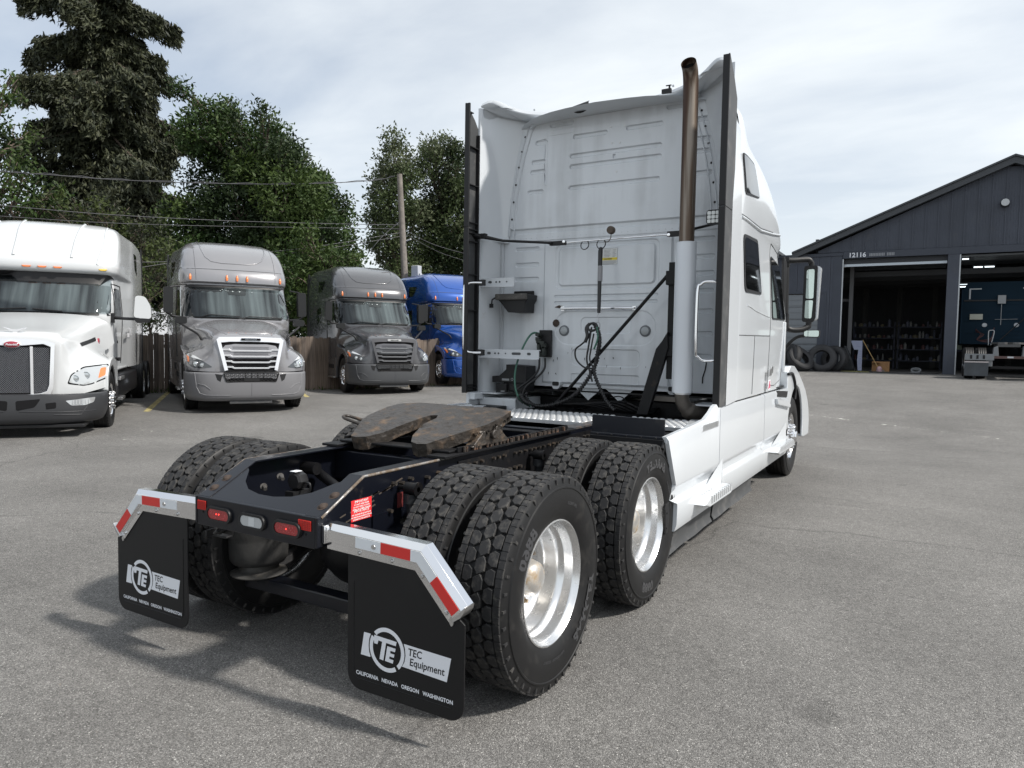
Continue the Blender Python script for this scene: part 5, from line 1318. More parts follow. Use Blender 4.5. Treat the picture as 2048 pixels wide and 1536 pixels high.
# hood with fenders
def hood():
    R = [[(0, 8.28, .95), (.5, 8.26, .95), (.8, 8.16, .95), (1.0, 7.98, .93), (1.12, 7.8, .9)],
         [(0, 8.28, 1.25), (.48, 8.24, 1.25), (.75, 8.10, 1.22), (.95, 7.88, 1.15), (1.1, 7.65, 1.1)],
         [(0, 8.15, 1.5), (.45, 8.1, 1.49), (.7, 7.95, 1.44), (.86, 7.65, 1.36), (1.0, 7.4, 1.25)],
         [(0, 7.8, 1.66), (.5, 7.75, 1.64), (.72, 7.6, 1.57), (.86, 7.35, 1.47), (.98, 7.15, 1.33)],
         [(0, 7.2, 1.84), (.55, 7.15, 1.82), (.82, 7.05, 1.73), (.97, 6.9, 1.6), (1.05, 6.75, 1.42)],
         [(0, 6.7, 1.98), (.6, 6.62, 1.96), (.95, 6.45, 1.88), (1.09, 6.25, 1.75), (1.13, 6.1, 1.5)]]
    mb = MB(); mb.grid(densify(R, 3, 3), mirror=True); mb.build('hood', WHITE, T0, 40)
hood()
for s in (1, -1):
    out = [(6.10, 1.36), (6.3, 1.425), (6.6, 1.42), (6.95, 1.33), (7.3, 1.20), (7.6, 1.07), (7.82, .93), (7.96, .78), (8.02, .62), (8.02, .42)]
    arch = [(6.80+.63*cos(radians(a)), .53+.63*sin(radians(a))) for a in range(-8, 156, 8)]
    poly = out+[(7.60, .42)]+arch+[(6.14, .86)]
    mb = MB(); mb.prism(poly[::-1], s*1.00, s*1.225, 'x'); f = mb.build('fender', WHITE, T0, 35, bevel=.035, segs=3)
    mb = MB(); mb.prism([(6.80+.66*cos(radians(a)), .53+.66*sin(radians(a))) for a in range(-5, 160, 8)]+[(6.80+.62*cos(radians(a)), .53+.62*sin(radians(a))) for a in range(155, -6, -8)], s*.82, s*1.20, 'x'); mb.build('wheel_arch_liner', BLACKPL, T0, 35)
    mb = MB(); mb.box(s*.3, s*1.18, 7.9, 8.2, .42, .90); mb.build('bumper', WHITE, T0, bevel=.04)
# black tube drawn as the dark gap behind the fender and cowl corner
for s in (1,-1):
    mb = MB(); mb.tube(spline([(s*1.232, 6.08, 1.33), (s*1.236, 6.35, 1.33), (s*1.238, 6.55, 1.22), (s*1.238, 6.62, 1.10), (s*1.236, 6.60, 1.0)], 5), .017, 8); mb.build('fender_gap_line', BLACKPL, T0, 60)
# windows on both sides
def glassy(poly, s, name, label, r=.07, fr=.028):
    P = rpoly(poly, r)
    c = Vector((sum(p[0] for p in poly)/len(poly), sum(p[1] for p in poly)/len(poly)))
    outer = [tuple(Vector(p)+(Vector(p)-c).normalized()*fr) for p in P]
    f = patch(CABV, outer, 'side', .008, .03, .12, s).build(name, BLACKPL, T0, 30); f['label'] = label
    g = patch(CABV, P, 'side', .0115, .012, .12, s).build('pane', GLASS, f, 60)
    return f
for s in (1, -1):
    d = 'right' if s > 0 else 'left'
    g = glassy([(3.40, 3.30), (3.98, 3.33), (4.16, 3.07), (3.50, 2.99)], s, 'sleeper_window', 'upper %s sleeper window' % d, .05)
    g = glassy([(3.46, 2.60), (4.13, 2.63), (4.36, 2.18), (3.58, 2.16)], s, 'sleeper_window', 'lower %s sleeper window' % d, .06, .045)
    glassy([(4.99, 2.60), (5.62, 2.56), (5.95, 1.98), (5.05, 1.96)], s, 'door_window', '%s door window' % d, .05, .02)
    # panel seams
    mb = MB()
    for l in ([(3.40, 1.742), (4.95, 1.765)], [(4.10, 1.19), (4.10, 1.75)], [(4.95, 1.2), (4.96, 2.0), (4.93, 2.62), (4.97, 2.74)], [(4.97, 2.74), (5.55, 2.70)], [(3.36, 2.78), (4.3, 2.80), (5.0, 2.86)], [(4.96, 1.24), (5.4, 1.22), (5.9, 1.27), (5.95, 1.4)]):
        q = surf_line(CABV, l, 'side', -.0005, s)
        if len(q) > 1: mb.tube(q, .0058, 4)
    mb.build('panel_seam', M('seam_shadow_gap', (.10, .105, .11), .8), T0, 60)
    mb = MB(); q = surf_line(CABV, [(3.36, 2.755), (4.3, 2.775), (5.0, 2.84), (5.5, 2.90)], 'side', .002, s); mb.tube(q, .013, 8); mb.build('roof_moulding', WHITE, T0, 60)
    mb = MB(); q = surf_line(CABV, [(3.70, 2.02), (4.2, 1.985), (4.90, 1.96)], 'side', -.002, s); mb.tube(q, .008, 6); mb.build('side_crease', WHITE, T0, 60)
    mb = MB(); mb.box(s*1.238, s*1.252, 4.80, 4.92, 1.345, 1.42); mb.box(s*1.236, s*1.242, 4.95, 5.05, 1.37, 1.44); mb.build('door_handle', BRUSHED, T0, bevel=.003)
    mb = MB(); mb.box(s*1.236, s*1.2395, 4.80, 4.93, 1.20, 1.305); k = mb.build('door_decal', M('decal_white', (.7, .7, .74), .4), T0, 0)
    mb = MB(); mb.prism([(4.82, 1.21), (4.86, 1.21), (4.91, 1.29), (4.87, 1.29)], s*1.24, s*1.2405, 'x'); mb.prism([(4.875, 1.215), (4.915, 1.215), (4.92, 1.25), (4.90, 1.26)], s*1.24, s*1.2405, 'x'); mb.build('decal_stripe', M('decal_red', (.55, .05, .12), .4), k, 0)
    mb = MB(); mb.prism([(5.96, 2.72), (6.15, 2.66), (6.2, 1.9), (6.0, 1.85)], s*1.13, s*1.165, 'x'); mb.build('a_pillar_trim', BLACKPL, T0, bevel=.01)
    mb = MB(); mb.box(s*1.14, s*1.20, 5.95, 6.02, 1.35, 1.95); mb.build('door_front_edge', WHITE, T0, bevel=.01)
# windscreen
mb = patch(CABV, rpoly([(-1.04, 2.66), (1.04, 2.66), (1.10, 2.02), (-1.10, 2.02)], .08), 'front', .004, .02, .15, far=12); mb.build('windscreen', GLASS, T0, 60)

# ---- back wall: one pressed sheet with stamped beads (constrained triangulation, real depth)
def back_wall():
    V = []; E = []; D = []
    def loop(pts, d):
        n0 = len(V)
        for p in pts: V.append(Vector(p)); D.append(d)
        E.extend((n0+i, n0+(i+1) % len(pts)) for i in range(len(pts)))
    def rr(x0, x1, z0, z1, r, d0, d1, w=.011, n=4):
        loop(rrect(x0, x1, z0, z1, r, n), d0); loop(rrect(x0+w, x1-w, z0+w, z1-w, max(.001, r-w), n), d1)
    W = 1.14
    loop([(-W, 1.222), (W, 1.222), (W, 3.86), (.82, 3.84), (.68, 3.822), (-.68, 3.822), (-.82, 3.84), (-W, 3.86)], 0)
    UP = -.022
    rr(-1.055, 1.09, 2.775, 3.815, .05, 0, UP, .014)           # raised upper panel
    b = UP+.019
    for x0, x1, z in ((-.61, -.35, 3.765), (-.36, .0, 3.625), (.18, .54, 3.635), (-.39, .53, 3.445), (-.39, .53, 3.345), (-.395, .52, 3.145), (-.77, -.63, 3.615), (-.81, -.65, 3.43), (-.825, -.65, 3.335), (-.85, -.665, 3.14),
                      (.56, .80, 3.765), (.80, .965, 3.45), (.80, .97, 3.345), (.80, .99, 3.155), (.72, .96, 3.62)):
        rr(x0, x1, z-.023, z+.023, .0225, UP, b, .010)
    rr(.055, .085, 3.375, 3.415, .006, UP, b, .006, 2)
    # patch outlines (shallow)
    rr(-.64, -.335, 3.665, 3.715, .008, UP, UP-.003, .003, 2); rr(-.66, -.625, 3.19, 3.655, .008, UP, UP-.003, .003, 2)
    # band between the two panels
    rr(-1.0, 1.08, 2.655, 2.745, .03, 0, -.008, .012)
    # lower centre panel and side beads
    rr(-.655, .66, 1.25, 2.635, .02, 0, -.016, .02)
    C = -.016
    rr(-.525, .535, 2.165, 2.63-.015, .06, C, C+.012, .012); rr(-.49, .50, 2.20, 2.58, .05, C+.012, C-.004, .016)
    for z in (2.105, 2.045): rr(-.53, .53, z-.016, z+.016, .015, C, C+.016, .009)
    rr(-.52, .52, 1.63, 1.965, .15, C, C+.005, .012); rr(-.24, .28, 1.745, 1.905, .05, C+.005, C+.012, .01)
    rr(-.33, .37, 1.43, 1.60, .05, C, C+.010, .010); rr(-.33, .37, 1.265, 1.36, .02, C, C+.008, .010)
    for x0, x1 in ((-.99, -.71), (.78, 1.03)):
        for z in (2.585, 2.43, 2.285, 2.13, 1.95, 1.75, 1.55):
            if x0 < 0 and z < 2.2: continue
            rr(x0, x1, z-.024, z+.024, .022, 0, .017, .009)
    # bowl for round lamps
    vs, es, fs, ov, oe, of = geometry.delaunay_2d_cdt(V, E, [], 1, 1e-7)
    dep = [None]*len(vs)
    for i, o in enumerate(ov):
        dep[i] = D[o[0]] if o else 0
    mb = MB(); n = len(vs); F = [tuple(f) for f in fs]
    mb.add([(p[0], WY+dep[i], p[1]) for i, p in enumerate(vs)], F)
    mb.add([(-W, WY+.05, 1.222), (W, WY+.05, 1.222), (W, WY+.05, 3.80), (-W, WY+.05, 3.80)], [(0, 1, 2, 3)])
    mb.add([(-W, WY, 1.222), (W, WY, 1.222), (W, WY+.05, 1.222), (-W, WY+.05, 1.222)], [(0, 1, 2, 3)])
    return mb.build('rear_wall', WALLM, T0, 0)
WALL = back_wall()
# weld dots row and scuffs
mb = MB()
for k in range(34): x = -.98+k*.06; mb.lathe([(0, -.0015), (.004, -.001), (.0055, .001)], (x, WY-.008, 2.69), 'y', 6)
mb.build('weld_dots', M('seam_grey', (.42, .44, .46), .6), WALL, 0)
mb = MB(); rs = random.Random(8)
for k in range(16):
    x = rs.uniform(-.6, .62); z = rs.uniform(1.27, 1.62); mb.add([(x, WY-.019, z), (x+.006, WY-.019, z), (x+.004+rs.uniform(-.01, .01), WY-.019, z-rs.uniform(.015, .035)), (x-.002, WY-.019, z-.012)], [(0, 1, 2, 3)])
mb.tube([(.985, WY-.003, 1.50), (.975, WY-.003, 1.43), (.955, WY-.003, 1.36), (.955, WY-.003, 1.31)], .006, 5)
mb.build('scuff_marks', M('scuff_black', (.01, .01, .012), .7), WALL, 0)
mb = MB(); mb.lathe([(0, -.001), (.038, -.001), (.03, .001)], (-.50, WY-.019, 1.845), 'y', 9); mb.prism([(-.52, 2.00), (-.44, 1.985), (-.43, 2.01), (-.47, 2.02)], WY-.022, WY-.017, 'y'); mb.build('rust_spot', RUST, WALL, 0)
mb = MB()
for q, (x, z) in enumerate(((.03, 3.665), (.17, 3.66), (.045, 3.515), (.125, 3.51), (.1, 3.25), (-.76, 3.85))): mb.lathe([(0, -.004), (.006, -.004), (.009, 0)], (x, WY-.023, z), 'y', 8)
mb.build('wall_bolts', BRUSHED, WALL, 30)

# ---- side fairings
def fairing(s):
    F = part('side_fairing', T0); F['label'] = ('right' if s > 0 else 'left')+' side fairing with black rubber trailing edge'
    # charcoal extender: hollow ribbed panel
    ps = [(2.775, 1.15), (3.005, 1.15), (3.02, 2.74), (3.075, 3.0), (3.085, 3.62), (2.90, 3.83), (2.775, 3.93)] 
    top = [(2.775, 1.15), (2.985, 1.15), (3.0, 2.745), (2.775, 2.745)]; up = [(2.775, 2.75), (3.0, 2.75), (3.055, 3.1), (3.05, 3.66), (2.93, 3.80), (2.775, 3.925)]
    for k, q in enumerate((top, up)):
        mb = MB(); mb.prism(q, s*1.232, s*1.243, 'x'); mb.build('extender_panel', GREYPL, F, 0, bevel=.002)
    mb = MB(); mb.box(s*1.190, s*1.2435, 2.770, 2.790, 1.15, 2.747); mb.box(s*1.190, s*1.2435, 2.770, 2.790, 2.751, 3.92); mb.build('rubber_edge', BLACKPL, F, 0, bevel=.004)
    mb = MB()
    for z in (1.16, 1.19, 1.22, 1.95, 2.30, 2.62, 2.70, 2.735, 2.80, 3.16, 3.52, 3.84): mb.box(s*1.200, s*1.2315, 2.791, 2.96 if z < 3.8 else 2.86, z, z+.008)
    mb.box(s*1.198, s*1.2315, 2.955, 2.97, 1.15, 3.66); mb.build('ribs', BLACKPL, F, 0)
    # outer white skin carrying on from the cab
    mb = MB(); mb.grid([[(s*1.243, 3.00, 1.15), (s*1.2435, 3.345, 1.17)], [(s*1.243, 3.01, 2.74), (s*1.2435, 3.345, 2.74)], [(s*1.236, 3.05, 3.15), (s*1.232, 3.345, 3.15)], [(s*1.225, 3.06, 3.5), (s*1.207, 3.345, 3.5)], [(s*1.20, 3.04, 3.80), (s*1.13, 3.345, 3.74)], [(s*1.18, 3.0, 3.93), (s*1.0, 3.345, 3.81)], [(s*.95, 3.05, 3.915), (s*.7, 3.345, 3.865)]])
    mb.build('outer_skin', WHITE, F, 40)
    # inner upper skin: concave sweep from rear edge to the wall
    rows = []
    for i in range(13):
        t = i/12; z = 2.70+1.20*t; xw = 1.06-.055*t-.16*t**2.2; row = []
        for j in range(11):
            u = j/10; x = 1.205-(1.205-xw)*(u**1.25)*(1-.12*sin(u*3.14)); y = 2.985+(3.318-2.985)*(u**.8); row.append((s*x, y, z+(.03*(1-u) if i == 12 else 0)))
        rows.append(row)
    mb = MB(); mb.grid(rows); mb.grid([[(s*1.205, 2.985, z) for z in (2.70, 3.93)], [(s*1.231, 2.985, z) for z in (2.70, 3.93)]])
    mb.build('inner_upper_skin', WHITE, F, 45)
    # trim strip with black rivets following the junction
    for k, off in enumerate((0, .05)):
        mb = MB(); mb.tube([(s*(xw-off), 3.305, z) for z, xw in [(2.72+1.08*t, 1.045-.055*t-.16*t**2.2) for t in [q/10 for q in range(11)]]], .006, 6); mb.build('trim_rib', WHITE, F, 60)
    mb = MB()
    for z in (2.89, 3.06, 3.23, 3.40, 3.55, 3.69):
        t = (z-2.70)/1.2; mb.lathe([(0, -.004), (.009, -.003), (.011, .001)], (s*(1.03-.055*t-.16*t**2.2), 3.303, z), 'y', 10)
    mb.build('rivets', BLACKPL, F, 0)
    # ledge at the joint and lower inner skin
    mb = MB(); mb.prism([(s*1.205, 2.985), (s*1.05, 3.325), (s*1.12, 3.325), (s*1.23, 3.0)], 2.655, 2.70, 'z'); mb.build('joint_ledge', WHITE, F, 0, bevel=.01)
    mb = MB(); mb.grid([[(s*1.195, 2.985, z), (s*1.16, 3.05, z), (s*1.13, 3.2, z), (s*1.115, 3.325, z)] for z in (1.15, 1.9, 2.655)]); mb.grid([[(s*1.195, 2.985, z) for z in (1.15, 2.655)], [(s*1.231, 2.985, z) for z in (1.15, 2.655)]])
    mb.build('inner_lower_skin', WHITE2, F, 45)
    mb = MB(); mb.box(s*1.108, s*1.118, 3.26, 3.268, 1.16, 2.65); mb.build('skin_seam', M('seam_grey', (.4, .4, .4), .6), F, 0)
    mb = MB(); mb.box(s*.97, s*1.20, 2.99, 3.30, 1.135, 1.149)
    mb.build('bottom_flange', WHITE2, F, 0, bevel=.004)
    # grab handle
    if s < 0: P = [(-1.06, 2.83, 2.215), (-1.17, 2.80, 2.215), (-1.215, 2.79, 2.195), (-1.232, 2.78, 2.15), (-1.232, 2.78, 1.62), (-1.215, 2.79, 1.57), (-1.17, 2.80, 1.545), (-1.06, 2.83, 1.545)]
    else: P = [(1.20, 2.90, 2.16), (1.09, 2.87, 2.165), (1.045, 2.86, 2.14), (1.022, 2.85, 2.08), (1.022, 2.85, 1.61), (1.04, 2.86, 1.555), (1.09, 2.87, 1.52), (1.20, 2.90, 1.525)]
    mb = MB(); mb.tube(spline(P, 4), .0125, 12); h = mb.build('grab_handle', CHROME, T0, 60)
    mb = MB()
    e = P[0], P[-1]
    for q in e: mb.box(min(q[0], q[0]-s*.0)-.035, q[0]+.03, q[1]-.01, q[1]+.02, q[2]-.028, q[2]+.03)
    if s < 0: mb.build('handle_bracket', BLACKPL, h, 0, bevel=.004)
for s in (1, -1): fairing(s)
# top canopy lip across the roof
def canopy():
    rows = []
    ins = [(0, 3.332, 3.823), (.4, 3.332, 3.823), (.70, 3.332, 3.827), (.82, 3.32, 3.83), (.85, 3.31, 3.84), (.87, 3.30, 3.85)]
    lip = [(0, 3.225, 3.806), (.4, 3.215, 3.81), (.72, 3.17, 3.838), (.93, 3.09, 3.892), (1.08, 3.00, 3.955), (1.20, 2.985, 3.935)]
    P = [[cr(l, i/20*5) for i in range(21)] for l in (ins, lip)]
    for k in range(7):
        u = k/6; rows.append([(a[0]*(1-u)+b[0]*u, a[1]*(1-u)+b[1]*u, a[2]*(1-u)+b[2]*u-.025*sin(u*3.14)*(1 if a[0] > .6 else .4)) for a, b in zip(*P)])
    rows.append([(b[0], b[1]-.004, b[2]+.012) for b in P[1]])
    rows.append([(b[0]*.995, b[1]+.012, b[2]+.040) for b in P[1]])
    rows.append([(b[0]*.98, b[1]+.08, b[2]+.044) for b in P[1]])
    rows.append([(b[0]*.93, 3.40, min(3.86, b[2]+.03)) for b in P[1]])
    mb = MB(); mb.grid(rows, mirror=True); mb.build('roof_lip', WHITE, T0, 40)
canopy()
mb = MB()
for s in (-1, 1): mb.prism([(s*.80, 3.75), (s*.69, 3.835), (s*.80, 3.90)], 3.26, 3.30, 'y'); mb.lathe([(0, -.004), (.010, -.003), (.011, .001)], (s*.68, 3.118, 3.873), 'y', 10)
mb.build('lip_gusset', WHITE, T0, 30)
mb = MB(); mb.add(*(lambda r: ([p for q in r for p in q], [(i*3+j, i*3+j+1, (i+1)*3+j+1, (i+1)*3+j) for i in range(7) for j in range(2)]))([[(-.34+.22*i/7, 3.15, 3.845+.04*i/7+.0*sin(i)), (-.34+.22*i/7, 3.13, 3.845+.02*i/7-.025*sin(i/7*3.14)), (-.34+.22*i/7, 3.16, 3.84-.055*sin(i/7*3.14*.9))] for i in range(8)]))
mb.build('torn_seal', BLACKPL, T0, 60)
mb = MB(); mb.box(.575, .66, 3.12, 3.15, 3.825, 3.862); mb.box(.635, .65, 3.125, 3.14, 3.862, 3.885); mb.box(.61, .66, 3.125, 3.14, 3.885, 3.893); mb.build('roof_camera', BLACKPL, T0, bevel=.003)

# ---- exhaust
mb = MB(); P = spline([(.888, 2.95, 2.45), (.888, 2.95, 2.9), (.888, 2.95, 3.4), (.887, 2.948, 3.68), (.888, 2.935, 3.82), (.890, 2.90, 3.90), (.892, 2.845, 3.935)], 7)
mb.tube(P, .0625, 28, caps=False); mb.tube(P, .0590, 28, caps=False)
k = len(mb.v)
st = mb.build('exhaust_stack', STACK, T0, 50, fix=False)
e = Vector(P[-1]); d = (e-Vector(P[-2])).normalized(); mb = MB(); q = e-d*.06; mb.tube([q, q-d*.01], .0585, 24); mb.build('stack_bore', M('bore_black', (.003, .003, .003), 1), st, 0)  # flat black disc closing the bore just below the tip
mb = MB(); mb.lathe([(.075, 2.505), (.084, 2.50), (.0845, 2.49), (.0845, 1.25), (.083, 1.245), (.075, 1.243), (.07, 1.243), (.07, 2.505), (.075, 2.505)], (.888, 2.95, 0), 'z', 40); mb.box(.802, .806, 2.93, 2.97, 1.30, 2.45); mb.build('heat_shield', HEAT, st, 40, fix=False)
mb = MB(); mb.tube(spline([(.888, 2.95, 1.30), (.89, 2.955, 1.18), (.93, 2.99, 1.10), (1.0, 3.08, 1.07), (1.05, 3.25, 1.07), (1.05, 3.6, 1.07)], 6), [.060]*12+[.075]*19, 24); mb.build('exhaust_elbow', M('brown_exhaust', (.13, .115, .10), .5, metal=.5, var=(6, .4)), st, 50)
mb = MB(); mb.lathe([(.074, .70), (.076, .705), (.076, .715), (.074, .72)], (.888, 2.95, .53), 'z', 30); mb.build('clamp', BRUSHED, st, 50)
# stack mounting post and struts
mb = MB(); mb.box(.716, .775, 3.03, 3.09, 1.35, 2.355); mb.box(.70, .80, 3.0, 3.10, 2.16, 2.28); mb.box(.71, .80, 3.0, 3.1, 1.55, 1.72); mb.cyl((.79, 3.0, 2.24), (.82, 2.98, 2.24), .014, 8); mb.cyl((.785, 3.0, 1.57), (.815, 2.98, 1.57), .014, 8)
mb.build('stack_post', BLACKG, T0, 0, bevel=.005)
mb = MB(); mb.prism([(.69, 1.68), (.735, 1.76), (.745, 1.62), (.575, 1.03), (.475, 1.03), (.635, 1.61)], 2.98, 3.04, 'y'); mb.build('stack_strut', BLACKG, T0, 0, bevel=.006)
mb = MB(); mb.tube([(.735, 3.04, 2.28), (-.36, 3.10, 1.09)], .0155, 12); mb.cyl((-.37, 3.08, 1.075), (-.34, 3.12, 1.11), .022, 8); mb.build('brace_rod', BLACKG, T0, 60)
# chrome tracker bar with black arms
mb = MB(); mb.cyl((-.36, 3.16, 2.60), (.68, 3.16, 2.613), .0085, 10); mb.cyl((.50, 3.16, 2.611), (.55, 3.16, 2.612), .013, 10); a = mb.build('tracker_bar', CHROME, T0, 50)
mb = MB()
mb.tube([(-1.24, 2.92, 2.695), (-1.12, 2.96, 2.672), (-.95, 3.02, 2.635), (-.52, 3.12, 2.605), (-.47, 3.13, 2.60)], [.020, .020, .013, .013, .018], 10); mb.box(-.50, -.335, 3.135, 3.175, 2.578, 2.618); mb.box(-1.245, -1.10, 2.93, 2.98, 2.66, 2.705)
mb.tube([(1.22, 2.93, 2.655), (.86, 3.08, 2.625), (.80, 3.12, 2.62)], [.012, .012, .016], 10); mb.box(.655, .86, 3.135, 3.175, 2.592, 2.637)
mb.build('bar_arm', BLACKPL, T0, 30, bevel=.003)
mb = MB()
for x in (-.345, .672): mb.lathe([(0, -.008), (.014, -.006), (.015, 0)], (x, 3.134, 2.607), 'y', 10)
mb.build('bar_bolts', CHROME, T0, 30)
for x, r in ((-.135, .040), (.03, .043)):
    mb = MB(); mb.tube([(x+r*sin(t), 3.15+.008*cos(t), 2.565+r*1.05*cos(t)) for t in [i*2*PI/24 for i in range(24)]], .0045, 6, closed=True); mb.build('hanging_ring', BLACKPL, T0, 60)
mb = MB(); mb.tube(spline([(.055, 3.15, 2.585), (.10, 3.14, 2.58), (.135, 3.12, 2.61), (.145, 3.1, 2.65)], 5), .004, 6); mb.lathe([(0, -.03), (.03, -.03), (.036, -.015), (.036, .02), (.02, .03), (0, .03)], (.165, 3.05, 2.668), 'y', 14); mb.build('loose_plug', M('dusty_brown_plug', (.08, .06, .045), .7), T0, 40)
# hanging tensioner, hook and hose bundle
mb = MB(); mb.tube([(.03, 3.15, 2.525), (.033, 3.13, 2.50), (.045, 3.10, 2.2), (.053, 3.08, 1.93)], [.018, .022, .019, .016], 10); mb.build('hose_tensioner', HOSE, T0, 50)
mb = MB(); mb.tube([(.046, 3.105, 2.36), (.048, 3.10, 2.22)], [.0225, .0225], 10); mb.build('tensioner_label', M('tens_print', (.25, .25, .26), .5), T0, 50)
mb = MB(); mb.tube([(.053, 3.08, 1.93), (.045, 3.07, 1.90), (.062, 3.07, 1.87), (.05, 3.07, 1.845)], .003, 5); mb.tube([(.05+.022*sin(t), 3.07, 1.815+.03*cos(t)) for t in [i*2*PI/16 for i in range(16)]], .0045, 6, closed=True); mb.build('hook', STEELG, T0, 50)
def coil(path, r, pitch, rw, n=7):
    P = [Vector(p) for p in spline(path, 14)]; L = [0]
    for i in range(1, len(P)): L.append(L[-1]+(P[i]-P[i-1]).length)
    tot = L[-1]; m = int(tot/pitch*n); out = []
    for k in range(m+1):
        d = tot*k/m; i = max(0, min(len(P)-2, next((q for q in range(len(L)-1) if L[q+1] >= d), len(L)-2))); u = (d-L[i])/max(1e-6, L[i+1]-L[i]); c = P[i].lerp(P[i+1], u)
        t = (P[i+1]-P[i]).normalized(); a = t.orthogonal().normalized() if abs(t.z) > .95 else t.cross(Vector((0, 0, 1))).normalized(); b = t.cross(a); an = 2*PI*k/n
        out.append(c+a*r*cos(an)+b*r*sin(an))
    mb = MB(); mb.tube(out, rw, 5); mb.tube(P, r*.8, 8); return mb
coil([(.02, 3.06, 1.83), (.075, 3.05, 1.72), (.07, 3.05, 1.58), (.05, 3.05, 1.47), (-.02, 3.04, 1.33), (-.12, 3.03, 1.20), (-.25, 3.02, 1.11), (-.42, 3.02, 1.055), (-.58, 3.03, 1.05), (-.66, 3.04, 1.10), (-.68, 3.05, 1.16)], .0165, .026, .0065).build('coiled_hose', HOSE, T0, 60, fix=False)['label'] = 'black coiled air hose swinging from the hook to the left'
coil([(.06, 3.04, 1.80), (.09, 3.03, 1.66), (.06, 3.03, 1.52), (.05, 3.02, 1.38), (.12, 3.0, 1.24), (.20, 2.98, 1.12), (.27, 2.97, 1.055)], .0155, .026, .006).build('coiled_hose', HOSE, T0, 60, fix=False)['label'] = 'black coiled air hose hanging down to the right'
coil([(-.60, 3.0, 1.06), (-.66, 2.98, 1.09), (-.70, 2.97, 1.15)], .022, .02, .007).build('coiled_hose', HOSE, T0, 60, fix=False)
mb = MB()
mb.tube(spline([(.0, 3.05, 1.80), (-.03, 3.04, 1.70), (-.09, 3.03, 1.64), (-.15, 3.03, 1.59), (-.14, 3.03, 1.50), (-.06, 3.03, 1.43), (.02, 3.03, 1.42)], 6), .0085, 8)
mb.tube(spline([(.0, 3.04, 1.78), (-.02, 3.03, 1.62), (-.03, 3.02, 1.50), (.0, 3.02, 1.40), (.03, 3.02, 1.30)], 6), .009, 8)
mb.tube(spline([(.03, 3.03, 1.74), (.01, 3.02, 1.60), (.0, 3.02, 1.50), (.04, 3.02, 1.42), (.05, 3.02, 1.36)], 6), .008, 8)
mb.tube(spline([(-.02, 3.05, 1.83), (-.05, 3.04, 1.79), (-.03, 3.02, 1.72), (-.05, 3.02, 1.66)], 5), .016, 8); mb.tube([(.01+.045*sin(t), 3.04+.01*cos(t), 1.80+.035*cos(t)) for t in [i*2*PI/14 for i in range(14)]], .012, 7, closed=True)
mb.build('hose_loop', HOSE, T0, 60)
mb = MB(); mb.tube(spline([(.06, 3.03, 1.80), (.075, 3.02, 1.70), (.04, 3.02, 1.60)], 5), .009, 8); mb.tube(spline([(-.645, 3.24, 1.74), (-.70, 3.18, 1.735), (-.75, 3.10, 1.60), (-.78, 3.02, 1.40), (-.76, 2.98, 1.22), (-.70, 2.98, 1.10), (-.60, 3.0, 1.04)], 7), .010, 8); mb.build('green_hose', GREENH, T0, 60)
mb = MB()
mb.tube(spline([(-.63, 3.22, 1.50), (-.63, 3.20, 1.38), (-.70, 3.12, 1.27), (-.78, 3.05, 1.19), (-.76, 3.03, 1.12), (-.70, 3.04, 1.06)], 7), .011, 8)
mb.tube(spline([(-.565, 3.22, 1.50), (-.56, 3.20, 1.40), (-.60, 3.12, 1.31), (-.68, 3.06, 1.23), (-.71, 3.04, 1.14), (-.66, 3.04, 1.06)], 7), .011, 8); mb.build('black_hose', HOSE, T0, 60)
# coupling plate with gladhands
mb = MB(); mb.box(-.655, -.525, 3.255, 3.29, 1.51, 1.775); g = mb.build('coupling_plate', BLACKPL, T0, 0, bevel=.004)
mb = MB()
for x, z in ((-.63, 1.66), (-.575, 1.62)):
    mb.lathe([(0, -.06), (.026, -.06), (.030, -.045), (.026, -.02), (.018, 0)], (x, 3.25, z), 'y', 16); mb.box(x-.014, x+.014, 3.19, 3.24, z-.10, z-.01); mb.box(x-.03, x+.01, 3.185, 3.2, z+.01, z+.045)
mb.cyl((-.635, 3.25, 1.72), (-.635, 3.17, 1.73), .02, 12); mb.cyl((-.60, 3.25, 1.545), (-.60, 3.19, 1.53), .016, 10); mb.build('gladhand', M('gladhand_metal', (.035, .04, .036), .5, metal=.4, var=(20, .4)), g, 40)
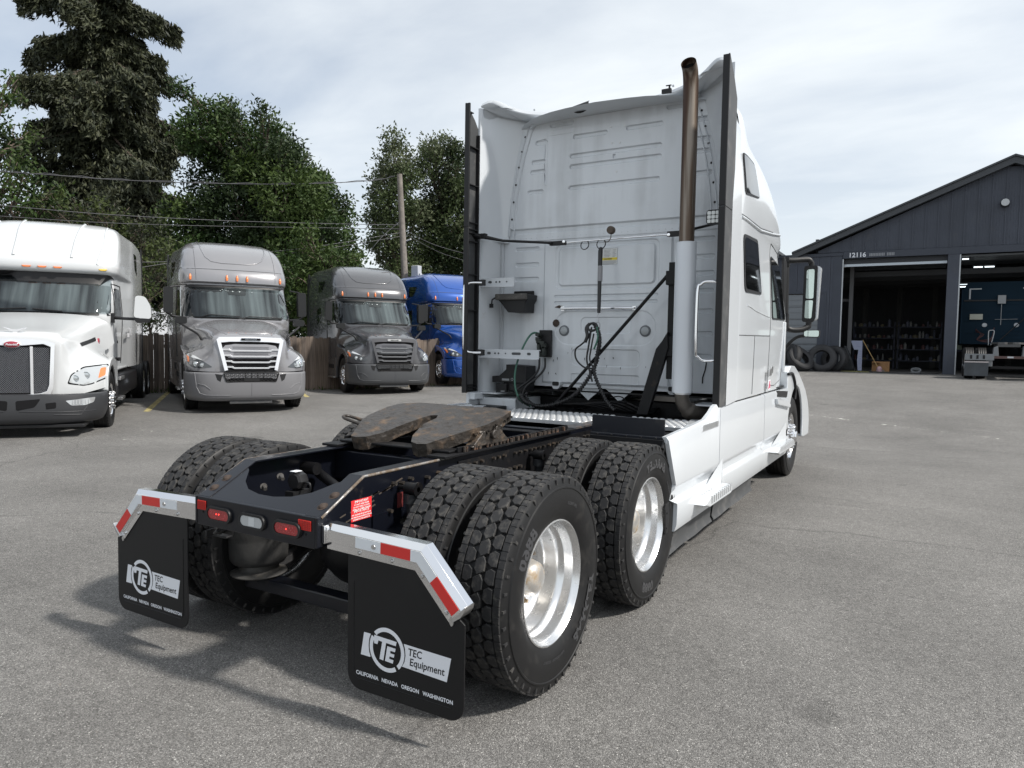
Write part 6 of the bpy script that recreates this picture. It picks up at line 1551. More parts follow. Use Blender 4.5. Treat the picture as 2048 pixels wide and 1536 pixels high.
# black step brackets on the wall
def shelf_bracket(z, low):
    g = part('wall_step', T0); g['label'] = 'upper black step bracket' if not low else 'lower black step bracket'
    if not low:
        mb = MB(); mb.prism([(-1.06, z+.0), (-1.04, z-.06), (-1.02, z-.075), (-.93, z-.175), (-.74, z-.175), (-.735, z-.09), (-.71, z-.05), (-.705, z)], 3.10, 3.30, 'y'); mb.box(-.97, -.74, 3.28, 3.30, z, z+.045); mb.build('step_body', BLACKPL, g, 0, bevel=.008)
        mb = MB(); mb.box(-1.06, -.71, 3.06, 3.11, z-.055, z+.005); mb.build('step_edge', M('dusty_plastic', (.085, .08, .075), .8, bump=(50, .4, .006), dirt=((.2, .19, .17), 20, .5, .75, .9)), g, 0, bevel=.012)
        mb = MB(); mb.tube([(-1.06, 3.08, z-.03), (-1.10, 3.08, z-.05), (-1.105, 3.08, z-.09)], .008, 6); mb.box(-1.125, -1.09, 3.07, 3.09, z-.13, z-.09); mb.build('latch', BLACKPL, g, 0)
    else:
        mb = MB(); mb.prism([(-1.10, z-.12), (-1.10, z-.06), (-1.02, z-.055), (-.94, z+.01), (-.94, z+.06), (-.71, z+.05), (-.71, z-.12)], 3.10, 3.30, 'y'); mb.box(-.98, -.72, 3.12, 3.3, z-.2, z-.121); mb.box(-1.04, -.92, 3.08, 3.12, z-.22, z-.13); mb.build('step_body', BLACKPL, g, 0, bevel=.006)
        mb = MB(); mb.box(-.98, -.90, 3.096, 3.099, z-.10, z-.08); mb.box(-.98, -.935, 3.072, 3.078, z-.21, z-.20); mb.lathe([(.009, -.002), (.014, -.002), (.014, .001)], (-.865, 3.098, z-.085), 'y', 12); mb.build('step_marking', M('faint_print', (.28, .29, .3), .5), g, 0)
shelf_bracket(2.12, False); shelf_bracket(1.37, True)
# white mounting rails between fairing and wall
for z, x1 in ((2.235, -.80), (1.54, -.515)):
    mb = MB(); mb.prism([(-1.165, z-.035), (-1.165, z+.035), (x1, z+.04), (x1, z-.045)], 2.99, 3.0, 'y'); mb.box(-1.165, x1, 3.0, 3.03, z+.03, z+.04); mb.prism([(-1.165, z-.035), (x1, z-.045), (x1, z-.055), (-1.165, z-.048)], 2.965, 3.0, 'y'); r = mb.build('mounting_rail', WHITE2, T0, 0, bevel=.002)
    mb = MB()
    for x, rx in [(-1.07, .02), (-1.0, .009), (-.96, .009), (-.88, .007)]+([(-.76, .05), (-.62, .02)] if x1 > -.6 else []): mb.prism([(x+p[0], z+p[1]) for p in rrect(-rx, rx, -min(.012, rx), min(.012, rx), min(.0115, rx*.99), 4)], 2.9865, 2.9895, 'y')
    mb.build('rail_holes', M('hole_grey', (.07, .075, .08), .8), r, 0)
# small chrome bar and round lamps
mb = MB(); mb.tube(spline([(-.415, 3.30, 1.985), (-.40, 3.27, 1.985), (-.37, 3.26, 1.985), (.27, 3.26, 1.98), (.30, 3.27, 1.98), (.315, 3.30, 1.98)], 3), .0125, 12); mb.box(-.43, -.395, 3.27, 3.31, 1.965, 2.005); mb.box(.30, .335, 3.27, 3.31, 1.962, 2.0); mb.build('cross_handle', CHROME, T0, 50, bevel=.002)
for x, l in ((-.413, 'left round rear wall lamp'), (.416, 'right round rear wall lamp')):
    mb = MB(); mb.lathe([(0, -.012), (.035, -.012), (.041, -.008), (.0505, -.006), (.0535, 0), (.054, .02)], (x, 3.315, 1.772), 'y', 36); o = mb.build('round_lamp', M('grey_bezel', (.13, .14, .15), .4), T0, 40); o['label'] = l
    mb = MB(); mb.lathe([(0, -.019), (.022, -.018), (.037, -.012), (.038, -.010)], (x, 3.315, 1.772), 'y', 28)
    for k in range(8): t = k*PI/4; mb.cyl((x+.026*cos(t), 3.299, 1.772+.026*sin(t)), (x+.026*cos(t), 3.296, 1.772+.026*sin(t)), .004, 6)
    mb.build('lens', M('frosted_lens', (.36, .38, .39), .25, coat=.5, bump=(180, .8, .004)), o, 40)
mb = MB(); mb.box(-.062, .128, 3.308, 3.3095, 2.395, 2.545); c = mb.build('caution_label', M('label_paper', (.66, .67, .66), .5), T0, 0)
mb = MB(); mb.box(-.06, .126, 3.3065, 3.3078, 2.435, 2.458); mb.build('label_band', M('label_yellow', (.75, .6, .05), .5), c, 0)
mb = MB(); put_text(mb, 'CAUTION', .018, lambda u, v: (.035+u, 3.3058, 2.440+v), bold=.0006)
for k in range(6):
    z = 2.53-k*.0125
    for x0, x1 in ((-.05, -.02), (-.005, .06), (.08, .115)): mb.box(x0, x1-(k % 3)*.006, 3.3072, 3.3078, z-.0022, z)
for k in range(4): mb.box(-.052, .118-.02*(k == 3), 3.3072, 3.3078, 2.426-k*.0085, 2.428-k*.0085)
for x0, x1, z0, z1 in ((-.062, .128, 2.395, 2.3965), (-.062, .128, 2.5435, 2.545), (-.062, -.0605, 2.395, 2.545), (.1265, .128, 2.395, 2.545)): mb.box(x0, x1, 3.3072, 3.3078, z0, z1)
mb.build('label_print', M('print_dark', (.06, .06, .07), .6), c, 0, fix=False)
# work lamp
mb = MB(); mb.prism(rrect(1.075, 1.188, 2.622, 2.738, .025), 2.845, 2.895, 'y'); mb.cyl((1.188, 2.87, 2.68), (1.235, 2.89, 2.66), .014, 10); mb.box(1.195, 1.215, 2.86, 2.9, 2.645, 2.70); o = mb.build('work_lamp', BLACKPL, T0, 30, bevel=.006)
mb = MB()
for i in range(3):
    for j in range(3): mb.prism(rrect(1.084+i*.033, 1.113+i*.033, 2.632+j*.033, 2.661+j*.033, .007, 3), 2.841, 2.846, 'y')
mb.build('led_cells', M('led_cell', (.62, .64, .62), .15, coat=1), o, 0, bevel=.003)
mb = MB(); mb.prism(rrect(1.081, 1.182, 2.628, 2.732, .02), 2.8455, 2.8465, 'y'); mb.build('lamp_reflector', M('led_back', (.3, .31, .32), .3, metal=.6), o, 0)
# hooks on the wall foot
for x in (-.47, .70):
    mb = MB(); mb.prism(rpoly([(x-.045, 1.275), (x+.045, 1.275), (x+.05, 1.245), (x+.03, 1.20), (x-.03, 1.20), (x-.045, 1.235)], .02), 3.27, 3.32, 'y'); o = mb.build('cab_mount_cup', WHITE2, T0, 0, bevel=.004)
    mb = MB(); mb.prism(rpoly([(x-.036, 1.272), (x+.036, 1.272), (x+.034, 1.232), (x-.034, 1.232)], .014), 3.262, 3.2685, 'y'); mb.build('cup_opening', BLACKPL, o, 0)
for s in (-1, 1):
    mb = MB(); mb.prism([(s*.02, 1.22), (s*.30, 1.22), (s*.16, 1.10)], 3.36, 3.37, 'y'); mb.build('support_gusset', WHITE2, T0, 0)
# underside clutter behind the wall: suspension beam, hoses
mb = MB(); mb.box(-.9, .9, 3.55, 3.75, .95, 1.10); mb.box(-.415, .415, 3.2, 3.3, .9, 1.0)
for k in range(6): mb.tube(spline([(-.7+.1*k, 3.35, 1.02), (-.2+.08*k, 3.30, 1.06+.01*k), (.2+.05*k, 3.36, 1.01), (.5, 3.5, 1.05)], 6), .012, 6)
mb.tube(spline([(.1, 3.28, 1.14), (.2, 3.27, 1.16), (.26, 3.28, 1.12), (.25, 3.3, 1.05)], 6), .006, 6); mb.build('rear_cab_suspension', BLACKG, T0, 40)
# deck plates with raised buttons
def deck(x0, x1, y0, y1, z, label):
    mb = MB(); mb.box(x0, x1, y0, y1, z-.006, z); mb.box(x0, x1, y0-.004, y0, z-.03, z+.0); o = mb.build('deck_plate', DIAMOND, T0, 0, bevel=.0015); o['label'] = label
    b = MB(); nx = int((x1-x0)/.058); ny = int((y1-y0)/.058)
    for i in range(nx):
        for j in range(ny):
            x = x0+(x1-x0)*(i+.5+(.25 if j % 2 else -.25))/nx; y = y0+(y1-y0)*(j+.5)/ny
            b.lathe([(.024, .0), (.021, .005), (.015, .008), (.011, .007), (.008, .002), (0, .002)], (x, y, z), 'z', 10, flip=True)
    b.build('raised_buttons', DIAMOND, o, 50, fix=False)
deck(-.66, .33, 2.16, 2.86, 1.02, 'left polished deck plate with raised buttons behind the cab')
deck(.50, 1.12, 2.30, 2.86, 1.02, 'right polished deck plate behind the skirt')
mb = MB(); mb.box(.30, .42, 1.82, 2.9, ZT+.001, ZT+.014); mb.build('rail_cap', M('scratched_black', (.05, .052, .058), .35, dirt=((.2, .13, .08), 7, .5, .75, .6)), T0, 0)
# black guard panel above the wheels
mb = MB(); mb.prism([(.475, .95), (1.045, .95), (1.05, 1.10), (.478, 1.105)], 2.02, 2.035, 'y'); mb.box(.475, 1.045, 2.0, 2.019, .935, .975); g = mb.build('guard_panel', M('black_guard', (.012, .014, .02), .38, coat=.3, dirt=((.05, .045, .04), 6, .55, .85, .8)), T0, 0, bevel=.004)
mb = MB()
for k in range(5): mb.lathe([(0, -.006), (.008, -.005), (.010, 0)], (.53+k*.115, 2.0, .962), 'y', 8)
mb.build('guard_bolts', BLACKPL, g, 30)
for s in (1, -1):
    mb = MB(); P = [(y, z) for y, z in ((1.95, 1.02), (1.55, 1.02), (1.50, .97), (1.62, .90), (1.70, .80), (1.74, .68), (1.72, .60), (1.60, .58), (1.585, .55), (1.60, .38), (1.95, .38))]
    mb.prism(P[::-1], s*1.195, s*1.212, 'x'); mb.build('rubber_fender_edge', BLACKPL, T0, 0, bevel=.004)
    mb = MB(); mb.box(s*.5, s*1.19, 1.93, 1.95, .35, .96); mb.build('fender_back', BLACKPL, T0, 0)
    mb = MB()
    for y, z in ((1.68, .87), (1.735, .73), (1.62, .52), (1.62, .42)): mb.lathe([(0, .006), (.008, .005), (.010, 0)], (s*1.212, y, z), 'x', 8)
    mb.build('edge_bolts', BLACKPL, T0, 30)
# ---- skirts: three thick panels each side
def skirt(s):
    prof_s = [(1.045, 1.225), (1.02, 1.240), (.70, 1.243), (.675, 1.240), (.645, 1.218), (.600, 1.214), (.585, 1.225), (.570, 1.252), (.555, 1.257), (.42, 1.244), (.372, 1.228)]
    def panel(ys, top, name='skirt_panel', cut=None):
        rows = []
        for z, x in prof_s:
            row = []
            for i, y in enumerate(ys):
                zz = z if z < 1.0 else z+(top(y)-1.045)
                yy = y
                if i == 0 and cut: yy = cut(z)
                row.append((s*(min(x, 1.243) if i == 0 else x), yy, zz))
            rows.append(row)
        inner = [[(s*(abs(p[0])-.03), p[1], p[2]) for p in r] for r in rows]
        mb = MB(); mb.grid(rows); mb.grid(inner)
        # close edges
        for R in (0, -1): mb.grid([rows[R], inner[R]])
        for Cc in (0, -1): mb.grid([[r[Cc] for r in rows], [r[Cc] for r in inner]])
        return mb.build(name, WHITE, T0, 35)
    def t1(y): return 1.04+max(0, (y-1.55))*.045+ (0.09*sst(2.45, 2.80, y)) if s > 0 else .985
    def cut(z):
        for a, b, ya, yb in ((1.1, .95, 1.50, 1.55), (.95, .85, 1.55, 1.645), (.85, .70, 1.645, 1.70), (.70, .60, 1.70, 1.655), (.60, .56, 1.655, 1.745), (.56, .37, 1.745, 1.735)):
            if b <= z <= a: return ya+(yb-ya)*(a-z)/(a-b)
        return 1.5
    ys1 = [1.5, 1.9, 2.2, 2.45, 2.6, 2.7, 2.838]; panel(ys1, t1, cut=cut)
    panel([2.85, 3.4, 4.0, 4.655], lambda y: 1.155)
    panel([4.668, 5.1, 5.6, 6.12], lambda y: 1.16)
    # inboard top shelf of the skirt
    mb = MB(); mb.prism([(s*1.225, 1.52), (s*1.22, 2.45), (s*1.22, 2.84), (s*1.0, 2.84), (s*1.11, 2.3), (s*1.195, 1.95), (s*1.20, 1.55)], .995, 1.035, 'z'); mb.build('skirt_top', WHITE, T0, 0, bevel=.004)
    mb = MB(); mb.box(s*1.15, s*1.22, 2.86, 6.1, 1.08, 1.15); mb.build('skirt_top', WHITE, T0, 0, bevel=.012)
    # steps
    def step(y0, y1, z, dx, ribs, label):
        mb = MB(); mb.prism([(y0-.16, z-.012), (y0, z+.028), (y1, z+.022), (y1+.05, z-.02), (y1, z-.055), (y0, z-.05)], s*1.17, s*(1.255+dx), 'x'); o = mb.build('step', WHITE, T0, 0, bevel=.010); o['label'] = label
        mb = MB(); k = int((y1-y0)/ribs)
        for i in range(k):
            y = y0+(i+.5)*(y1-y0)/k; 
            for q in range(3): mb.box(s*(1.185+q*.028+dx*.0), s*(1.185+q*.028+.018), y-.008, y+.008, z+.024, z+.034)
            mb.box(s*(1.255+dx-.02), s*(1.2575+dx), y-.010, y+.010, z-.028, z+.026)
        mb.build('step_grip', BRUSHED, o, 0)
        # scooped toe space above the tread
        mb = MB(); A = (s*1.2445, y1+.03, z+.22); mb.add([A, (s*1.2445, y1+.05, z+.02), (s*1.268, y1-.10, z+.02), (s*1.2445, y0-.02, z+.02)], [(0, 1, 2), (0, 2, 3), (1, 3, 2), (0, 3, 1)]); mb.build('toe_scoop', WHITE, o, 0)
    step(2.28, 2.92, .500, .075, .06, 'low rear step')
    step(5.05, 5.95, .545, .09, .09, 'low front step')
    mb = MB(); mb.box(s*1.12, s*1.243, 2.30, 2.78, .995, 1.045); o = mb.build('step', WHITE, T0, 0, bevel=.006); o['label'] = 'small upper rear step'; mb = MB()
    for i in range(12): y = 2.33+i*.038; mb.box(s*1.15, s*1.235, y, y+.018, 1.0455, 1.052); mb.box(s*1.235, s*1.247, y, y+.018, 1.005, 1.046)
    mb.build('step_grip', BRUSHED, o, 0)
    mb = MB(); mb.prism([(5.25, 1.02), (6.05, .93), (6.08, .96), (5.95, 1.02), (5.20, 1.085)], s*1.17, s*1.275, 'x'); o = mb.build('step', WHITE, T0, 0, bevel=.008); o['label'] = 'small upper front step'
    mb = MB()
    for i in range(4): y = 5.35+i*.16; mb.box(s*1.19, s*1.27, y, y+.06, 1.06-i*.018, 1.075-i*.018)
    mb.build('step_grip', BRUSHED, o, 0)
    mb = MB(); mb.prism(rpoly([(5.33, 1.10), (5.95, 1.06), (6.0, 1.13), (5.36, 1.165)], .02), s*1.225, s*1.247, 'x'); mb.build('step_pocket', BLACKPL, T0, 0, bevel=.004)
    # rubber air dam
    for a, b in ((1.62, 2.86), (2.92, 4.4)):
        rows = [[(s*1.20, a+(b-a)*i/10, .375), (s*1.185, a+(b-a)*i/10, .32), (s*(1.175+.003*sin(i*2.1)), a+(b-a)*i/10, .24), (s*(1.195+.004*sin(i*1.3)), a+(b-a)*i/10, .205)] for i in range(11)]
        mb = MB(); mb.grid(rows); mb.grid([[(p[0]-s*.008, p[1], p[2]) for p in r] for r in rows]); mb.build('rubber_air_dam', GREYPL, T0, 40)
    mb = MB(); mb.box(s*.55, s*1.15, 2.2, 6.0, .40, .98); mb.build('fuel_tank', BLACKG, T0, 0, bevel=.08, segs=3)
for s in (1, -1): skirt(s)
mb = MB(); mb.box(-1.20, -.78, 3.02, 3.55, .985, 1.10); mb.build('corner_cover', WHITE2, T0, 0, bevel=.01)
mb = MB(); mb.box(-1.19, -.86, 2.80, 3.0, .985, 1.03); mb.build('corner_bracket', BLACKPL, T0, 0, bevel=.01)
# ---- mirrors
def mirror(s):
    M_ = part('side_mirror', T0); M_['label'] = ('right' if s > 0 else 'left')+' door mirror on a black loop bracket'
    mb = MB(); P = [(s*1.13, 6.17, 2.70), (s*1.22, 6.22, 2.70), (s*1.36, 6.32, 2.715), (s*1.395, 6.34, 2.69), (s*1.405, 6.36, 2.60), (s*1.40, 6.36, 1.98), (s*1.38, 6.34, 1.90), (s*1.30, 6.28, 1.865), (s*1.20, 6.22, 1.87), (s*1.165, 6.20, 1.93), (s*1.155, 6.19, 2.1), (s*1.15, 6.18, 2.55), (s*1.14, 6.17, 2.68)]
    mb.tube(spline(P, 4), .034, 8); mb.box(s*1.12, s*1.19, 6.14, 6.24, 1.86, 2.06); mb.box(s*1.12, s*1.18, 6.14, 6.24, 2.62, 2.74); mb.build('mirror_bracket', BLACKPL, M_, 60)
    mb = MB(); mb.prism([(s*x, z) for x, z in rpoly([(1.328, 2.64), (1.48, 2.645), (1.475, 2.0), (1.44, 1.955), (1.322, 1.965)], .03)], 6.33, 6.37, 'y'); mb.build('mirror_housing', BLACKPL, M_, 0, bevel=.006)
    mb = MB(); mb.prism([(s*x, z) for x, z in rpoly([(1.43, 2.64), (1.515, 2.63), (1.49, 2.0), (1.44, 1.975)], .03)], 6.345, 6.46, 'y'); mb.build('mirror_cover', WHITE, M_, 0, bevel=.02, segs=3)
    MG = M('mirror_glass', (.52, .60, .57), .03, metal=1)
    mb = MB(); mb.prism([(s*x, z) for x, z in rpoly([(1.36, 2.595), (1.447, 2.60), (1.445, 2.245), (1.358, 2.245)], .02)], 6.325, 6.3295, 'y'); mb.prism([(s*x, z) for x, z in rpoly([(1.355, 2.225), (1.443, 2.225), (1.43, 2.005), (1.352, 2.01)], .02)], 6.325, 6.3295, 'y'); o = mb.build('mirror_glass', MG, M_, 0)
    mb = MB(); mb.prism([(s*x, z) for x, z in rpoly([(1.345, 1.865), (1.53, 1.87), (1.527, 1.775), (1.348, 1.782)], .025)], 6.34, 6.40, 'y'); mb.build('lower_mirror_housing', BLACKPL, M_, 0, bevel=.01)
    mb = MB(); mb.prism([(s*x, z) for x, z in rpoly([(1.353, 1.858), (1.523, 1.862), (1.519, 1.784), (1.355, 1.789)], .022)], 6.334, 6.3395, 'y'); mb.build('lower_mirror_glass', MG, M_, 0)
    mb = MB(); mb.tube(spline([(s*1.36, 6.37, 1.80), (s*1.28, 6.34, 1.78), (s*1.20, 6.35, 1.72), (s*1.13, 6.36, 1.62)], 5), .020, 8); mb.build('lower_mirror_arm', BLACKPL, M_, 60)
mirror(1); mirror(-1)
# ================================================================== PARKED TRUCKS
def pane_mat():
    m = bpy.data.materials.new('windscreen_glass'); m.use_nodes = True; nt = m.node_tree; nt.nodes.clear()
    o = nd(nt, 'ShaderNodeOutputMaterial'); g = nd(nt, 'ShaderNodeBsdfGlossy'); g.inputs['Roughness'].default_value = .02; t = nd(nt, 'ShaderNodeBsdfTransparent'); t.inputs[0].default_value = (.60, .645, .66, 1)
    f = nd(nt, 'ShaderNodeFresnel'); f.inputs[0].default_value = 1.55; mx = nd(nt, 'ShaderNodeMixShader')
    nt.links.new(f.outputs[0], mx.inputs[0]); nt.links.new(t.outputs[0], mx.inputs[1]); nt.links.new(g.outputs[0], mx.inputs[2]); nt.links.new(mx.outputs[0], o.inputs[0])
    return m
PANE = pane_mat()
def curtain_mat():
    m = M('windscreen_curtain', (.2, .22, .22), .9); nt = m.node_tree; b = nt.nodes['Principled BSDF']
    tc = nd(nt, 'ShaderNodeTexCoord'); mp = nd(nt, 'ShaderNodeMapping'); mp.inputs['Scale'].default_value = (5.5, .2, .35)
    n = nd(nt, 'ShaderNodeTexNoise'); n.inputs['Scale'].default_value = 1; n.inputs['Detail'].default_value = 4
    nt.links.new(tc.outputs['Object'], mp.inputs[0]); nt.links.new(mp.outputs[0], n.inputs[0])
    r = nd(nt, 'ShaderNodeValToRGB'); e = r.color_ramp.elements; e[0].position = .33; e[0].color = (.035, .040, .046, 1); e[1].position = .64; e[1].color = (.30, .325, .33, 1)
    nt.links.new(n.outputs[0], r.inputs[0]); nt.links.new(r.outputs[0], b.inputs['Base Color']); return m
CURT = curtain_mat()
def paint(name, col, metal=.35, rough=.28):
    return M(name, col, rough, metal=metal, coat=.9, bump=(1.2, .02, .02), var=(.8, .04))
MESHG = M('grille_mesh', (.006, .006, .007), .8, spec=.2)
TRIMB = M('bright_trim', (.80, .81, .83), .18, metal=.55)
def mesh_grille(name, x0, x1, z0, z1, y, par, hexa=.045, rad=.008, mat=None):
    mb = MB(); k = 0; z = z0
    while z < z1:
        x = x0+(hexa/2 if k % 2 else 0)
        while x < x1-hexa*.4:
            mb.prism([(x, z), (x+hexa*.42, z+.010), (x+hexa*.42, z+.014), (x, z+.005)], y, y+.012, 'y'); mb.prism([(x+hexa*.42, z+.010), (x+hexa*.84, z), (x+hexa*.84, z+.005), (x+hexa*.42, z+.014)], y, y+.012, 'y')
            x += hexa
        z += hexa*.5; k += 1
    return mb.build(name, mat or STEELG, par, 0, fix=False)
def truck_wheel(par, x, y, r=.5, w=.27, rim=True, steer=False, name='wheel'):
    s = 1 if x > 0 else -1
    g = part(name, par, (x, y, r), (0, 0, 0 if s > 0 else PI)); mb = MB()
    h = w/2
    mb.lathe([(.29, h*.75), (.33, h*.93), (.40, h), (.45, h*.97), (.48, h*.88), (.497, h*.76), (.5, 0), (.497, -h*.76), (.48, -h*.88), (.40, -h), (.29, -h*.75)], ax='x', n=44, flip=True)
    for q in (-.5, -.17, .17, .5): mb.lathe([(.5, q*h*1.3-.012), (.506, q*h*1.3), (.5, q*h*1.3+.012)], ax='x', n=44, flip=True)
    for k in range(44):
        m = Matrix.Rotation(2*PI*k/44, 4, 'X') @ Matrix.Translation((0, 0, .493)); mb.box(h*.62, h*.86, -.022, .022, -.01, .008, m); mb.box(-h*.86, -h*.62, -.022, .022, -.01, .008, m)
    mb.build('tyre', RUBBER, g, 40)
    mb = MB(); mb.lathe([(.285, h*.72), (.298, h*.80), (.29, h*.86), (.275, h*.74), (.265, h*.4), (.24, h*.3 if not steer else h*.8), (.17, h*.2 if not steer else h*.9), (.10, h*.25 if not steer else h*.95), (.09, h*.7 if not steer else h*1.25), (0, h*.72 if not steer else h*1.28)], ax='x', n=36)
    o = mb.build('rim', CHROME if steer else RIM, g, 40)
    mb = MB()
    for k in range(10):
        t = 2*PI*k/10; xx = h*.9 if steer else h*.22; mb.cyl((xx, .142*sin(t), .142*cos(t)), (xx+.055, .142*sin(t), .142*cos(t)), .017, 6)
    mb.build('nuts', CHROME if steer else HUBM, g, 30)
    mb = MB()
    for k in range(10):
        t = 2*PI*(k+.5)/10; mb.lathe([(0, 0), (.022, 0)], (h*.80 if steer else h*.28, .21*sin(t), .21*cos(t)), 'x', 10, flip=True)
    if steer: mb.build('hand_holes', BLACKPL, g, 0)
    return g
def chassis(root, ytail, axles, steer_y, xo=1.08):
    mb = MB()
    for s in (-1, 1): mb.box(s*.34, s*.42, ytail, -.4, .75, 1.0)
    mb.box(-.42, .42, ytail, ytail+.1, .72, .98); mb.box(-.8, .8, steer_y-.07, steer_y+.07, .38, .5)
    for a in axles: mb.box(-1.0, 1.0, a-.08, a+.08, .42, .58)
    mb.build('frame', BLACKP, root, 0)
    for s in (-1, 1):
        truck_wheel(root, s*1.06, steer_y, steer=True)
        for a in axles: truck_wheel(root, s*xo, a); truck_wheel(root, s*(xo-.34), a)
    mb = MB(); mb.box(-.45, .45, axles[-1]+.1, axles[0]-.1, 1.06, 1.14); mb.build('fifth_wheel', GREASE, root, 0)

def cascade(label, loc, rz, PT, BUMP, chrome_grille=True, band=None, badge='FREIGHTLINER', logo_col=None):
    R = thing('parked_truck', label, 'semi truck', loc, rz, 'trucks parked in a row along the fence')
    # --- hood and fenders, rows from the bumper line to the cowl
    rows = [[(0, -.05, .86), (.5, -.06, .86), (.74, -.10, .86), (1.0, -.24, .87), (1.15, -.46, .88), (1.215, -.74, .90)],
            [(0, -.05, 1.04), (.52, -.06, 1.04), (.76, -.12, 1.04), (1.02, -.30, 1.06), (1.165, -.54, 1.07), (1.225, -.80, 1.09)],
            [(0, -.07, 1.26), (.60, -.08, 1.26), (.78, -.19, 1.24), (.985, -.50, 1.26), (1.13, -.78, 1.22), (1.21, -1.0, 1.19)],
            [(0, -.11, 1.45), (.64, -.13, 1.44), (.77, -.30, 1.40), (.87, -.66, 1.40), (.98, -1.02, 1.33), (1.16, -1.25, 1.24)],
            [(0, -.17, 1.59), (.62, -.21, 1.57), (.75, -.40, 1.53), (.84, -.76, 1.51), (.92, -1.12, 1.47), (1.07, -1.45, 1.30)],
            [(0, -.55, 1.72), (.52, -.58, 1.71), (.74, -.70, 1.65), (.86, -1.0, 1.61), (.96, -1.32, 1.56), (1.08, -1.65, 1.35)],
            [(0, -1.08, 1.85), (.52, -1.1, 1.84), (.82, -1.15, 1.76), (.95, -1.32, 1.70), (1.04, -1.56, 1.62), (1.12, -1.82, 1.40)],
            [(0, -1.58, 1.96), (.52, -1.6, 1.95), (.88, -1.68, 1.88), (1.05, -1.80, 1.78), (1.14, -1.86, 1.62), (1.18, -1.95, 1.40)]]
    H = MB(); H.grid(densify(rows, 4, 4), mirror=True); HV = bvh_of(H); H.build('hood', PT, R, 45)
    for s in (-1, 1):  # fender flanks with the wheel arch
        arch = [(-1.22+.60*cos(radians(a)), .52+.60*sin(radians(a))) for a in range(20, 161, 10)]
        P = [(-.62, .86), (-.60, 1.06), (-.80, 1.16), (-1.0, 1.22), (-1.35, 1.27), (-1.7, 1.30), (-1.95, 1.38), (-1.95, .75)]+arch[::-1]
        mb = MB(); mb.prism(P, s*1.08, s*1.212, 'x'); mb.build('fender', PT, R, 35, bevel=.02)
        mb = MB(); mb.prism([(-1.22+.62*cos(radians(a)), .52+.62*sin(radians(a))) for a in range(-10, 191, 10)]+[(-1.22+.58*cos(radians(a)), .52+.58*sin(radians(a))) for a in range(190, -11, -10)], s*.75, s*1.19, 'x'); mb.build('wheel_arch_liner', BLACKPL, R, 35)
    # --- cab and sleeper: horizontal rings
    def plan(z, yf, w, W, rear=-6.05):
        return [(0, yf, z), (.5*w, yf-.035, z), (.82*w, yf-.13, z), (.96*w, yf-.34, z), (w, yf-.75, z), ((w+W)/2, yf-1.6, z), (W, min(yf-2.2, -4.4), z), (W, rear+.1, z), (W*.97, rear, z)]
    lv = [(1.0, -1.95, 1.17, 1.23), (1.5, -1.80, 1.18, 1.24), (1.95, -1.62, 1.19, 1.245), (2.35, -1.88, 1.175, 1.245), (2.74, -2.14, 1.165, 1.245), (2.83, -2.07, 1.19, 1.245), (3.0, -2.10, 1.195, 1.245), (3.12, -2.17, 1.19, 1.24), (3.16, -2.21, 1.185, 1.24), (3.35, -2.36, 1.165, 1.235), (3.55, -2.60, 1.12, 1.22), (3.72, -2.93, 1.05, 1.17), (3.84, -3.30, .94, 1.08), (3.91, -3.7, .75, .90), (3.93, -4.2, .4, .5), (3.935, -4.6, .02, .02)]
    B = MB(); B.grid(densify([plan(*l) for l in lv], 3, 4), mirror=True); BV = bvh_of(B, H); CV = bvh_of(B); B.build('cab_body', PT, R, 42)
    mb = MB(); mb.box(-1.18, 1.18, -6.045, -2.2, 1.0, 1.02); mb.prism([(-1.2, 1.0), (1.2, 1.0), (1.2, 3.5), (1.05, 3.8), (.6, 3.9), (-.6, 3.9), (-1.05, 3.8), (-1.2, 3.5)], -6.03, -6.0); mb.build('rear_panel', PT, R, 30)
    # side extender
    for s in (-1, 1): mb = MB(); mb.prism([(-6.0, 1.05), (-6.4, 1.05), (-6.4, 3.6), (-6.2, 3.8), (-6.0, 3.75)], s*1.20, s*1.235, 'x'); mb.build('side_extender', BLACKPL, R, 0)
    # --- windscreen: curtain inside, glass outside, black surround
    ws = rpoly([(-1.06, 2.71), (1.06, 2.71), (1.145, 2.02), (-1.145, 2.02)], .10)
    wo = rpoly([(-1.10, 2.76), (1.10, 2.76), (1.19, 1.98), (-1.19, 1.98)], .13)
    o = patch(CV, wo, 'front', .006, .02, .16).build('windscreen_surround', BLACKPL, R, 40)
    c = patch(CV, ws, 'front', .012, .004, .16).build('curtain', CURT, o, 60)
    patch(CV, ws, 'front', .035, .006, .16).build('glass', PANE, o, 60)
    mb = patch(CV, rpoly([(-.20, 2.70), (.22, 2.70), (.20, 2.54), (-.18, 2.54)], .03), 'front', .022, .008, .08); mb.build('sensor_box', M('sensor_grey', (.03, .033, .035), .5), o, 40)
    mb = MB()
    for x in (-.05, .10): q = surf_line(CV, [(x-.015, 2.62), (x+.015, 2.62)], 'front', .03, sub=1); mb.tube(q, .014, 8)
    for x, z in ((.20, 2.63), (.24, 2.64), (.32, 2.66), (.36, 2.63), (-.32, 2.62)): q = surf_line(CV, [(x-.008, z), (x+.008, z)], 'front', .04, sub=1); mb.tube(q, .010, 6)
    mb.build('sensor_glint_dots', M('sensor_glint', (.5, .55, .55), .3), o, 0)  # pale dots, glints on the glass put into their colour
    mb = MB()
    for a, b in (((-.95, 2.03), (-.20, 2.05)), ((.0, 2.04), (.62, 2.07))):
        q = surf_line(CV, [a, b], 'front', .055); mb.tube(q, .011, 6)
        q = surf_line(CV, [b, (b[0]+.16, b[1]-.05)], 'front', .05); mb.tube(q, .009, 6)
    mb.build('wiper', BLACKPL, R, 60)
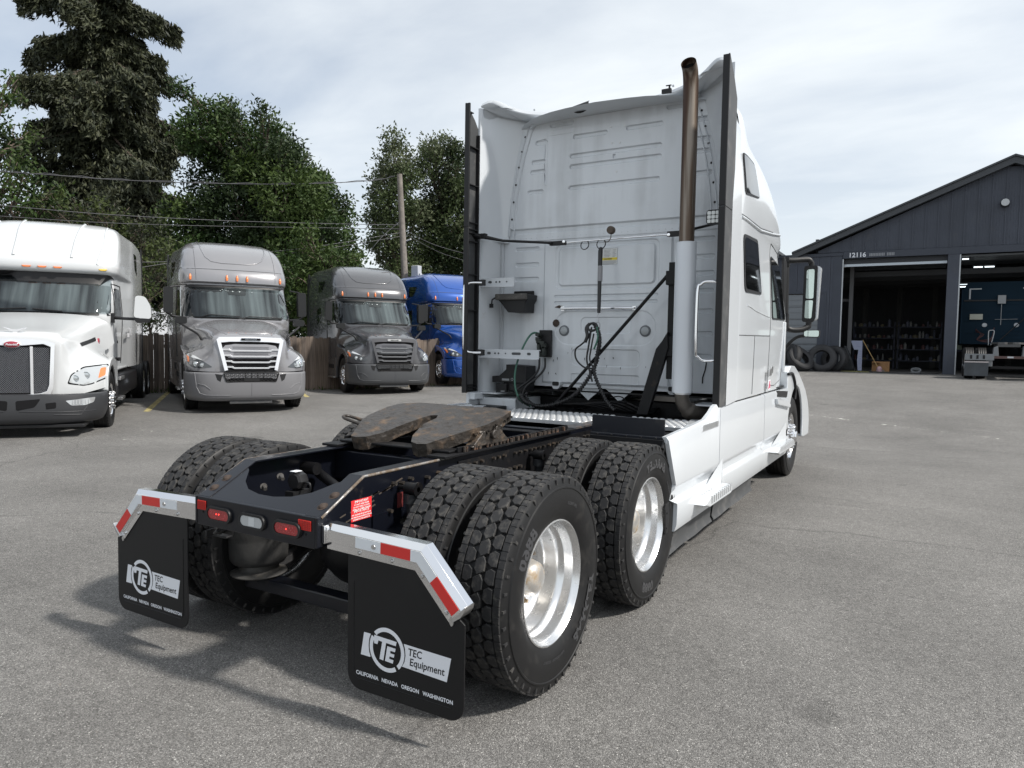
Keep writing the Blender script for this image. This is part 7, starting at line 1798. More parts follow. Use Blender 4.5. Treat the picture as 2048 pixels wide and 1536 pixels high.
    # --- roof lines
    mb = MB(); q = surf_line(CV, [(-.78, 3.88), (-.72, 3.6), (-.60, 3.40), (-.45, 3.31), (-.25, 3.28), (.30, 3.28), (.52, 3.31), (.64, 3.42), (.70, 3.62), (.72, 3.88)], 'front', -.004, sub=4); mb.tube(q, .018, 8); mb.build('roof_crease', PT, R, 60)
    mb = MB()
    for s in (-1, 1): q = surf_line(CV, [(s*.86, 2.86), (s*.87, 3.3), (s*.86, 3.75)], 'front', .0, sub=6); mb.tube(q, .005, 5)
    q = surf_line(CV, [(-1.14, 3.12), (0, 3.12), (1.14, 3.12)], 'front', .0, sub=10); mb.tube(q, .007, 5); mb.build('roof_seam', M('truck_seam', (.05, .05, .055), .6), R, 60)
    for x in (-.98, -.22, 0.0, .22, .98):
        q = surf_line(CV, [(x, 2.86), (x-.004, 2.99)], 'front', .012, sub=3); mb = MB(); mb.tube(q, [.022, .028, .026, .012], 10); mb.build('marker_lamp', AMBER, R, 60)
    # --- grille
    fr = TRIMB if chrome_grille else M('dark_grille_frame', (.09, .09, .095), .35, metal=.6); bar = TRIMB if chrome_grille else M('dark_bar', (.17, .175, .185), .35, metal=.6)
    outl = [(-.66, 1.52), (-.60, 1.57), (0, 1.585), (.60, 1.57), (.66, 1.52), (.52, .885), (-.52, .885)]; inn = [(-.575, 1.455), (-.40, 1.475), (0, 1.48), (.40, 1.475), (.575, 1.455), (.455, .90), (-.455, .90)]
    yy = lambda z: -.005-(z-.885)*.16
    gm = MB(); gm.grid([[(x, yy(z)-dd, z) for x in (-w, w)] for z, w, dd in ((.87, .20, .12), (.87, .50, .012), (1.53, .62, .012), (1.53, .3, .12))]); gm.build('grille_recess', MESHG, R, 0)
    mb = MB(); nO = len(outl)
    yy = lambda z: -.005-(z-.885)*.16
    mb.add([(x, yy(z)+.02, z) for x, z in outl]+[(x, yy(z)+.025, z) for x, z in inn]+[(x, yy(z)-.07, z) for x, z in inn]+[(x*1.01, yy(z)-.08, z) for x, z in outl], [(r*nO+i, r*nO+(i+1) % nO, (r+1)*nO+(i+1) % nO, (r+1)*nO+i) for r in range(3) for i in range(nO) if not (i == 5)])
    mb.build('grille_frame', fr, R, 30, bevel=.006)
    for k in range(5):
        z = .935+k*.118; w = .475+(z-.9)*.215
        if k == 4: break
        mb = MB(); t = .013
        P = [(-w, z+.045), (-w*.76, z+.045), (-w*.68, z+.006+t), (w*.68, z+.006+t), (w*.76, z+.045), (w, z+.045), (w, z+.012), (w*.78, z+.008), (w*.70, z-.014), (-w*.70, z-.014), (-w*.78, z+.008), (-w, z+.012)]
        mb.prism(P, yy(z)+.018, yy(z)-.03, 'y'); mb.build('grille_bar', bar, R, 0, bevel=.004)
        mb = MB()
        for j in range(3): zz = z+.035+j*.022; mb.box(-w*.64, w*.64, yy(zz)-.011, yy(zz)-.002, zz, zz+.005)
        mb.build('grille_slat', MESHG, R, 0)
    bw = .20
    mb = MB(); mb.prism(rrect(-bw, bw, 1.50, 1.555, .027, 5), yy(1.5)+.0, yy(1.5)+.040, 'y'); b = mb.build('badge', CHROME if chrome_grille else M('badge_pale', (.6, .6, .6), .3, metal=.5), R, 0, bevel=.004)
    if chrome_grille: mb = MB(); mb.prism(rrect(-bw+.01, bw-.01, 1.508, 1.547, .018, 5), yy(1.5)+.0405, yy(1.5)+.0425, 'y'); mb.build('badge_field', MESHG, b, 0)
    mb = MB(); put_text(mb, badge, .042, lambda u, v: (-u, yy(1.5)+.0435, 1.512+v), bold=.001, shear=.2, res=2, stretch=.85); mb.build('badge_letters', CHROME if chrome_grille else MESHG, b, 0, fix=False)
    mb = MB(); q = surf_line(HV, [(-.22, 1.66), (-.19, 1.63), (.19, 1.63), (.22, 1.66)], 'front', .001, sub=4)
    if len(q) > 1: mb.tube(q, .008, 5); mb.build('hood_recess_line', PT, R, 60)
    # --- headlamps
    for s in (-1, 1):
        P = [(s*x, z) for x, z in rpoly([(.735, .955), (.80, 1.00), (.98, 1.13), (1.15, 1.235), (1.175, 1.20), (1.175, 1.03), (1.10, .945), (.95, .925)], .03)]
        o = patch(HV, P, 'front', .006, .03, .06).build('headlamp', M('lamp_housing', (.05, .055, .06), .12, coat=1), R, 40)
        P = [(s*x, z) for x, z in rpoly([(.90, 1.085), (1.05, 1.185), (1.14, 1.225), (1.165, 1.19), (1.08, 1.14)], .015)]
        patch(HV, P, 'front', .012, .01, .05).build('light_strip', M('lamp_silver', (.75, .77, .78), .15, metal=.5), o, 40)
        if s > 0: P = [(s*x, z) for x, z in rpoly([(1.135, 1.16), (1.172, 1.19), (1.172, 1.06), (1.14, 1.05)], .01)]; patch(HV, P, 'front', .012, .01, .04).build('turn_lens', AMBER, o, 40)
        else: P = [(s*x, z) for x, z in rpoly([(.95, 1.07), (1.165, 1.17), (1.17, .98), (.93, .945)], .02)]; patch(HV, P, 'front', .010, .01, .05).build('clear_lens', M('lens_grey', (.35, .38, .40), .08, coat=1), o, 40)
        mb = MB()
        for x, z, r in ((.92, .995, .034), (1.03, 1.015, .040)):
            h = HV.ray_cast(Vector((s*x, 5, z)), Vector((0, -1, 0)))[0]
            mb.lathe([(0, .016), (r*.7, .012), (r, .0), (r*1.2, .010), (r*1.3, 0), (r*1.3, -.02)], (h.x, h.y+.012, h.z), 'y', 16)
        mb.build('projector', M('projector_lens', (.55, .58, .6), .08, metal=.6), o, 40)
    # --- bumper
    def bp(z, k=0, w=1.225):
        return [(0, .03-k, z), (.5, .02-k, z), (.82, -.05-k, z), (1.04*w/1.225, -.19-k, z), (1.18*w/1.225, -.42-k, z), (w, -.66, z), (w, -.86, z)]
    rows = [bp(.26, .10, 1.14), bp(.31, .03, 1.19), bp(.40, .0, 1.215), bp(.62, -.01, 1.225), bp(.80, .0, 1.225), bp(.842, .012, 1.222), bp(.848, .05, 1.20)]
    Q = MB(); Q.grid(densify(rows, 2, 3), mirror=True); QV = bvh_of(Q); Q.build('bumper', BUMP, R, 40)
    P = rpoly([(-.545, .845), (.545, .845), (.485, .655), (-.485, .655)], .03)
    o = patch(QV, P, 'front', .004, .02, .12).build('lower_opening', MESHG, R, 30)
    mb = MB()
    for r_ in range(2):
        for i in range(13):
            x = -.47+i*.0785; z = .675+r_*.085
            if r_ == 0 and -.16 < x < .16: continue
            mb.tube([(x+.03*cos(a*PI/3), .045, z+.03+.03*sin(a*PI/3)) for a in range(6)], .006, 4, closed=True)
    mb.box(-.15, .15, .04, .05, .67, .74); mb.build('opening_lattice', BLACKPL, o, 0)
    mb = MB(); mb.tube([(p[0], .035, p[1]) for p in P], .010, 6, closed=True); mb.build('opening_rim', BLACKPL, o, 60)
    for s in (-1, 1):
        P = [(s*x, z) for x, z in ((.56, .80), (.70, .82), (.66, .70), (.60, .66))]; patch(QV, P, 'front', .003, .01, .07).build('bumper_scoop', BLACKPL, R, 0)
        mb = MB()
        for l in ([(s*1.06, .84), (s*1.03, .55), (s*.97, .42), (s*.85, .385), (s*.4, .38)], [(s*.78, .50), (s*.88, .585), (s*1.01, .62)]):
            mb.tube(surf_line(QV, l, 'front', .0, sub=5), .009, 6)
        mb.build('bumper_crease', BUMP, R, 60)
    mb = MB(); mb.tube(surf_line(QV, [(0, .36), (0, .63)], 'front', .001), .003, 4); mb.build('bumper_seam', MATS['truck_seam'], R, 60)
    mb = MB(); mb.box(-.42, .42, -.30, -.05, .20, .265); mb.box(-.9, .9, -.8, -.35, .24, .30); mb.build('lower_valance', GREYPL, R, 0, bevel=.01)
    # --- side windows, doors, skirts
    for s in (-1, 1):
        o = patch(CV, rpoly([(-2.05, 2.0), (-2.25, 2.62), (-3.15, 2.68), (-3.15, 1.98)], .05), 'side', .006, .02, .15, s).build('door_window', GLASS, R, 40)
        mb = MB(); q = surf_line(CV, [(-2.0, 1.95), (-2.22, 2.68), (-2.35, 2.76), (-3.2, 2.76), (-3.22, 1.1)], 'side', .004, s); mb.tube(q, .012, 6); mb.build('door_seal', BLACKPL, R, 60)
        patch(CV, rpoly([(-3.9, 3.05), (-3.6, 3.38), (-4.4, 3.42), (-4.4, 3.05)], .05), 'side', .006, .02, .15, s).build('sleeper_window', GLASS, R, 40)
        patch(CV, rpoly([(-4.0, 2.05), (-4.0, 2.55), (-4.6, 2.55), (-4.6, 2.05)], .05), 'side', .006, .02, .15, s).build('sleeper_window', GLASS, R, 40)
        mb = MB(); mb.box(s*1.10, s*1.225, -6.0, -1.95, .38, .995); mb.build('side_skirt', PT, R, 0, bevel=.02)
        mb = MB(); mb.box(s*1.226, s*1.232, -2.9, -2.2, .66, .78); mb.box(s*1.226, s*1.232, -3.6, -3.05, .80, .96); mb.build('step_opening', BLACKPL, R, 0)
        mb = MB(); mb.box(s*1.15, s*1.26, -2.85, -2.15, .37, .41); mb.build('step', BRUSHED, R, 0)
        # mirrors: paired heads on a cab arm and a pod on the hood
        h = 2.02
        mb = MB(); mb.tube([(s*1.17, -2.0, 2.0), (s*1.36, -1.95, 2.02), (s*1.46, -1.92, 2.10)], .026, 8); mb.tube([(s*1.19, -2.1, 2.70), (s*1.40, -2.0, 2.66)], .018, 8); a = mb.build('mirror_arm', BLACKPL, R, 60)
        mb = MB(); mb.prism([(s*x, z) for x, z in rpoly([(1.34, 2.66), (1.53, 2.66), (1.54, 2.10), (1.35, 2.08)], .05)], -2.08, -1.90, 'y'); mb.build('mirror_head', M('mirror_shell', (.014, .015, .016), .5, spec=.3), R, 30, bevel=.03, segs=3)
        hb = HV.find_nearest(Vector((s*.85, -.9, 1.5)))[0]
        mb = MB(); mb.tube(spline([tuple(hb), (s*.93, -.92, 1.62), (s*1.10, -1.10, 1.74), (s*1.26, -1.28, 1.86)], 5), .024, 8); mb.build('hood_mirror_arm', BLACKPL, R, 60)
        mb = MB(); mb.prism([(s*x, z) for x, z in rpoly([(1.12, 1.995), (1.34, 1.995), (1.35, 1.855), (1.12, 1.84)], .05)], -1.42, -1.22, 'y'); mb.build('hood_mirror', MATS['mirror_shell'], R, 30, bevel=.03, segs=3)
        mb = MB(); q = surf_line(HV, [(s*.45, 1.62), (s*.72, 1.82)], 'front', .0, sub=8)
        if len(q) > 1: mb.tube(q, .012, 6); mb.build('hood_crease', PT, R, 60)
    chassis(R, -8.6, (-6.4, -7.7), -1.22)
    return R
SIL = paint('silver_paint', (.245, .243, .255), .35, .26); GRY = paint('dark_grey_paint', (.080, .081, .088), .3, .26); BLU = paint('blue_paint', (.010, .075, .34), .3, .22)
SILB = M('silver_bumper_plastic', (.16, .16, .168), .42, coat=.2); GRYB = M('grey_bumper_plastic', (.058, .061, .066), .45, coat=.2)
HD = radians(-121)
def put(px, dep, y=800):
    p = bearing(px, y, dep); return (p.x, p.y, gh(p.x, p.y))
cascade('silver grey sleeper truck facing the camera, with bright chrome grille bars', (-9.38, 7.0, gh(-9.38, 7.0)), HD, SIL, SILB)
cascade('dark grey sleeper truck with dark grille, between the silver and the blue truck', (-10.35, 12.75, gh(-10.35, 12.75)), radians(-123), GRY, GRYB, chrome_grille=False)
cascade('bright blue sleeper truck half hidden behind the white sleeper fairing', (-9.75, 16.6, gh(-9.75, 16.6)), radians(-124), BLU, BLU)

# ---- white long-nose truck at the left edge
def petey():
    PT = M('white_truck_paint', (.54, .555, .565), .22, coat=.8); TR = M('black_bumper', (.028, .029, .032), .45)
    R = thing('parked_truck', 'white sleeper truck at the left edge with oval red badge and chrome mesh grille', 'semi truck', (-9.45, 2.58, gh(-9.45, 2.58)-.01), radians(-127), 'trucks parked in a row along the fence')
    rows = [[(0, -.10, .62), (.5, -.10, .62), (.62, -.13, .62), (.80, -.22, .66), (1.02, -.42, .72), (1.17, -.72, .76)],
            [(0, -.08, .85), (.5, -.09, .85), (.62, -.12, .85), (.86, -.26, .87), (1.05, -.50, .90), (1.20, -.80, .93)],
            [(0, -.08, 1.12), (.52, -.09, 1.12), (.65, -.13, 1.12), (.85, -.36, 1.13), (1.03, -.66, 1.14), (1.20, -.92, 1.12)],
            [(0, -.09, 1.36), (.54, -.10, 1.36), (.66, -.15, 1.35), (.80, -.50, 1.34), (.98, -.84, 1.30), (1.18, -1.10, 1.22)],
            [(0, -.12, 1.56), (.55, -.13, 1.55), (.66, -.20, 1.53), (.76, -.60, 1.51), (.90, -1.05, 1.45), (1.10, -1.40, 1.27)],
            [(0, -.22, 1.655), (.50, -.24, 1.645), (.64, -.38, 1.61), (.76, -.80, 1.60), (.88, -1.25, 1.56), (1.04, -1.70, 1.36)],
            [(0, -.80, 1.78), (.50, -.82, 1.77), (.68, -.95, 1.73), (.82, -1.2, 1.70), (.93, -1.6, 1.65), (1.06, -2.0, 1.40)],
            [(0, -1.4, 1.92), (.5, -1.42, 1.91), (.74, -1.5, 1.87), (.90, -1.65, 1.82), (1.0, -1.9, 1.76), (1.10, -2.15, 1.45)],
            [(0, -1.85, 2.02), (.5, -1.87, 2.01), (.82, -1.93, 1.98), (.98, -2.0, 1.92), (1.08, -2.1, 1.82), (1.13, -2.25, 1.5)]]
    H = MB(); H.grid(densify(rows, 3, 4), mirror=True); HV = bvh_of(H); H.build('hood', PT, R, 45)
    for s in (-1, 1):
        arch = [(-1.30+.60*cos(radians(a)), .52+.60*sin(radians(a))) for a in range(16, 165, 10)]
        P = [(-.70, .72), (-.72, .96), (-.86, 1.10), (-1.1, 1.20), (-1.5, 1.26), (-1.85, 1.20), (-2.02, 1.02), (-2.02, .70)]+arch[::-1]
        mb = MB(); mb.prism(P, s*1.04, s*1.205, 'x'); mb.build('fender', PT, R, 35, bevel=.03, segs=3)
        mb = MB(); mb.prism([(-1.30+.62*cos(radians(a)), .52+.62*sin(radians(a))) for a in range(-10, 191, 10)]+[(-1.30+.58*cos(radians(a)), .52+.58*sin(radians(a))) for a in range(190, -11, -10)], s*.75, s*1.18, 'x'); mb.build('wheel_arch_liner', BLACKPL, R, 35)
    def plan(z, yf, w, W, rear=-6.6):
        return [(0, yf, z), (.5*w, yf-.03, z), (.84*w, yf-.12, z), (.97*w, yf-.32, z), (w, yf-.8, z), ((w+W)/2, yf-1.6, z), (W, min(yf-2.2, -4.6), z), (W, rear+.1, z), (W*.97, rear, z)]
    lv = [(1.0, -2.2, 1.10, 1.23), (1.5, -2.12, 1.12, 1.24), (2.0, -1.93, 1.13, 1.24), (2.38, -2.18, 1.125, 1.24), (2.72, -2.42, 1.12, 1.24), (2.80, -2.26, 1.17, 1.24), (2.88, -2.22, 1.19, 1.24), (3.02, -2.26, 1.20, 1.24), (3.25, -2.50, 1.185, 1.235), (3.5, -2.78, 1.16, 1.225), (3.68, -3.05, 1.11, 1.20), (3.80, -3.35, 1.02, 1.12), (3.87, -3.7, .80, .92), (3.885, -4.2, .4, .5), (3.89, -4.6, .02, .02)]
    B = MB(); B.grid(densify([plan(*l) for l in lv], 3, 4), mirror=True); CV = bvh_of(B); B.build('cab_body', PT, R, 42)
    mb = MB(); mb.prism([(-1.2, 1.0), (1.2, 1.0), (1.2, 3.5), (1.05, 3.75), (.6, 3.85), (-.6, 3.85), (-1.05, 3.75), (-1.2, 3.5)], -6.58, -6.5); mb.box(-1.18, 1.18, -6.5, -2.3, 1.0, 1.02); mb.build('rear_panel', PT, R, 30)
    for s in (-1, 1):
        mb = MB(); mb.prism([(-6.55, 1.05), (-6.75, 1.05), (-6.75, 3.5), (-6.6, 3.75), (-6.55, 3.75)], s*1.21, s*1.24, 'x'); mb.build('side_extender', BLACKPL, R, 0)
        mb = MB(); q = surf_line(CV, [(s*.45, 3.05), (s*.46, 3.4), (s*.50, 3.83)], 'front', -.006, sub=6); mb.tube(q, .03, 10); mb.build('roof_bulge', PT, R, 60)
        mb = MB(); q = surf_line(CV, [(s*.86, 2.95), (s*.93, 3.4), (s*.90, 3.78)], 'front', -.006, sub=6); mb.tube(q, .024, 10); mb.build('roof_bulge', PT, R, 60)
    ws = rpoly([(-1.06, 2.70), (1.06, 2.70), (1.09, 2.04), (-1.09, 2.04)], .06)
    o = patch(CV, rpoly([(-1.08, 2.78), (1.08, 2.78), (1.115, 2.0), (-1.115, 2.0)], .07), 'front', .006, .02, .16).build('windscreen_surround', BLACKPL, R, 40)
    patch(CV, rpoly([(-1.05, 2.58), (1.05, 2.58), (1.085, 2.05), (-1.085, 2.05)], .04), 'front', .012, .004, .16).build('curtain', CURT, o, 60)
    patch(CV, ws, 'front', .035, .006, .16).build('glass', PANE, o, 60)
    mb = MB()
    for a, b in (((.95, 2.05), (.20, 2.10)), ((-.35, 2.06), (.10, 2.09))): mb.tube(surf_line(CV, [a, b], 'front', .055), .011, 6)
    mb.build('wiper', BLACKPL, R, 60)
    for x, m in ((-.24, AMBER), (0, AMBER), (.24, AMBER), (-.95, YELLOWL), (.95, YELLOWL)):
        h = CV.ray_cast(Vector((x, 5, 2.86)), Vector((0, -1, 0)))[0]
        mb = MB(); mb.prism([(x-.075, 2.875), (x+.075, 2.875), (x+.05, 2.845), (x-.05, 2.845)], h.y-.02, h.y+.03, 'y'); mb.build('marker_lamp', m, R, 30, bevel=.008)
    # grille
    ch = TRIMB; oo = [(-.56, 1.49), (-.45, 1.535), (-.14, 1.56), (.14, 1.56), (.45, 1.535), (.56, 1.49), (.535, .80), (.50, .70), (.40, .665), (0, .64), (-.40, .665), (-.50, .70), (-.535, .80)]
    ii = [(x*.90, z-.055 if z > 1 else z+.045) for x, z in oo]; ii = [(x, z if not (abs(x) < .2 and z > 1.4) else z-.055) for x, z in ii]
    n = len(oo); yg = lambda z: -.035-(z-.65)*.03
    mb = MB(); mb.prism([(x*.97, z-.01 if z > 1 else z+.01) for x, z in oo], -.12, -.055, 'y'); mb.build('grille_recess', MESHG, R, 0)
    mb = MB(); mb.add([(x, yg(z)+.02, z) for x, z in oo]+[(x, yg(z)+.03, z) for x, z in ii]+[(x, yg(z)-.03, z) for x, z in ii]+[(x*1.005, yg(z)-.06, z) for x, z in oo], [(r*n+i, r*n+(i+1) % n, (r+1)*n+(i+1) % n, (r+1)*n+i) for r in range(3) for i in range(n)]); mb.build('grille_frame', ch, R, 30, bevel=.006)
    mesh_grille('grille_mesh', -.49, .49, .72, 1.42, -.062, R, .030, mat=M('mesh_steel', (.33, .34, .37), .35, metal=.7))
    for x in (-.25, .25): mb = MB(); mb.box(x-.02, x+.02, -.05, -.02, .70, 1.44); mb.build('grille_bar', ch, R, 0, bevel=.008)
    mb = MB(); mb.lathe([(0, .022), (.11, .018), (.125, .0), (.125, -.03)], (0, 0, 0), 'y', 32); bd = mb.build('badge', ch, R, 40); bd.location = (0, yg(1.47)+.03, 1.468); bd.scale = (.95, 1, .45)
    mb = MB(); mb.lathe([(0, .027), (.10, .0235), (.108, .018)], (0, 0, 0), 'y', 32); mb.build('badge_enamel', M('red_enamel', (.28, .02, .035), .2, coat=1), bd, 40)
    mb = MB(); put_text(mb, 'Peterbilt', .055, lambda u, v: (-u, .030, (v-.018)*1.7), bold=.001, shear=.25, res=2, stretch=.85); mb.build('badge_letters', PRINT, bd, 0, fix=False)
    # ornament
    mb = MB(); mb.prism([(-.165, 1.74), (-.05, 1.705), (0, 1.70), (.05, 1.705), (.165, 1.74), (.10, 1.695), (.035, 1.665), (0, 1.62), (-.035, 1.665), (-.10, 1.695)], -.26, -.22, 'y'); mb.build('bird_ornament', ch, R, 0, bevel=.006)
    for s in (-1, 1):
        P = [(s*x, z) for x, z in rpoly([(.72, .87), (.76, .99), (.90, 1.10), (1.185, 1.135), (1.195, 1.06), (1.17, .93), (1.0, .845), (.92, .825)], .03)]
        P2 = [(s*x, z) for x, z in rpoly([(.70, .85), (.745, 1.0), (.89, 1.12), (1.19, 1.155), (1.20, 1.05), (1.18, .91), (1.0, .825), (.9, .81)], .03)]
        o = patch(HV, P2, 'front', .004, .03, .07).build('headlamp', MESHG, R, 40)
        patch(HV, P, 'front', .010, .02, .07).build('lamp_lens', M('clear_headlamp', (.50, .52, .53), .08, coat=1, metal=.3), o, 40)
        P = [(s*x, z) for x, z in rpoly([(1.10, 1.09), (1.165, 1.10), (1.165, .97), (1.08, .92)], .02)]; patch(HV, P, 'front', .014, .02, .06).build('turn_lens', AMBER, o, 40)
        mb = MB()
        for x, z, r in ((.80, .935, .05), (.93, .98, .055)):
            h = HV.ray_cast(Vector((s*x, 5, z)), Vector((0, -1, 0)))[0]; mb.lathe([(0, .020), (r*.6, .016), (r*.7, .004), (r, .012), (r*1.1, 0)], (h.x, h.y+.008, h.z), 'y', 18)
        mb.build('projector', MATS['projector_lens'], o, 40)
        P = [(s*.62, 1.37), (s*.64, 1.385), (s*.80, 1.56), (s*.80, 1.50)]
        q = MB(); rr = []
        for a in range(3):
            row = []
            for b in range(9):
                t = b/8; u = a/2; p = Vector((s*(.82+.14*t), -.72-.75*t, (1.44+.075*u)+(.11-.01*u)*t)); l, nn, *_ = HV.find_nearest(p); nn = nn if nn.x*s > 0 else -nn; row.append(tuple(l+nn*.008))
            rr.append(row)
        q.grid(rr); q.build('hood_vent', BLACKPL, R, 30)
        h = HV.ray_cast(Vector((s*5, -1.62, 1.53)), Vector((-s, 0, 0)))[0]; mb = MB(); mb.lathe([(0, .012), (.05, .010), (.06, 0), (.06, -.03)], (h.x, h.y, h.z), 'x', 20, flip=True) if s > 0 else mb.lathe([(0, -.012), (.05, -.010), (.06, 0), (.06, .03)], (h.x, h.y, h.z), 'x', 20); mb.build('side_badge', MATS['red_enamel'], R, 40)
        # door glass, mirror, tanks
        patch(CV, rpoly([(-2.45, 2.02), (-2.62, 2.55), (-3.12, 2.55), (-3.12, 1.98)], .05), 'side', .006, .02, .12, s).build('door_window', GLASS, R, 40)
        mb = MB(); mb.tube(surf_line(CV, [(-2.38, 1.98), (-2.58, 2.62), (-3.2, 2.62), (-3.2, 1.1)], 'side', .003, s), .010, 6); mb.build('door_seal', BLACKPL, R, 60)
        patch(CV, rpoly([(-4.9, 3.12), (-4.8, 3.46), (-5.3, 3.46), (-5.3, 3.0)], .05), 'side', .006, .02, .12, s).build('sleeper_window', GLASS, R, 40)
        mb = MB(); mb.tube([(s*1.10, -2.3, 1.98), (s*1.30, -2.25, 1.965), (s*1.55, -2.2, 1.96)], [.035, .028, .03], 10); mb.box(s*1.08, s*1.13, -2.36, -2.2, 1.88, 2.06); mb.prism([(s*x, z) for x, z in rpoly([(1.46, 1.97), (1.75, 1.97), (1.72, 1.90), (1.52, 1.885)], .02)], -2.30, -2.10, 'y'); mb.build('mirror_arm', BLACKPL, R, 40)
        mb = MB(); mb.prism([(s*x, z) for x, z in rpoly([(1.50, 2.40), (1.66, 2.39), (1.76, 2.20), (1.765, 1.965), (1.47, 1.985)], .06)], -2.30, -2.10, 'y'); mb.build('mirror_head', PT, R, 30, bevel=.04, segs=3)
        mb = MB(); mb.box(s*.62, s*1.18, -5.9, -2.25, .42, .92); mb.build('fuel_tank', M('tank_black', (.015, .015, .017), .35, coat=.4), R, 30, bevel=.08, segs=3)
        mb = MB(); mb.box(s*1.14, s*1.22, -2.95, -2.3, .80, .86); mb.box(s*1.14, s*1.24, -2.85, -2.35, .42, .47); mb.build('step', BRUSHED, R, 0, bevel=.006)
        mb = MB(); mb.lathe([(0, .012), (.025, .012), (.03, 0)], (s*1.16, -2.5, 1.52), 'x', 12, flip=True); mb.cyl((s*1.13, -2.25, 1.20), (s*1.22, -2.2, 1.20), .035, 12); mb.build('side_marker', BLACKPL, R, 40)
    # decal on the left flank of the sleeper
    mb = MB(); mb.box(-1.2475, -1.2440, -3.65, -3.3, 1.62, 1.70); put_text(mb, 'TVMS', .22, lambda u, v: (-1.2478, -3.75-u, 1.66+v), bold=.003, shear=.2); mb.build('faint_decal', M('pale_decal', (.60, .60, .62), .4), R, 0, fix=False)
    # bumper
    def bp(z, k=0, w=1.21): return [(0, .08-k, z), (.5, .07-k, z), (.85, -.02-k, z), (1.06*w/1.21, -.20-k, z), (1.17*w/1.21, -.42-k, z), (w, -.62, z), (w, -.70, z)]
    rows = [bp(.22, .12, 1.05), bp(.26, .03, 1.13), bp(.40, .0, 1.19), bp(.56, .01, 1.21), bp(.68, .03, 1.20), bp(.70, .08, 1.17)]
    Q = MB(); Q.grid(densify(rows, 2, 3), mirror=True); QV = bvh_of(Q); Q.build('bumper', TR, R, 40)
    for s in (-1, 1):
        P = [(s*x, z) for x, z in rpoly([(.70, .595), (1.08, .635), (1.06, .555), (.96, .515), (.78, .515)], .02)]; o = patch(QV, P, 'front', .006, .02, .07).build('fog_lamp', M('fog_silver', (.55, .56, .57), .2, metal=.6), R, 40)
        mb = MB()
        for k in range(6): x = s*(.80+.04*k); mb.tube(surf_line(QV, [(x, .535), (x, .60)], 'front', .010, sub=3), .006, 5)
        mb.build('lens_ribs', CLEARLENS, o, 60)
        P = [(s*x, z) for x, z in rpoly([(.44, .56), (.58, .575), (.58, .48), (.45, .465)], .02)]; patch(QV, P, 'front', .003, .02, .07).build('tow_pocket', MESHG, R, 0)
        P = [(s*x, z) for x, z in rpoly([(.05, .60), (.38, .63), (.30, .50), (.06, .45)], .03)]; patch(QV, P, 'front', .003, .02, .07).build('bumper_intake', MESHG, R, 0)
        mb = MB()
        for l in ([(s*.1, .44), (s*.6, .42), (s*1.08, .42)], [(s*.55, .38), (s*.9, .37), (s*.98, .50)]): mb.tube(surf_line(QV, l, 'front', .0, sub=5), .008, 6)
        mb.build('bumper_crease', TR, R, 60)
    mb = MB(); mb.box(-.95, .95, -.6, .0, .17, .22); mb.build('lower_valance', BLACKPL, R, 0, bevel=.01)
    chassis(R, -9.4, (-7.35, -8.65), -1.30)
petey()

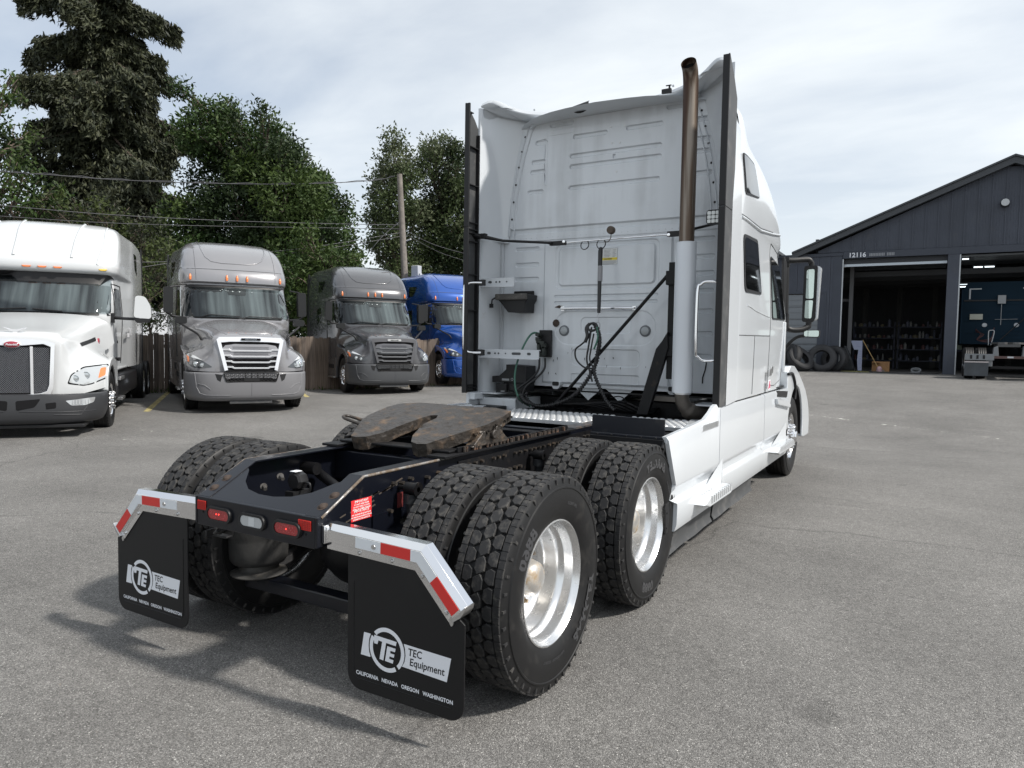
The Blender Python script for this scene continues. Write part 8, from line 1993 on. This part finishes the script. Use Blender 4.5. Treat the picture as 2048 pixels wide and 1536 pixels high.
# ---- blue sleeper tractor in the second bay, seen from behind
def bay_truck():
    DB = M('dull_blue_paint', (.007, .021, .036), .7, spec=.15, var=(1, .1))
    R = thing('bay_truck', 'dark blue sleeper tractor reversed out of the second workshop bay, seen from behind', 'semi truck', (4.88, 24.0, .80))
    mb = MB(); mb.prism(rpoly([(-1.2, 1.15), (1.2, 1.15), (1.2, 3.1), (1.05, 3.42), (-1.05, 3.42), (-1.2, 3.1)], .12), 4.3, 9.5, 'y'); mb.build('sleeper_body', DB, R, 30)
    for z in (1.35, 1.5, 1.65, 2.05, 2.2, 2.35, 2.6): mb = MB(); mb.prism([(a, b) for a, b in rrect(-.62, .62, z-.02, z+.02, .018)], 4.285, 4.305, 'y'); mb.build('pressed_rib', DB, R, 0)
    for s in (-1, 1):
        mb = MB(); mb.box(s*1.2, s*1.24, 3.8, 4.35, 1.15, 3.15); mb.build('side_extender', DB, R, 0)
        mb = MB()
        for z in (1.55, 2.0, 2.4): mb.box(s*.75, s*1.1, 4.285, 4.3, z, z+.04)
        mb.build('pressed_rib', DB, R, 0)
        mb = MB(); mb.box(s*.95, s*1.0, 4.28, 4.298, 2.80, 3.15); mb.box(s*.62, s*1.0, 4.28, 4.298, 3.151, 3.19); mb.build('white_tape', M('grey_tape', (.5, .52, .54), .5), R, 0)
        mb = MB(); mb.lathe([(0, -.02), (.07, -.015), (.08, 0)], (s*.48, 4.3, 1.85), 'y', 16); mb.build('round_lamp', MATS['grey_tape'], R, 40)
    mb = MB(); mb.box(-1.15, 1.15, 4.26, 4.3, 2.72, 2.77); mb.build('cross_band', BLACKPL, R, 0)
    mb = MB(); mb.box(-.12, .12, 4.15, 4.28, 2.62, 2.92); mb.tube([(0, 4.2, 2.6), (0, 4.2, 1.85)], .012, 6); mb.cyl((-.18, 4.22, 2.05), (.5, 4.22, 2.06), .008, 6); mb.build('pogo_spring', M('dusty_grey_rod', (.32, .33, .34), .5), R, 40)
    mb = MB(); mb.box(-.95, -.55, 4.22, 4.3, 2.05, 2.25); mb.build('cream_label', M('cream_paint', (.45, .45, .38), .6), R, 0)
    mb = MB(); mb.tube([(1.05, 4.1, 2.5), (.0, 4.1, 1.3)], .02, 6); mb.tube([(1.05, 4.05, 1.2), (1.05, 4.05, 3.0)], .07, 12); mb.build('stack_brace', BLACKPL, R, 40)
    mb = MB()
    for k in range(3): mb.tube(spline([(-.75, 4.2, 1.7-.05*k), (-.6+.05*k, 4.0, 1.5), (-.7, 3.9, 1.3), (-.3, 3.8, 1.25+.05*k), (-.2, 4.0, 1.75)], 6), .015, 6)
    mb.build('hoses', M('red_black_hose', (.06, .02, .02), .5), R, 50)
    mb = MB(); mb.tube(spline([(-.45, 2.3, 1.1), (-.46, 2.3, 1.55), (-.40, 2.3, 1.6), (-.30, 2.3, 1.56), (-.38, 2.3, 1.1)], 4), .014, 8); mb.build('pogo_stick', STEELG, R, 50)
    ALU2 = M('dull_aluminium', (.20, .21, .22), .5, metal=.4)
    for s in (-1, 1):
        mb = MB(); mb.box(s*.34, s*.42, .1, 4.5, .78, 1.02); mb.build('frame_rail', BLACKP, R, 0)
        mb = MB(); mb.prism([(s*.30, .72), (s*.46, .72), (s*.44, 1.0), (s*.33, 1.05)], -.02, .3, 'y'); mb.build('rail_end', ALU2, R, 0, bevel=.01)
        g = part('mudflap', R)
        mb = MB(); mb.box(s*.56, s*1.20, -.05, -.03, .10, .56); mb.build('rubber_sheet', M('grey_mudflap', (.045, .052, .06), .5, var=(3, .3)), g, 0)
        mb = MB(); mb.box(s*.42, s*1.20, -.04, -.0, .60, .80); mb.build('hanger_plate', ALU2, g, 0)
        mb = MB(); mb.box(s*.56, s*1.20, -.06, -.051, .52, .565); mb.build('tape', M('pink_white_tape', (.42, .38, .38), .5), g, 0)
        mb = MB()
        for k in range(3): mb.box(s*(.66+.17*k), s*(.72+.17*k), -.048, -.041, .64, .76, None)
        mb.build('slot', BLACKPL, g, 0)
        for a in (.65, 1.97): truck_wheel(R, s*1.06, a); truck_wheel(R, s*.72, a)
        mb = MB(); mb.box(s*.45, s*.62, .05, .2, .40, .68); mb.build('air_bag', ALU2, R, 0, bevel=.02)
    mb = MB(); mb.box(-.42, .42, -.03, .0, .66, .74); mb.build('lamp_bar', M('rust_red_bar', (.09, .05, .045), .5), R, 0)
    mb = MB(); mb.box(-.08, .08, -.045, -.031, .68, .73); mb.build('licence_lamp', MATS['grey_tape'], R, 0)
    mb = MB(); mb.box(-.5, .5, .1, .2, .34, .42); mb.build('cross_tube', BLACKG, R, 0)
    mb = MB(); mb.prism(rpoly([(-.45, 1.2), (-.30, .65), (-.10, .60), (0, 1.0), (.10, .60), (.30, .65), (.45, 1.2), (.3, 1.65), (-.3, 1.65)], .05), 1.12, 1.18, 'z'); mb.prism([(-.3, .6), (.3, .6), (.35, 1.4), (-.35, 1.4)], 1.03, 1.115, 'z'); mb.build('fifth_wheel', M('dull_steel_plate', (.10, .10, .10), .5, metal=.3), R, 0, bevel=.01)
bay_truck()
SC.render.film_transparent = False
